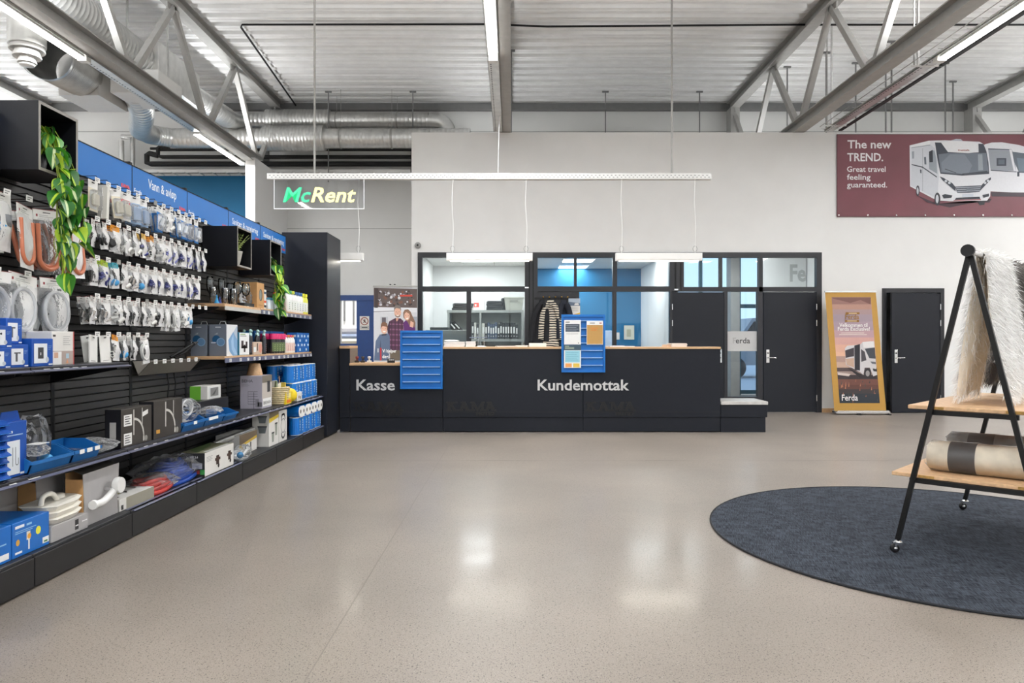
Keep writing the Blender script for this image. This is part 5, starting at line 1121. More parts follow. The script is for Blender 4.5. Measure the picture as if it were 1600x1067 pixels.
for i in range(3):
    s = thing('plastic_scoop', 'cream plastic scoop in the grey tray, %s' % ('lowest of three', 'middle of three', 'topmost, with its arched handle')[i], 'scoop', (XD - 0.07, yc, zd + 0.086 + 0.034 * i), PI / 2, 'cream scoops in the grey tray')
    m = MB(); pts = [(-0.15, -0.07), (-0.12, -0.11), (0.05, -0.11), (0.13, -0.09), (0.175, -0.03), (0.175, 0.03), (0.13, 0.09), (-0.12, 0.10), (-0.15, 0.07)]
    vs = [(p[0], p[1], 0.028 + (0.008 if p[0] > 0.1 else 0)) for p in pts] + [(p[0] * 0.84, p[1] * 0.8, 0.0) for p in pts] + [(p[0] * 0.92, p[1] * 0.9, 0.033 + (0.008 if p[0] > 0.1 else 0)) for p in pts]; n = len(pts)
    fs = [(i_, n + i_, n + (i_ + 1) % n, (i_ + 1) % n) for i_ in range(n)] + [tuple(range(2 * n - 1, n - 1, -1))] + [(i_, (i_ + 1) % n, 2 * n + (i_ + 1) % n, 2 * n + i_) for i_ in range(n)] + [tuple(range(2 * n, 3 * n))]
    m.add(vs, fs, CREAM); m.build('bowl', s)
    if i == 2:
        MB().tube(curve_pts([(-0.12, -0.02, 0.03), (-0.10, -0.02, 0.075), (-0.03, -0.02, 0.078), (0.02, -0.02, 0.035)], 5), 0.014, CREAM, 8).build('handle', s); MB().lathe([(0.045, 0.03), (0.042, 0.055), (0.0, 0.055)], CREAM, 20, c=(0.07, 0.02, 0)).build('knob', s)
# grey display cartons with a white spout mounted on the front
def spout_carton(label, y0, y1, xf, mount):
    w = y1 - y0; r = thing('spout_display', label, 'carton', (xf, (y0 + y1) / 2, zd), PI / 2, 'grey spout display cartons'); h = 0.30
    MB().prism([(-w / 2, 0), (w / 2, 0), (w / 2 - 0.01, h * 0.3), (w / 2 + 0.012, h * 1.02), (-w / 2 - 0.005, h), (-w / 2 + 0.008, h * 0.4)], 'y', 0, 0.004, GREYC).build('front_panel', r)
    MB().box(-w / 2, w / 2, 0.10, 0.104, 0, h * 1.02, KRAFT).box(-w / 2, -w / 2 + 0.004, 0.004, 0.10, 0, h * 0.9, KRAFT).box(-w / 2, w / 2, 0.004, 0.10, 0, 0.004, KRAFT).build('inner_card', r)
    MB().lathe([(0.07, -0.02), (0.07, 0.02), (0.05, 0.03)], mat('spout_grey', (120, 122, 126), 0.4), 20, M=Matrix.Translation((-w * 0.1, 0.052, h * 0.62)) @ Matrix.Rotation(PI / 2, 4, 'X')).build('grey_disc', r)
    MB().prism([(0.004, h), (0.12, h + 0.05), (0.123, h + 0.048), (0.006, h - 0.004)], 'x', -w / 2, w / 2, mat('flap_dark', (60, 58, 54), 0.4)).build('top_flap', r)
    if mount:
        s = MB(); s.tube(curve_pts([(-0.12, -0.025, 0.115), (-0.06, -0.04, 0.118), (0.02, -0.045, 0.15), (0.07, -0.045, 0.185)], 4), 0.021, WHITEP, 14); s.lathe([(0.046, -0.018), (0.05, 0.0), (0.046, 0.018)], WHITEP, 24, M=Matrix.Translation((0.075, -0.06, 0.19)) @ Matrix.Rotation(PI / 2, 4, 'X')); s.box(0.02, 0.04, -0.04, 0, 0.17, 0.19, CHROME)
        s.lathe([(0.026, -0.01), (0.028, 0.01)], WHITEP, 16, M=Matrix.Translation((-0.125, -0.025, 0.115)) @ Matrix.Rotation(PI / 2, 4, 'Y'))
        s.build('white_spout', r)
    return r
spout_carton('grey display carton with a white curved spout on its front, foremost', Yp(128, XD), Yp(182, XD), XD + 0.01, True)
spout_carton('grey display carton with open flap standing behind the foremost one', Yp(100, XD) + 0.06, Yp(150, XD), XD - 0.19, False)
def gamep(p, P, w, h): p.disc(P, w * 0.36, h * 0.62, w * 0.2, (214, 206, 40), 1, ry=h * 0.16); p.poly(P, [(w * 0.5, h * 0.3), (w * 0.62, h * 0.45), (w * 0.56, h * 0.6)], (40, 40, 36), 2); p.rect(P, w * 0.1, h * 0.2, w * 0.2, h * 0.4, (50, 50, 46), 2)
carton('flat_carton', 'flat cream carton with a yellow blot on its lid, before the red bag', 'carton', XD + 0.015, Yp(183, XD), Yp(237, XD), zd, 0.22, 0.075, OFFW, lambda p, P, w, h: (p.rect(P, w * 0.18, 0, w, h, (150, 146, 132), 1), p.rect(P, w * 0.04, h * 0.1, w * 0.1, h * 0.5, (60, 60, 60), 2)) and None, None, gamep)
REDF = mat('red_hose', (196, 60, 54), 0.4); BLUF = mat('blue_hose', (26, 70, 160), 0.35)
def coil_in(mt, rx, ry, n, r):
    def f(q):
        for k in range(n): q.tube([(rx * (1 - 0.1 * k) * math.cos(t), ry * (1 - 0.1 * k) * math.sin(t), 0.018 + 0.021 * k + 0.008 * math.sin(3 * t + k)) for t in [2 * PI * j / 22 for j in range(23)]], r, mt, 7)
    return f
lump('hose_bag', 'clear bag with a coiled red hose on the plinth deck', (-2.55, 5.05, zd), 0.14, 0.26, 0.12, FILM, 31, coil_in(REDF, 0.11, 0.21, 4, 0.017), flat=True)
lump('hose_bag', 'large clear bag with a coiled blue hose on the plinth deck', (-2.60, 5.42, zd), 0.19, 0.37, 0.19, FILM, 12, coil_in(BLUF, 0.15, 0.31, 7, 0.02), flat=True)
def aqua_near(p, P, w, h):
    p.rect(P, 0, 0, w, h, (40, 40, 40), 1); p.text(P, 'Aqua Jet WPS 5.4', w * 0.05, h * 0.78, 0.026, ink((236, 236, 234)), 2, bold=0.02, width=w * 0.68)
    for i in range(3): p.rect(P, w * 0.05, h * (0.62 - 0.09 * i), w * (0.42 - 0.03 * i), h * (0.65 - 0.09 * i), (200, 200, 198), 2)
    p.rect(P, w * 0.5, h * 0.34, w * 0.9, h * 0.58, (206, 206, 210), 2); p.rect(P, w * 0.62, h * 0.12, w * 0.8, h * 0.28, (160, 60, 56), 2); p.rect(P, w * 0.82, h * 0.1, w, h * 0.3, (60, 150, 70), 2); p.rect(P, w * 0.02, h * 0.04, w * 0.58, h * 0.2, (226, 226, 226), 2)
def aqua_front(p, P, w, h):
    for cu in (0.42, 0.84): p.rect(P, w * (cu - 0.05), h * 0.32, w * (cu + 0.05), h * 0.72, (56, 40, 34), 1); p.rect(P, w * (cu - 0.09), h * 0.5, w * (cu + 0.09), h * 0.62, (70, 50, 42), 2); p.disc(P, w * (cu + 0.03), h * 0.26, w * 0.03, (40, 36, 34), 2)
    for i in range(4): p.rect(P, w * 0.05, h * (0.78 - 0.06 * i), w * (0.25 - 0.04 * (i % 2)), h * (0.8 - 0.06 * i), (160, 160, 160), 1)
def aqua_top(p, P, w, h): p.rect(P, 0, 0, w, h, (120, 120, 96), 1); p.poly(P, [(0, h * 0.3), (w * 0.7, h * 0.6), (w, h), (w * 0.3, h)], (86, 106, 66), 2); p.rect(P, w * 0.1, 0, w * 0.9, h * 0.2, (190, 190, 186), 2)
carton('pump_carton', 'long white pump carton with black lettered end on the plinth deck', 'carton', XD + 0.05, Yp(320, XD + 0.05), Yp(365, XD + 0.05), zd, 0.20, 0.185, OFFW, aqua_front, aqua_near, aqua_top)
for i in range(2):
    o = thing('telescopic_pole', 'silver telescopic pole with black end lying behind the pump carton, %s' % ('upper' if i else 'lower'), 'pole', (-2.66 + 0.06 * i, 5.9, 0.22 + 0.04 * i), group='silver poles behind the pump carton')
    MB().tube([(0, 0.32, 0.075), (0.05, 1.15, 0.11)], 0.024, GALV, 12).build('tube', o); MB().tube([(-0.02, 0, 0.06), (0.0, 0.32, 0.075)], [0.024, 0.027], METB, 12).build('grip', o)
    MB().box(-0.05, 0.02, 0.1, 0.14, -0.047 - 0.04 * i, 0.05, METB).build('stand', o)
lump('clear_bag', 'crumpled clear bag with pale blue part before the white and yellow carton', (-2.435, 6.47, zd), 0.055, 0.15, 0.12, FILM, 15, lambda q: (q.ball((0.0, -0.05, 0.04), 0.03, mat('bright_blue', (70, 160, 220), 0.4)), q.tube([(0, 0, 0.03), (0.0, 0.1, 0.06)], 0.015, WHITEP, 8)) and None)
def yw(p, P, w, h): p.poly(P, [(0, h * 0.1), (w * 0.3, h * 0.45), (w, h * 0.6), (w, h), (0, h)], (214, 180, 70), 1); p.poly(P, [(0, h * 0.5), (w, h * 0.75), (w, h), (0, h)], (120, 104, 84), 2); p.rect(P, w * 0.3, h * 0.1, w * 0.36, h * 0.4, (60, 60, 60), 2); p.rect(P, w * 0.6, h * 0.15, w * 0.66, h * 0.5, (60, 60, 60), 2)
carton('white_carton', 'low white and yellow carton with a black handle on the plinth deck', 'carton', -2.51, 6.60, 7.05, zd, 0.22, 0.19, OFFW, yw, lambda p, P, w, h: p.rect(P, w * 0.2, h * 0.5, w * 0.6, h * 0.6, (70, 70, 74), 1) and None)
def binp(p, P, w, h):
    p.rect(P, 0, h * 0.78, w, h, (120, 108, 84), 1); p.poly(P, [(0, h * 0.66), (w, h * 0.76), (w, h * 0.84), (0, h * 0.78)], (226, 196, 60), 2)
    for u, v, hh in ((0.38, 0.1, 0.24), (0.72, 0.26, 0.32)): p.poly(P, [(w * (u - 0.12), h * (v + hh)), (w * (u + 0.14), h * (v + hh)), (w * (u + 0.10), h * v), (w * (u - 0.08), h * v)], (150, 156, 146), 1); p.rect(P, w * (u - 0.13), h * (v + hh), w * (u + 0.15), h * (v + hh + 0.04), (50, 52, 52), 2)
def binn(p, P, w, h):
    for v in (0.66, 0.38): p.poly(P, [(w * 0.34, h * (v + 0.17)), (w * 0.86, h * (v + 0.17)), (w * 0.78, h * v), (w * 0.42, h * v)], (120, 126, 130), 1); p.rect(P, w * 0.32, h * (v + 0.17), w * 0.88, h * (v + 0.2), (60, 62, 64), 2)
carton('bin_carton', 'tall white carton with grey waste bin pictures on the plinth deck', 'carton', -2.43, 7.17, 7.46, zd, 0.17, 0.36, OFFW, binp, binn)
def narrowp(p, P, w, h):
    p.rect(P, w * 0.3, h * 0.84, w * 0.7, h * 0.88, (70, 70, 72), 1); p.ring(P, w * 0.5, h * 0.50, w * 0.26, w * 0.30, (120, 120, 124), 1); p.ring(P, w * 0.5, h * 0.3, w * 0.2, w * 0.28, (60, 60, 62), 1, 14, PI, 2 * PI); p.ring(P, w * 0.5, h * 0.68, w * 0.2, w * 0.28, (60, 60, 62), 1, 14, 0, PI)
carton('narrow_carton', 'narrow white carton with a ring drawing beside the waste bin carton', 'carton', -2.43, 7.48, 7.74, zd, 0.12, 0.33, OFFW, narrowp)

# ---- lower oak shelf
zo = 1.1005; XO = -2.55
BLPAN = mat('pan_blue', (96, 138, 176), 0.4); 
def pan_near(p, P, w, h):
    p.disc(P, w * 0.42, h * 0.52, w * 0.24, (22, 84, 128), 1); p.disc(P, w * 0.68, h * 0.44, w * 0.24, (100, 142, 184), 2); p.ring(P, w * 0.68, h * 0.44, w * 0.2, w * 0.24, (140, 176, 212), 3)
    p.rect(P, w * 0.36, h * 0.9, w * 0.68, h * 0.92, WH, 1); p.rect(P, w * 0.12, h * 0.40, w * 0.4, h * 0.44, (190, 204, 220), 2); p.poly(P, [(w * 0.3, h * 0.68), (w * 0.5, h * 0.74), (w * 0.5, h * 0.68)], (170, 180, 190), 1)
def pan_front(p, P, w, h):
    p.rect(P, 0, 0, w, h, (226, 228, 230), 1); p.poly(P, [(w * 0.15, h * 0.5), (w * 0.55, h * 0.74), (w, h * 0.94), (w, 0), (w * 0.55, 0), (w * 0.25, h * 0.15)], (120, 160, 200), 2)
    p.poly(P, [(w * 0.4, h * 0.48), (w * 0.6, h * 0.7), (w * 0.66, h * 0.3), (w, h * 0.03), (w * 0.7, h * 0.03), (w * 0.45, h * 0.2)], (156, 190, 222), 3); p.poly(P, [(w * 0.6, h * 0.75), (w * 0.95, h * 0.98), (w, h * 0.5)], (176, 188, 204), 3)
for k, (xf, lab) in enumerate(((-2.55, 'aisle side one'), (-2.725, 'slat side one'))):
    carton('pan_carton', 'slate grey carton with blue pan picture on the oak shelf, %s' % lab, 'carton', xf, 6.40, 6.655, zo, 0.155, 0.283, PEWTER, pan_front if k == 0 else None, pan_near, group='grey pan cartons')
    o = bpy.data.objects[-1] if False else None
for k, xx in enumerate((-2.63, -2.80)):
    tag(MB().tube([(-0.03, 0, 0), (-0.02, 0, 0.028), (0.02, 0, 0.028), (0.03, 0, 0)], 0.003, WHITEP, 5).build('carry_string', None, (xx, 6.52, zo + 0.284)), 'white carrying string looped on top of the %s grey pan carton' % ('aisle-side', 'slat-side')[k], 'string')
def cactus(p, P, w, h):
    p.rect(P, 0.03 * w, 0.02 * h, 0.97 * w, 0.98 * h, (236, 238, 238), 1); D = (58, 44, 44)
    p.rect(P, w * 0.44, h * 0.14, w * 0.60, h * 0.46, D, 2); p.rect(P, w * 0.2, h * 0.3, w * 0.42, h * 0.64, D, 2); p.rect(P, w * 0.62, h * 0.3, w * 0.8, h * 0.60, D, 2); p.rect(P, w * 0.3, h * 0.3, w * 0.7, h * 0.4, D, 2); p.rect(P, w * 0.1, h * 0.9, w * 0.6, h * 0.94, (120, 160, 70), 2); p.rect(P, w * 0.1, h * 0.83, w * 0.7, h * 0.86, (90, 90, 90), 2)
carton('white_carton', 'white carton with a dark cactus-like fixture picture and teal edges', 'carton', -2.54, 6.67, 6.93, zo, 0.15, 0.215, mat('carton_teal', (40, 120, 150), 0.4), cactus)
def bottle(name, label, loc, r, h, body, cap, band, cap_h=0.03, neck=0.4, group=None, cat='bottle', oval=0.75, pump=False):
    b = thing(name, label, cat, loc, PI / 2, group)
    MB().lathe([(r * 0.92, 0), (r, 0.004), (r, h * 0.62), (r * 0.93, h * 0.72), (r * neck, h * 0.86), (r * neck, h - cap_h), (0, h - cap_h)], body, 14, sy=oval).build('bottle_body', b)
    if pump:
        MB().lathe([(r * 0.5, h - cap_h), (r * 0.5, h - cap_h * 0.4), (r * 0.2, h - cap_h * 0.4), (r * 0.2, h)], cap, 10).build('pump_neck', b); MB().ball((0, -0.008, h), 0.016, cap, 8, 5).build('pump_head', b)
    else: MB().lathe([(r * neck * 1.25, h - cap_h), (r * neck * 1.2, h - 0.003), (r * neck * 1.1, h), (0, h)], cap, 12).build('cap', b)
    if band:
        q = MB(); rr = r * 1.012; n = 10; vs = []
        for z in (h * 0.10, h * 0.56): vs += [(rr * math.cos(PI + PI * (0.12 + 0.76 * j / n)), rr * oval * math.sin(PI + PI * (0.12 + 0.76 * j / n)), z) for j in range(n + 1)]
        q.add(vs, [(j, j + 1, n + 2 + j, n + 1 + j) for j in range(n)], ink(band[0]), True)
        P = plane((-r * 0.5, -rr * oval - 0.001, h * 0.12), (1, 0, 0), (0, 0, 1))
        for i in range(4): q.rect(P, r * (0.1 + 0.1 * (i % 2)), h * 0.09 * i + 0.006, r * (0.9 - 0.12 * (i % 3)), h * 0.09 * i + h * 0.05, band[1], 1)
        q.build('label_wrap', b)
    return b
DKB = mat('bottle_dark', (40, 42, 48), 0.3); AQUA = mat('pump_aqua', (176, 214, 210), 0.35); PINK = mat('cap_magenta', (206, 16, 100), 0.4)
for i in range(6):
    x, y = -2.57 - 0.10 * (i % 2), 7.02 + 0.10 * i
    bottle('pump_bottle', 'dark bottle with pale aqua pump head on the oak shelf, %s from the near end' % ords(i), (x, y, zo), 0.032, 0.235, DKB, AQUA, ((60, 62, 70), (176, 120, 110)), 0.05, pump=True, group='aqua pump bottles')
def ecop(p, P, w, h): p.rect(P, 0, h * 0.2, w * 0.3, h * 0.6, (232, 236, 236), 1); p.rect(P, w * 0.38, h * 0.3, w * 0.5, h * 0.9, (66, 50, 46), 1); p.disc(P, w * 0.8, h * 0.5, w * 0.2, (216, 150, 130), 1)
carton('beige_carton', 'small beige carton with a blue tag before the dark pump bottles', 'carton', -2.535, 7.03, 7.27, zo, 0.02, 0.125, mat('carton_beige', (206, 184, 164), 0.5), ecop)
for i in range(5):
    bottle('cleaner_bottle', 'black bottle with big magenta cap and green-lime label, %s from the near end' % ords(i), (-2.575, 7.70 + 0.085 * i, zo), 0.036, 0.215, DKB, PINK, ((92, 110, 70), (206, 220, 150)), 0.06, neck=0.82, group='magenta capped bottles')
    if i < 4: bottle('cleaner_bottle', 'black bottle with big magenta cap in the row behind, %s from the near end' % ords(i), (-2.68, 7.73 + 0.085 * i, zo), 0.036, 0.215, DKB, PINK, None, 0.06, neck=0.82, group='magenta capped bottles')
WB = mat('bottle_white', (236, 236, 236), 0.35)
for i in range(4): bottle('cleaner_bottle', 'white bottle with red-pink label beside the magenta caps, %s from the near end' % ords(i), (-2.575, 8.16 + 0.082 * i, zo), 0.036, 0.205, WB, mat('cap_mixed_%d' % (i % 2), ((226, 60, 110), (226, 130, 60))[i % 2], 0.4), ((226, 200, 190), (176, 60, 50)), 0.025, group='white bottles on the lower oak shelf')
def wcp(p, P, w, h):
    for i in range(3):
        for j in range(4): p.rect(P, w * (0.08 + 0.3 * i), h * (0.08 + 0.23 * j), w * (0.3 + 0.3 * i), h * (0.2 + 0.23 * j), (206, 222, 240) if (i + j) % 2 else (40, 110, 180), 1)
BW = mat('carton_wave_blue', (30, 100, 180), 0.4)
for i in range(2): carton('blue_carton', 'blue and white patterned carton at the far end of the lower oak shelf, %s' % ('nearer' if i == 0 else 'farther'), 'carton', -2.55, 8.50 + 0.26 * i, 8.75 + 0.26 * i, zo, 0.12, 0.235, BW, wcp, wcp)
for i in range(2): carton('blue_carton', 'flat-topped blue carton behind the magenta caps, %s' % ('nearer' if i == 0 else 'farther'), 'carton', -2.735, 7.62 + 0.5 * i, 8.10 + 0.5 * i, zo, 0.12, 0.245, BW, wcp)
# ---- upper oak shelf
zu = 1.5675
GLS = glass('drinking_glass', (0.96, 0.98, 0.99), 1.6)
def goblet(label, x, y, kind):
    g = thing('stemmed_glass', label, 'glass', (x, y, zu), group='plastic stemware on the oak shelf')
    if kind == 'flute': bowl = [(0.006, 0.10), (0.024, 0.13), (0.032, 0.17), (0.031, 0.235), (0.029, 0.26)]
    elif kind == 'tumbler': bowl = [(0.0, 0.004), (0.028, 0.004), (0.034, 0.15), (0.033, 0.15)]
    else: bowl = [(0.006, 0.10), (0.03, 0.115), (0.042, 0.15), (0.038, 0.20), (0.032, 0.225)]
    MB().lathe(bowl + [(r - 0.0022, z) for r, z in reversed(bowl)], GLS, 20).build('bowl', g)
    if kind != 'tumbler': MB().lathe([(0.034, 0), (0.034, 0.002), (0.008, 0.006), (0.004, 0.02), (0.004, 0.09), (0.007, 0.10)], GLS, 16).build('stem', g)
for i, (px, x, kd) in enumerate(((328, -2.78, 'flute'), (333, -2.68, 'tumbler'), (346, -2.76, 'flute'), (352, -2.62, 'tumbler'), (360, -2.70, 'wine'), (365, -2.58, 'tumbler'), (371, -2.60, 'wine'), (372, -2.74, 'wine'), (380, -2.66, 'wine'), (384, -2.575, 'wine'))):
    goblet('clear %s, %s from the near end of the oak shelf' % ({'flute': 'tall champagne flute', 'tumbler': 'straight tumbler', 'wine': 'wine glass'}[kd], ords(i)), x, max(6.36, Yp(px, x)), kd)
for k, (c, x, y) in enumerate((((40, 150, 210), -2.62, 6.36), ((30, 60, 160), -2.70, 6.62))):
    o = thing('wine_stopper', 'small %s cone-shaped stopper among the glasses' % ('light blue', 'dark blue')[k], 'stopper', (x, y, zu)); MB().lathe([(0.022, 0), (0.02, 0.01), (0.006, 0.05), (0.004, 0.075), (0, 0.076)], ink(c, 0.3), 14).build('cone', o); MB().lathe([(0.024, 0), (0.024, 0.004)], ink(c, 0.3), 14).build('rim', o)
lump('clear_bag', 'crumpled clear bag resting against the brown carton', (-2.60, 7.0, zu + 0.01), 0.05, 0.09, 0.16, FILM, 44)
carton('black_tray', 'flat black folded pack lying between glasses and brown carton', 'pack', -2.56, 6.86, 7.12, zu, 0.2, 0.035, NEARB)
def holep(p, P, w, h): p.disc(P, w * 0.5, h * 0.52, w * 0.24, (60, 62, 60), 1, ry=h * 0.24); p.disc(P, w * 0.46, h * 0.52, w * 0.16, (130, 136, 130), 2, ry=h * 0.2); p.rect(P, w * 0.2, h * 0.1, w * 0.8, h * 0.13, (160, 120, 70), 1)
carton('kraft_carton', 'brown kraft carton with a round window on the oak shelf', 'carton', -2.545, 7.155, 7.36, zu, 0.23, 0.255, KRAFT, holep)
def strp(p, P, w, h):
    for i in range(4): p.rect(P, w * 0.1, h * (0.08 + 0.23 * i), w * 0.9, h * (0.2 + 0.23 * i), ((50, 54, 66), (220, 90, 60), (230, 230, 228), (60, 90, 120))[i], 1)
carton('small_carton', 'narrow upright striped white pack right of the brown carton', 'carton', -2.56, 7.39, 7.47, zu, 0.14, 0.20, OFFW, strp)
for i in range(3): bottle('spray_bottle', 'short pale blue and white bottle under the vine, %s from the near end' % ords(i), (-2.57, 7.55 + 0.1 * i, zu), 0.04, 0.125, mat('bottle_pale', (206, 222, 232), 0.35) if i < 2 else mat('bottle_palegreen', (170, 214, 170), 0.35), mat('cap_teal', (60, 140, 170), 0.4), ((214, 226, 234), (90, 150, 190)), 0.02, neck=0.6, group='short bottles under the vine')
ORA = mat('bottle_orange', (222, 100, 40), 0.4)
for i in range(4): bottle('cleaner_bottle', 'orange bottle on the upper oak shelf, %s from the near end' % ords(i), (-2.60 - 0.07 * (i < 2), 7.60 + 0.13 * i, zu), 0.04, 0.20 - (0 if i > 1 else 0.0), ORA, ORA, ((226, 120, 60), (240, 200, 170)), 0.03, group='orange bottles on the upper oak shelf')
capc = [((70, 150, 90), (40, 110, 60)), ((70, 150, 90), (56, 110, 40)), ((190, 200, 50), (70, 110, 40)), ((24, 80, 140), (30, 60, 120)), ((24, 80, 140), (30, 60, 120)), ((24, 80, 140), (30, 60, 130)), ((216, 212, 40), (110, 130, 30)), ((216, 212, 40), (150, 150, 30))]
for i, (cp, lb) in enumerate(capc):
    body = WB if i < 6 else mat('bottle_lemon', (226, 226, 90), 0.35)
    w_ = ('green', 'green', 'lime', 'navy', 'navy', 'navy', 'yellow', 'yellow')[i]
    bottle('cleaner_bottle', 'tall %s bottle with %s cap near the end panel, %s in that row' % ('white' if i < 6 else 'lemon', w_, ords(i)), (-2.575, 8.19 + 0.105 * i, zu), 0.044, 0.25, body, mat('cap_%s' % w_, cp, 0.4), ((228, 232, 228), lb), 0.035, neck=0.5, group='tall cleaner bottles by the end panel')
    if i % 2 == 0: bottle('cleaner_bottle', 'tall white bottle with lime cap in the back row, %s from the near end' % ords(i // 2), (-2.70, 8.22 + 0.105 * i, zu), 0.044, 0.265, WB, mat('cap_lime', (190, 200, 50), 0.4), None, 0.035, neck=0.5, group='tall cleaner bottles by the end panel')
# ================================================================ COUNTERS
YC = 9.70
def cx_(px): return xof(px, YC)
def cz_(py): return zof(py, YC)
LET = mat('lettering_grey', (206, 206, 206), 0.5, noise=0.02); ENG = mat('lettering_black', (11, 11, 13), 0.35, noise=0.05)
def counter_front(root, xa, xb, ztop, kama=None):
    f = MB().rbox(xa + 0.003, xb - 0.003, YC, YC + 0.022, 0.205, ztop, BLACK, 0.002)
    f.box(xa + 0.003, xb - 0.003, YC - 0.0015, YC, 0.274, 0.278, ENG)
    o = f.build('front_panel', root, world=True)
    MB().rbox(xa + 0.003, xb - 0.003, YC + 0.012, YC + 0.03, 0.012, 0.202, BLACK, 0.002).build('plinth', root, world=True)
    if kama is not None:
        P = plane((0, YC, 0), (1, 0, 0), (0, 0, 1)); t = MB()
        # slab-serif letters built from bars
        u = cx_(kama); W = 0.66; Hh = 0.125; v = 0.288
        for i, ch in enumerate('KAMA'):
            a = u + (0, 0.165, 0.325, 0.515)[i]; w = (0.16, 0.165, 0.20, 0.165)[i]; b = 0.034
            if ch == 'K': S = [((0.02, 0), (0.055, 0), (0.055, Hh), (0.02, Hh)), ((0.055, 0.05), (0.12, Hh), (0.085, Hh), (0.055, 0.09)), ((0.06, 0.075), (0.085, 0.085), (0.15, 0), (0.11, 0)), ((0, 0), (0.075, 0), (0.075, 0.02), (0, 0.02)), ((0, Hh - 0.02), (0.075, Hh - 0.02), (0.075, Hh), (0, Hh)), ((0.08, Hh - 0.02), (0.15, Hh - 0.02), (0.15, Hh), (0.08, Hh)), ((0.09, 0), (0.162, 0), (0.162, 0.02), (0.09, 0.02))]
            elif ch == 'A': S = [((0.01, 0), (0.045, 0), (0.09, Hh), (0.06, Hh)), ((0.105, 0), (0.15, 0), (0.10, Hh), (0.06, Hh)), ((0.04, 0.035), (0.12, 0.035), (0.115, 0.055), (0.045, 0.055)), ((0, 0), (0.06, 0), (0.06, 0.02), (0, 0.02)), ((0.095, 0), (0.165, 0), (0.165, 0.02), (0.095, 0.02)), ((0.03, Hh - 0.018), (0.1, Hh - 0.018), (0.1, Hh), (0.03, Hh))]
            else: S = [((0.02, 0), (0.045, 0), (0.045, Hh), (0.02, Hh)), ((0.15, 0), (0.185, 0), (0.185, Hh), (0.15, Hh)), ((0.02, Hh), (0.06, Hh), (0.11, 0.02), (0.085, 0.0)), ((0.15, Hh), (0.185, Hh), (0.11, 0.0), (0.085, 0.0)), ((0, 0), (0.065, 0), (0.065, 0.02), (0, 0.02)), ((0.13, 0), (0.2, 0), (0.2, 0.02), (0.13, 0.02)), ((0, Hh - 0.02), (0.05, Hh - 0.02), (0.05, Hh), (0, Hh)), ((0.15, Hh - 0.02), (0.2, Hh - 0.02), (0.2, Hh), (0.15, Hh))]
            for k, q in enumerate(S): t.prism([(a + p[0], v + p[1]) for p in q], 'y', YC - 0.005 - 0.0002 * k, YC, ENG)
        t.text(P, 'FRITID', u + 0.405, 0.232, 0.058, ENG, 2, bold=0.05, width=0.25, depth=0.004)
        tag(t.build('dark_lettering', o, world=True), 'raised black lettering on black panel')
    return o
ck = thing('cash_desk', 'black cash desk with oak top, lettered Kasse, left end of the counters', 'counter', (cx_(547), YC, 0))
f = counter_front(ck, cx_(547), cx_(692), 0.905, 552)
t = MB(); t.text(plane((0, YC, 0), (1, 0, 0), (0, 0, 1)), 'Kasse', cx_(557), cz_(609), 0.205, LET, 2, bold=0.018, width=cx_(617) - cx_(557), depth=0.006); tag(t.build('grey_lettering', f, world=True), 'pale grey word Kasse')
bevel(MB().box(cx_(546), cx_(692) - 0.002, YC - 0.01, YC + 0.62, 0.905, 0.937, WOODX).build('worktop', ck, world=True), 0.002, 1)
MB().box(cx_(547) + 0.01, cx_(692) - 0.01, YC + 0.03, YC + 0.60, 0.02, 0.9, BLACK).build('carcass', ck, world=True)
MB().box(cx_(547), cx_(547) + 0.03, YC - 0.006, YC, 0.215, 0.222, CHROME).build('bracket', ck, world=True)
cl_ = thing('cash_desk_end', 'raised black desk end with oak top left of the cash desk', 'counter', (cx_(538), YC, 0))
counter_front(cl_, cx_(530.5), cx_(547) - 0.002, 1.135)
bevel(MB().box(cx_(530.5), cx_(547) - 0.004, YC - 0.01, YC + 0.5, 1.135, 1.17, WOODX).build('worktop', cl_, world=True), 0.002, 1)
MB().box(cx_(530.5), cx_(547) - 0.004, YC + 0.024, YC + 0.5, 0.02, 1.135, mat('desk_side_taupe', (120, 108, 98), 0.5)).build('carcass', cl_, world=True)
cs = thing('service_counter', 'long black service counter with thin oak top, lettered Kundemottak', 'counter', (cx_(692), YC, 0))
f1 = counter_front(cs, cx_(692), cx_(911), 1.13, 697); f2 = counter_front(cs, cx_(911), cx_(1126), 1.13, 915)
t = MB(); t.text(plane((0, YC, 0), (1, 0, 0), (0, 0, 1)), 'Kundemottak', cx_(840), cz_(609), 0.205, LET, 2, bold=0.018, width=cx_(983) - cx_(840), depth=0.006); tag(t.build('grey_lettering', f1, world=True), 'pale grey word Kundemottak')
bevel(MB().box(cx_(692), cx_(1126), YC - 0.012, YC + 0.36, 1.13, 1.158, WOODX).build('worktop', cs, world=True), 0.002, 1)
bevel(MB().box(cx_(692) + 0.05, cx_(1126) - 0.05, YC + 0.36, YC + 0.95, 0.72, 0.75, WOODX).build('desk_top', cs, world=True), 0.002, 1)
MB().box(cx_(692) + 0.01, cx_(1126) - 0.01, YC + 0.03, YC + 0.34, 0.02, 1.13, BLACK).build('carcass', cs, world=True)
MB().box(cx_(692) + 0.03, cx_(692) + 0.06, YC + 0.34, YC + 0.93, 0.0, 0.72, BLACK).build('side_panel', cs, world=True); MB().box(cx_(1126) - 0.06, cx_(1126) - 0.03, YC + 0.34, YC + 0.93, 0.0, 0.72, BLACK).build('side_panel', cs, world=True)
st = thing('counter_step', 'low black step with pale stone-look top at the right end of the counter', 'step', (cx_(1126), YC, 0))
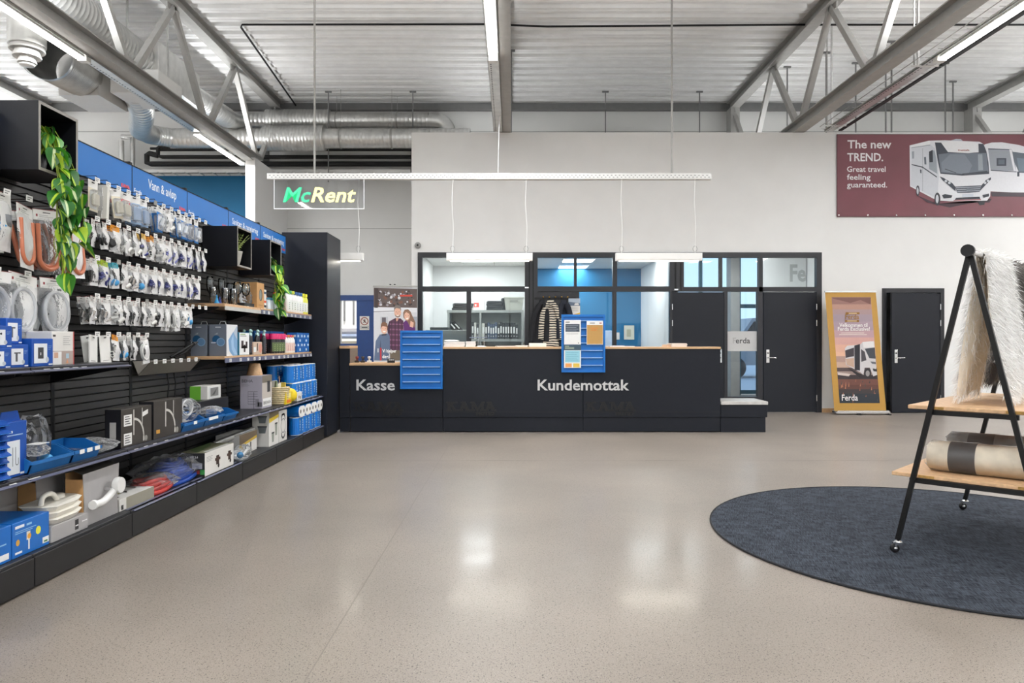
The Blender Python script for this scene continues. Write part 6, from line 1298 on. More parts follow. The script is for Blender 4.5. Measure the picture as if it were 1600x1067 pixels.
MB().rbox(cx_(1126) + 0.004, cx_(1199), YC, YC + 0.55, 0.205, 0.375, BLACK, 0.003).build('body', st, world=True); MB().rbox(cx_(1126) + 0.004, cx_(1199) - 0.02, YC + 0.012, YC + 0.53, 0.0, 0.202, BLACK, 0.002).build('plinth', st, world=True)
bevel(MB().box(cx_(1126) + 0.004, cx_(1199) + 0.006, YC - 0.012, YC + 0.56, 0.375, 0.418, mat('pale_stone', (196, 194, 190), 0.35, noise=0.1, nscale=14)).build('top_slab', st, world=True), 0.003, 1)
# blue slotted leaflet boards hooked over the counter front
LITB = mat('board_slot_lit_edge', (150, 186, 226), 0.35)  # paler blue paints the light on the ledges' upper edges
def board(label, px0, px1, py0, py1):
    b = thing('leaflet_board', label, 'board', (cx_(px0), YC - 0.014, cz_(py1)), group='blue slotted leaflet boards')
    w, h = cx_(px1) - cx_(px0), cz_(py0) - cz_(py1)
    MB().box(0, w, -0.012, 0, 0, h, BLUEP).build('back_plate', b)
    for a, c, d, e in ((0, 0.022, 0, h), (w - 0.022, w, 0, h), (0.022, w - 0.022, h - 0.03, h), (0.022, w - 0.022, 0, 0.02)): MB().box(a, c, -0.03, -0.012, d, e, BLUEP).build('rim', b)
    for k in range(7):
        z = 0.115 * h + k * 0.128 * h
        MB().prism([(-0.012, z - 0.012), (-0.030, z + 0.004), (-0.034, z + 0.012), (-0.030, z + 0.012), (-0.012, z - 0.004)], 'x', 0.03, w - 0.03, BLUEP).box(0.034, w - 0.034, -0.0345, -0.0335, z + 0.001, z + 0.012, LITB).build('slot_ledge', b)
    return b, w, h
b1, w1_, h1_ = board('blue slotted leaflet board, empty, hung between Kasse desk and service counter', 626, 692, 516, 607)
b2, w2_, h2_ = board('blue slotted leaflet board holding notices, hung over the service counter', 877, 945, 491, 581)
bx, bz = cx_(877), cz_(581)
def leaflet(label, x, z, w, h, pr, paper=(238, 238, 236), dy=0.0, cat='notice'):
    o = MB().box(0, w, -0.002, 0.0, 0, h, ink(paper)).build('paper_notice', None, (x, YC - 0.0495 - dy, z)); tag(o, label, cat)
    if pr: p = MB(); pr(p, plane((0, -0.0021, 0), (1, 0, 0), (0, 0, 1)), w, h); p.build('print', o)
def n1(p, P, w, h):
    p.rect(P, w * 0.08, h * 0.52, w * 0.92, h * 0.84, (66, 76, 88), 1); p.rect(P, w * 0.08, h * 0.9, w * 0.34, h * 0.93, (60, 60, 60), 1)
    for i in range(4): p.rect(P, w * 0.12, h * (0.76 - 0.07 * i), w * (0.85 - 0.12 * (i % 2)), h * (0.775 - 0.07 * i), (150, 158, 168), 2)
    for i in range(2): p.rect(P, w * 0.12, h * (0.45 - 0.03 * i), w * 0.85, h * (0.46 - 0.03 * i), (170, 170, 170), 1)
    p.disc(P, w * 0.86, h * 0.06, w * 0.03, (70, 70, 70), 1)
leaflet('white sheet with a dark grey text block, upper left on the blue board', bx + 0.035, bz + 0.375, 0.225, 0.33, n1)
def n2(p, P, w, h):
    p.rect(P, 0, h * 0.77, w, h, (58, 82, 96), 1); p.rect(P, w * 0.06, h * 0.24, w * 0.94, h * 0.75, (150, 206, 222), 1); p.rect(P, w * 0.08, h * 0.03, w * 0.46, h * 0.2, (232, 160, 92), 1); p.rect(P, w * 0.54, h * 0.03, w * 0.92, h * 0.2, (232, 196, 84), 1)
    for i in range(5): p.rect(P, w * 0.14, h * (0.66 - 0.08 * i), w * (0.85 - 0.1 * (i % 2)), h * (0.675 - 0.08 * i), (100, 160, 180), 2)
    for i in range(3): p.rect(P, w * 0.06, h * (0.93 - 0.05 * i), w * (0.3 + 0.3 * (i > 0)), h * (0.95 - 0.05 * i), (190, 200, 170), 2)
leaflet('sheet with teal head and orange-yellow feet, lower left on the blue board', bx + 0.033, bz + 0.06, 0.228, 0.31, n2)
def n3(p, P, w, h):
    p.rect(P, w * 0.02, h * 0.02, w * 0.98, h * 0.83, (190, 148, 84), 1); p.rect(P, w * 0.2, h * 0.9, w * 0.5, h * 0.93, (70, 70, 70), 1); p.rect(P, w * 0.78, h * 0.89, w * 0.92, h * 0.94, (180, 110, 110), 1); p.rect(P, w * 0.24, h * 0.68, w * 0.7, h * 0.72, (214, 130, 60), 2); p.rect(P, w * 0.24, h * 0.6, w * 0.62, h * 0.64, (214, 130, 60), 2)
leaflet('golden brown sheet with white head on the right of the blue board', bx + 0.338, bz + 0.375, 0.22, 0.315, n3)

# things on the counter tops
zt, zk = 1.1583, 0.9373
def flatstack(label, px0, px1, y, z, d, hgt, n=1, col=(232, 232, 230), cat='papers', rz=0.0, name='paper_stack'):
    x0, x1 = xof(px0, y), xof(px1, y); m = MB(); w = x1 - x0
    for i in range(n):
        a = 0.004 * ((i * 7) % 3 - 1); m.box(-w / 2 + a, w / 2 + a, -d / 2, d / 2, hgt * i / n, hgt * (i + 0.92) / n, ink((col[0] - 6 * (i % 2), col[1] - 6 * (i % 2), col[2] - 4 * (i % 2))))
    return tag(m.build(name, None, ((x0 + x1) / 2, y, z), rz), label, cat)
flatstack('left stack of white brochures beside the blue board on the counter', 695, 727, 9.86, zt, 0.22, 0.07, 5)
flatstack('right stack of white brochures, next to the clear stand on the counter', 729, 743, 9.86, zt, 0.22, 0.075, 5)
lump('crumpled_paper', 'crumpled white tissue on top of the left brochure stack', (xof(705, 9.88), 9.88, zt + 0.07), 0.10, 0.05, 0.025, mat('tissue_paper', (240, 240, 238), 0.7), 50, flat=True, cat='paper')
o = thing('display_stand', 'clear angled pen stand on a white foot on the service counter', 'stand', (xof(752, 9.9), 9.9, zt))
MB().lathe([(0.07, 0), (0.07, 0.006), (0.03, 0.014), (0, 0.015)], WHITEP, 20).build('foot', o); MB().box(-0.05, -0.035, -0.01, 0.01, 0.012, 0.2, BLIST).box(0.035, 0.05, -0.01, 0.01, 0.012, 0.2, BLIST).build('post', o); MB().box(-0.16, 0.08, -0.03, 0.01, 0.12, 0.132, mat('tray_bluegrey', (130, 140, 160), 0.3)).build('tray', o)
flatstack('open magazine lying flat left of the paper tray on the counter', 776, 806, 9.88, zt, 0.2, 0.012, 2, (206, 206, 206), 'magazine', 0.15)
flatstack('folded white leaflet beside the magazine on the service counter', 807, 826, 9.86, zt, 0.15, 0.02, 2, (226, 226, 224), 'leaflet', -0.2)
o = thing('paper_tray', 'shallow cream paper tray on the counter below the striped shirt', 'tray', (xof(840, 9.82), 9.82, zt)); MB().box(-0.115, 0.115, -0.1, 0.1, 0, 0.006, CREAM).box(-0.115, -0.109, -0.1, 0.1, 0.006, 0.05, CREAM).box(0.109, 0.115, -0.1, 0.1, 0.006, 0.05, CREAM).box(-0.109, 0.109, 0.094, 0.1, 0.006, 0.05, CREAM).box(-0.109, 0.109, -0.1, -0.094, 0.006, 0.035, CREAM).build('tray_body', o)
flatstack('loose white papers right of the notice board on the counter', 949, 972, 9.86, zt, 0.2, 0.016, 3, (214, 218, 226), 'papers', 0.2)
flatstack('thin leaflet lying right of the loose papers on the counter', 975, 992, 9.85, zt, 0.18, 0.008, 1, (226, 226, 226), 'leaflet', -0.15)
o = flatstack('folded newspapers near the right end of the service counter', 1046, 1070, 9.85, zt, 0.2, 0.05, 4, (222, 214, 206), 'newspaper', 0.1, 'newspaper')
flatstack('sheet with an orange corner beside the folded newspapers', 1038, 1047, 9.84, zt, 0.14, 0.03, 2, (206, 176, 150), 'leaflet', 0.3)
for px, dark, lab in ((558, True, 'dark red and black hand stamp at the left of the cash desk'), (567, True, 'black hand stamp, middle of the three on the cash desk'), (577, False, 'pale grey hand stamp nearest the family banner')):
    o = thing('hand_stamp', lab, 'stamp', (xof(px, 9.95), 9.95, zk)); c = mat('stamp_dark', (46, 40, 40), 0.4) if dark else mat('stamp_pale', (206, 206, 204), 0.4)
    MB().rbox(-0.03, 0.03, -0.025, 0.025, 0, 0.028, c, 0.004).build('base', o); MB().lathe([(0.012, 0.028), (0.012, 0.05), (0.024, 0.062), (0.022, 0.085), (0.0, 0.09)], mat('stamp_red', (120, 40, 36), 0.4) if px == 558 else c, 14).build('knob', o)
o = thing('card_terminal', 'small black card terminal lying on the cash desk by the blue board', 'terminal', (xof(611, 9.92), 9.92, zk), 0.2); MB().prism([(-0.09, 0), (0.09, 0), (0.09, 0.055), (-0.09, 0.02)], 'x', -0.05, 0.05, METB).build('body', o)
for k in range(9): MB().rbox(-0.03 + 0.025 * (k % 3), -0.012 + 0.025 * (k % 3), -0.07 + 0.025 * (k // 3), -0.053 + 0.025 * (k // 3), 0.03 + 0.005 * (k // 3), 0.037 + 0.005 * (k // 3), STEEL, 0.001).build('key', o)

# hanging tray, pendants, lit sign over the counter
YL = 9.92
tr = thing('hanging_tray', 'white perforated cable tray hung on rods over the counter', 'tray', (0, YL, 0))
xa, xb, zA, zB = xof(417, YL), xof(1112, YL), zof(279, YL), zof(270, YL)
MB().box(xa, xb, 0, 0.1, zA, zA + 0.003, WHITEP).box(xa, xb, 0, 0.003, zA + 0.003, zB, WHITEP).box(xa, xb, 0.097, 0.1, zA + 0.003, zB, WHITEP).build('tray_channel', tr)
h = MB(); n = int((xb - xa) / 0.055)
for i in range(n):
    x = xa + 0.03 + i * 0.055; h.box(x, x + 0.022, -0.001, 0.0, zA + 0.045, zA + 0.053, STEELD); h.box(x + 0.028, x + 0.048, -0.001, 0.0, zA + 0.02, zA + 0.028, STEELD)
tag(h.build('punched_slots', tr), kind='stuff')
for px in (490, 1051):
    tag(MB().box(-0.012, 0.012, -0.012, 0.012, zB - 0.02, ZR + 0.05, STEEL).build('hanger_rod', None, (xof(px, YL), YL + 0.05, 0)), 'long thin steel rod holding the %s end of the white tray' % ('left' if px < 600 else 'right'), 'rod', 'rods of the white tray')
tag(MB().tube([(xof(778, YL), YL + 0.05, zB - 0.02), (xof(779, YL) + 0.005, YL + 0.06, 4.2), (xof(781, 11.5), 11.5, 4.84)], 0.006, WHITEP, 6).build('feed_cable', None, (0, 0, 0)), 'white feed cable dropping from the middle light rail to the tray', 'cable')
def pendant(label, px0, px1, wires):
    x0, x1 = xof(px0, YL), xof(px1, YL); z0, z1 = zof(407, YL), zof(395, YL)
    p = thing('pendant_light', label, 'lamp', ((x0 + x1) / 2, YL, z0), group='linear pendants over the counter'); w = (x1 - x0) / 2
    MB().prism([(-0.05, 0.02), (-0.05, z1 - z0), (0.05, z1 - z0), (0.05, 0.02), (0.045, 0.0), (-0.045, 0.0)], 'x', -w, w, mat('pendant_white', (242, 241, 238), 0.35, noise=0.01)).build('housing', p)
    MB().box(-w + 0.05, w - 0.05, -0.035, 0.035, -0.006, 0.0, LEDS).build('diffuser', p)
    l = lamp('pendant_lamp', ((x0 + x1) / 2, YL, z0 - 0.009), 2 * w - 0.1, 0.06, 9, col=(1, 0.93, 0.82))
    for px in wires:
        x = xof(px, YL) - (x0 + x1) / 2
        MB().tube([(x, 0, z1 - z0), (x + 0.012, 0, z1 - z0 + 0.35), (x - 0.01, 0, z1 - z0 + 0.7), (x + 0.005, 0.02, zA - z0)], 0.0045, WHITEP, 5).build('wire', p)
        MB().tube([(x + 0.03 * math.cos(t), 0, z1 - z0 + 0.06 + 0.04 * math.sin(t)) for t in [2 * PI * j / 12 for j in range(13)]], 0.002, STEELD, 4).build('wire_loop', p)
pendant('white linear pendant left, partly behind the end panel', 434, 568, (560,))
pendant('white linear pendant before the left office window', 698, 832, (707, 822))
pendant('white linear pendant before the blue office windows', 962, 1096, (971, 1086))
sg = thing('lit_sign', 'clear acrylic sign with glowing green and yellow lettering under the white tray', 'sign', (xof(428, YL), YL, zof(326, YL)))
w, h = xof(569, YL) - xof(428, YL), zof(280, YL) - zof(326, YL)
ACR = glass('acrylic_sheet', (0.95, 0.96, 0.97), 1.3)
MB().box(0, w, 0, 0.008, 0, h, ACR).build('acrylic_sheet', sg)
EDGE = mat('acrylic_lit_edge', (244, 246, 248), 0.3, noise=0, emit=0.4)
for a in ((0, w, 0, 0.007), (0, 0.006, 0.007, h), (w - 0.006, w, 0.007, h)): MB().box(a[0], a[1], -0.001, 0.009, a[2], a[3], EDGE).build('lit_edge', sg)
P = plane((0, -0.0015, 0), (1, 0, 0), (0, 0, 1)); GRN = mat('sign_green', (60, 190, 140), 0.4, noise=0, emit=0.55); YLW = mat('sign_yellow', (250, 240, 150), 0.4, noise=0, emit=0.85)
k = w / 141.0
t = MB(); t.text(P, 'Mc', 14 * k, h * 0.24, 0.29, GRN, 2, bold=0.018, shear=0.25, width=44 * k); t.build('green_lettering', sg)
t = MB(); t.text(P, 'Rent', 58 * k, h * 0.24, 0.29, YLW, 2, bold=0.018, shear=0.25, width=70 * k); t.build('yellow_lettering', sg)

# ================================================================ BEHIND THE COUNTER
# family roll-up banner
def cmap(ox, oy, s, Y): return lambda x, y: (xof(ox + x * s, Y), zof(oy + y * s, Y))
YF = 11.9; c7 = cmap(580, 430, 80 / 610, YF); PF = plane((0, YF - 0.001, 0), (1, 0, 0), (0, 0, 1))
fb = thing('rollup_banner', 'roll-up banner photograph of a smiling family of three behind the cash desk', 'banner', (c7(290, 0)[0], YF, 0))
x0, x1 = c7(30, 0)[0], c7(548, 0)[0]; zt_ = c7(0, 140)[1]
MB().box(x0, x1, YF, YF + 0.003, 0.1, zt_, ink((214, 216, 220))).build('fabric', fb, world=True)
MB().box(x0 - 0.01, x1 + 0.01, YF - 0.012, YF + 0.012, zt_, zt_ + 0.025, STEEL).build('top_rail', fb, world=True); MB().rbox(x0 - 0.02, x1 + 0.02, YF - 0.1, YF + 0.1, 0, 0.1, CHROME, 0.02).build('base_cassette', fb, world=True); MB().tube([(c7(290, 0)[0], YF + 0.03, 0.1), (c7(290, 0)[0], YF + 0.015, zt_)], 0.01, STEEL, 8).build('pole', fb, world=True)
for xx in (228, 280): MB().box(c7(xx - 10, 0)[0], c7(xx + 10, 0)[0], YF - 0.015, YF + 0.015, c7(0, 112)[1], c7(0, 102)[1], METB).build('clip', fb, world=True)
q = MB()
def pp(pts, col, layer): q.poly(PF, [c7(*p) for p in pts], col, layer)
def pd(x, y, r, col, layer, ry=None): a = c7(x, y); q.disc(PF, a[0], a[1], r * 80 / 610 * YF / FPX, col, layer, ry=(ry or r) * 80 / 610 * YF / FPX, n=18)
pp([(30, 145), (548, 160), (548, 400), (30, 400)], (96, 84, 82), 1)
R = random.Random(4)
for i in range(60): pd(R.uniform(56, 524), R.uniform(185, 352), R.uniform(7, 19), R.choice([(196, 196, 204), (150, 146, 154), (70, 58, 58), (120, 84, 70), (214, 214, 220), (56, 48, 50)]), 2 + 0.05 * i)
pp([(40, 150), (85, 152), (80, 385), (40, 385)], (60, 48, 48), 6); pp([(345, 230), (490, 230), (490, 250), (345, 250)], (206, 74, 62), 7)
pp([(30, 375), (548, 385), (548, 500), (30, 520)], (222, 224, 230), 6); pp([(30, 425), (280, 418), (280, 428), (30, 437)], (150, 150, 154), 7); pp([(30, 440), (548, 440), (548, 1010), (30, 1010)], (208, 210, 216), 6.5); pp([(110, 490), (200, 490), (200, 590), (110, 590)], (186, 190, 198), 7); pp([(128, 500), (176, 500), (176, 580), (128, 580)], (96, 92, 100), 7.5); pp([(500, 490), (548, 490), (548, 660), (500, 660)], (150, 156, 166), 7)
SK, SK2 = (224, 178, 156), (206, 156, 134)
# man: checked shirt
pp([(190, 620), (215, 545), (280, 510), (350, 510), (385, 540), (390, 900), (215, 900)], (86, 50, 76), 8); pp([(190, 620), (215, 545), (230, 560), (225, 690), (200, 680)], (56, 34, 56), 8.5)
for i in range(5): pp([(222, 570 + 62 * i), (388, 575 + 62 * i), (388, 592 + 62 * i), (222, 588 + 62 * i)], (130, 84, 116), 9)
for i in range(4): pp([(240 + 40 * i, 545), (250 + 40 * i, 545), (250 + 40 * i, 880), (240 + 40 * i, 880)], (60, 32, 54), 9.3)
pp([(285, 505), (330, 505), (312, 545), (298, 545)], SK2, 9.6); pp([(270, 520), (292, 502), (300, 545)], (60, 34, 54), 9.8); pp([(345, 505), (322, 545), (352, 525)], (60, 34, 54), 9.8)
pd(316, 440, 41, SK, 10, 58); pp([(275, 430), (272, 390), (290, 358), (320, 350), (348, 366), (357, 400), (354, 430), (345, 395), (300, 388), (284, 400)], (120, 112, 108), 10.5); pp([(282, 460), (300, 478), (316, 480), (335, 476), (350, 458), (344, 490), (316, 502), (290, 488)], (140, 116, 104), 10.7); pp([(298, 470), (334, 470), (326, 482), (306, 482)], (244, 236, 230), 11)
for e in (300, 334): pd(e, 432, 5, (60, 48, 44), 11, 3)
pp([(313, 436), (319, 436), (324, 458), (310, 458)], SK2, 11)
# woman
pp([(385, 560), (420, 525), (500, 520), (525, 560), (525, 660), (390, 660)], (92, 38, 108), 12); pp([(385, 500), (382, 440), (400, 408), (440, 402), (470, 430), (500, 500), (528, 560), (522, 625), (470, 560), (455, 600), (440, 560)], (132, 100, 82), 12.3)
pd(428, 482, 33, SK, 12.6, 52); pp([(392, 470), (398, 425), (430, 415), (462, 440), (466, 490), (452, 455), (420, 436), (402, 450)], (146, 112, 90), 12.8); pp([(414, 508), (446, 500), (440, 520), (422, 522)], (246, 238, 232), 13); pp([(470, 540), (508, 560), (500, 620), (460, 610)], SK, 12.9)
for e in (412, 444): pd(e, 474, 5, (60, 48, 44), 13, 3)
# child
pp([(35, 1010), (55, 780), (105, 700), (150, 705), (205, 690), (222, 720), (225, 900), (195, 1010)], (92, 108, 136), 14); pp([(105, 820), (112, 760), (118, 860), (100, 1000)], (66, 80, 106), 14.2); pp([(120, 700), (190, 690), (180, 712), (130, 716)], (52, 56, 70), 14.4)
pd(156, 640, 38, SK, 14.6, 56); pp([(113, 640), (116, 590), (128, 560), (160, 550), (190, 570), (200, 620), (192, 650), (186, 612), (140, 600), (126, 612)], (120, 86, 66), 14.8); pp([(138, 660), (176, 660), (166, 676), (148, 676)], (248, 242, 236), 15)
for e in (140, 172): pd(e, 628, 5, (60, 48, 44), 15, 3)
pp([(225, 890), (360, 890), (360, 1010), (225, 1010)], (110, 98, 84), 13.5); pp([(106, 860), (124, 860), (124, 1010), (106, 1010)], (190, 46, 52), 15.5); pp([(78, 868), (88, 868), (88, 915), (78, 915)], (230, 230, 230), 15.5)
a = c7(134, 915); q.text(PF, 'Vi hjelper', a[0], a[1], 0.075, ink((240, 240, 240)), 26, bold=0.03, width=c7(302, 0)[0] - a[0]); a = c7(134, 982); q.text(PF, 'deg', a[0], a[1], 0.075, ink((240, 240, 240)), 26, bold=0.03, width=0.1); q.text(PF, 'igjen', a[0] + 0.12, a[1], 0.075, ink((240, 240, 240)), 26, bold=0.03, width=0.14) if False else None
q.build('printed_picture', fb, world=True)
# blue sliding door with a pass-through and a sign
dx0, dx1 = DOORX; BD = mat('door_blue', (12, 62, 128), 0.4, noise=0.05)
d4 = struct(thing('door_4', None, None, (dx0, YB, 0)))
W4 = xof(600, YB) - dx0; xo = xof(558, YB) - dx0
MB().box(xo, W4, -0.06, -0.005, 0, 2.28, BD).build('door_leaf', d4); MB().box(-0.9, W4, -0.08, -0.005, 2.17, 2.29, BD).build('frame_rail', d4); MB().box(-0.9, -0.1, -0.06, -0.005, 0, 2.17, BD).build('frame_post', d4); MB().box(-0.1, xo, -0.05, -0.01, 0, 1.18, BD).build('lower_panel', d4)
YS = YB - 0.066; so = thing('prohibition_sign', 'white no-entry-on-foot sign with red ring on the blue door', 'sign', (xof(562, YS), YS, zof(515, YS)))
sw, sh = xof(577, YS) - xof(562, YS), zof(493.5, YS) - zof(515, YS)
MB().box(0, sw, 0, 0.004, 0, sh, ink((236, 232, 226))).build('plate', so); p = MB(); P = plane((0, -0.0005, 0), (1, 0, 0), (0, 0, 1))
p.ring(P, sw / 2, sh * 0.64, sw * 0.33, sw * 0.42, (150, 70, 60), 1); p.disc(P, sw * 0.53, sh * 0.76, sw * 0.05, (40, 36, 36), 1, n=10); p.poly(P, [(sw * 0.44, sh * 0.73), (sw * 0.56, sh * 0.73), (sw * 0.62, sh * 0.62), (sw * 0.58, sh * 0.6), (sw * 0.53, sh * 0.66), (sw * 0.54, sh * 0.6), (sw * 0.66, sh * 0.52), (sw * 0.62, sh * 0.5), (sw * 0.48, sh * 0.58), (sw * 0.36, sh * 0.5), (sw * 0.33, sh * 0.53), (sw * 0.46, sh * 0.62), (sw * 0.45, sh * 0.68), (sw * 0.36, sh * 0.64), (sw * 0.35, sh * 0.67)], (44, 38, 38), 1); p.beam((sw * 0.22, sh * 0.83, 0.0015), (sw * 0.78, sh * 0.45, 0.0015), 0.012, 0.0006, ink((150, 70, 60))) if False else None
p.poly(P, [(sw * 0.24, sh * 0.80), (sw * 0.27, sh * 0.82), (sw * 0.78, sh * 0.49), (sw * 0.75, sh * 0.47)], (150, 70, 60), 2)
p.rect(P, sw * 0.1, sh * 0.07, sw * 0.92, sh * 0.3, (60, 62, 66), 1); p.rect(P, sw * 0.13, sh * 0.09, sw * 0.89, sh * 0.28, (226, 224, 220), 2); p.rect(P, sw * 0.2, sh * 0.15, sw * 0.82, sh * 0.22, (90, 90, 92), 3); p.build('print', so)
# goods seen in the workshop through the opening
o = thing('work_bench', 'white padded bench with folded covers seen through the blue door opening', 'bench', (-4.35, 18.2, 0)); MB().rbox(-0.7, 0.9, -0.4, 0.4, 0.75, 1.3, mat('cover_cream', (214, 206, 188), 0.7), 0.06).build('covered_load', o); MB().rbox(-0.6, 0.8, -0.3, 0.3, 1.3, 1.42, mat('cover_bluegrey', (150, 164, 190), 0.7), 0.05).build('folded_cover', o); MB().rbox(-0.4, 0.7, -0.25, 0.25, 1.42, 1.62, mat('cover_white', (222, 220, 224), 0.7), 0.06).build('white_cover', o)
for x in (-0.6, 0.8): MB().box(x - 0.03, x + 0.03, -0.3, 0.3, 0, 0.75, STEEL).build('leg', o)
o = thing('trailer_wheel', 'black tyre standing in the workshop behind the cash desk', 'wheel', (-3.55, 17.6, 0.62)); MB().lathe([(0.22, -0.1), (0.58, -0.11), (0.62, -0.05), (0.62, 0.05), (0.58, 0.11), (0.22, 0.1)], mat('tyre', (30, 30, 31), 0.7), 28, M=Matrix.Rotation(PI / 2, 4, 'X')).build('tyre', o); MB().lathe([(0.0, -0.06), (0.24, -0.08), (0.24, 0.08), (0.0, 0.06)], STEEL, 20, M=Matrix.Rotation(PI / 2, 4, 'X')).build('rim', o)
o = thing('hanging_tools', 'grey clamps hanging on the workshop wall above the covers', 'tool rack', (-4.2, 20.15, 1.9)); MB().box(-0.7, 0.7, -0.03, 0, 0.5, 0.56, STEEL).build('rail', o)
for k in range(5): MB().tube([(-0.5 + 0.25 * k, -0.04, 0.5), (-0.5 + 0.25 * k, -0.04, -0.1 - 0.1 * (k % 3))], 0.025, STEELD, 8).build('clamp', o)

# ---- left office: shelf unit, binders, boxes
sh_ = thing('shelf_unit', 'grey metal office shelf unit with binders behind the left window', 'shelving', (xof(699, 13.9), 13.9, 0)); SU = mat('office_grey', (150, 152, 148), 0.5, noise=0.04)
Wd = 0.22 - xof(699, 13.9); zs = zof(529, 13.9); zt2 = zof(484, 13.9)
for x in (0, 0.62, Wd - 0.04): MB().box(x, x + 0.04, 0, 0.4, 0, zt2, SU).build('upright', sh_)
for z in (0.1, 0.7, zs, zt2): MB().box(-0.01, Wd, -0.005, 0.4, z - 0.05, z, SU).build('shelf_board', sh_)
MB().box(0, Wd, 0.39, 0.4, 0.1, zt2, mat('office_grey_back', (176, 178, 172), 0.5)).build('back_panel', sh_)
R = random.Random(8); x = xof(737, 13.95); k = 0
cols = ['bk', 'wh', 'bk', 'wh', 'wh', 'bk', 'bl', 'bl', 'bl', 'bl', 'bk', 'bk', 'bk', 'bk', 'bk', 'bk', 'bk', 'bk', 'wh', 'wh', 'wh', 'bk', 'wh']
CB = {'bk': mat('binder_black', (34, 34, 36), 0.5), 'wh': mat('binder_pale', (196, 194, 184), 0.5), 'bl': mat('binder_slate', (66, 78, 100), 0.5)}
while k < len(cols) and x < 0.10:
    c = cols[k]; w = R.uniform(0.045, 0.06); hh = 0.31 + R.uniform(-0.03, 0.02)
    o = thing('ring_binder', '%s ring binder upright on the office shelf, %s from the left' % ({'bk': 'black', 'wh': 'pale', 'bl': 'slate blue'}[c], ords(k) if k < 15 else '%dth' % (k + 1)), 'binder', (x, 13.93, zs), group='binders on the office shelf')
    MB().rbox(0, w - 0.003, 0, 0.28, 0, hh, CB[c], 0.003).build('cover', o); MB().box(w * 0.2, w * 0.75, -0.001, 0, hh * 0.35, hh * 0.75, ink((226, 226, 222))).build('spine_label', o); MB().disc(plane((0, -0.0006, 0), (1, 0, 0), (0, 0, 1)), w * 0.48, hh * 0.18, 0.01, (200, 200, 200), 1, n=10).build('finger_ring', o)
    x += w; k += 1
for i in range(2):
    o = thing('ring_binder', 'black ring binder leaning at the left end of the office shelf, %s' % ('lower' if i == 0 else 'upper'), 'binder', (xof(716 + 7 * i, 13.95), 13.95, zof(521, 13.95)), group='binders on the office shelf'); o.rotation_euler = (0, -0.75, 0)
    MB().rbox(0, 0.05, 0, 0.25, 0.04, 0.30, CB['bk'], 0.003).build('cover', o); MB().box(0.012, 0.038, -0.001, 0, 0.12, 0.24, ink((226, 226, 222))).build('spine_label', o)
zt3 = zt2
for i in range(3): 
    o = tag(MB().rbox(-0.19, 0.19, -0.14, 0.14, 0, 0.045, CB['bk'], 0.008).build('binder', None, (xof(722, 14.05) + 0.01 * i, 14.05, zt3 + 0.046 * i), 0.1 * i), 'black binder lying on top of the shelf unit at left, %s of the pile' % ('bottom', 'middle', 'top')[i], 'binder', 'pile of binders at left')
for i in range(4):
    tag(MB().rbox(-0.15, 0.15, -0.12, 0.12, 0, 0.045, CB['bk'], 0.008).build('binder', None, (xof(772, 14.05) + 0.012 * (i % 2), 14.05, zt3 + 0.0455 * i), 0.15 * (i % 2)), 'black binder in the pile beside the first-aid box, %s from the bottom' % ords(i), 'binder', 'pile of binders in the middle')
o = thing('first_aid_box', 'white first-aid box with a red printed mark on the shelf unit', 'box', (xof(747, 14.05), 14.0, zt3)); MB().rbox(-0.13, 0.13, 0, 0.15, 0, 0.24, OFFW, 0.006).build('box_body', o); p = MB(); P = plane((-0.13, -0.0006, 0), (1, 0, 0), (0, 0, 1))
p.rect(P, 0.05, 0.06, 0.15, 0.15, (206, 80, 70), 1); p.rect(P, 0.07, 0.08, 0.10, 0.12, (240, 220, 210), 2); p.rect(P, 0.0, 0.22, 0.26, 0.235, (210, 210, 206), 1); p.build('print', o)
o = thing('plastic_crate', 'translucent grey plastic crate on the office shelf unit', 'crate', (xof(803, 14.05), 14.0, zt3)); MB().taper(-0.16, 0.16, 0, 0.24, 0, 0.24, -0.03, -0.02, mat('crate_grey', (170, 170, 160), 0.4)).build('crate_body', o); MB().box(-0.2, 0.2, -0.03, 0.27, 0.24, 0.26, mat('crate_rim', (186, 186, 176), 0.4)).build('rim', o); MB().box(-0.08, 0.08, -0.024, -0.014, 0.17, 0.2, mat('crate_handle', (140, 140, 132), 0.4)).build('handle', o)
for i in range(2): tag(MB().rbox(-0.02, 0.02, -0.12, 0.12, 0, 0.24, CB['bk'], 0.004).build('binder', None, (xof(785 + 4 * i, 14.1), 14.12, zt3), 0.1), 'black binder standing left of the crate, %s' % ('outer' if i == 0 else 'inner'), 'binder', 'binders beside the crate')
o = thing('office_screen', 'light grey office cabinet below the left window, black slot in its top', 'cabinet', (-1.585, 13.1, 0)); MB().rbox(0, xof(728, 13.1) - xof(660, 13.1), 0, 0.5, 0, zof(515, 13.1), SU, 0.01).build('body', o); MB().rbox(0.08, 0.42, 0.05, 0.4, zof(515, 13.1), zof(515, 13.1) + 0.05, METB, 0.005).build('black_device', o)
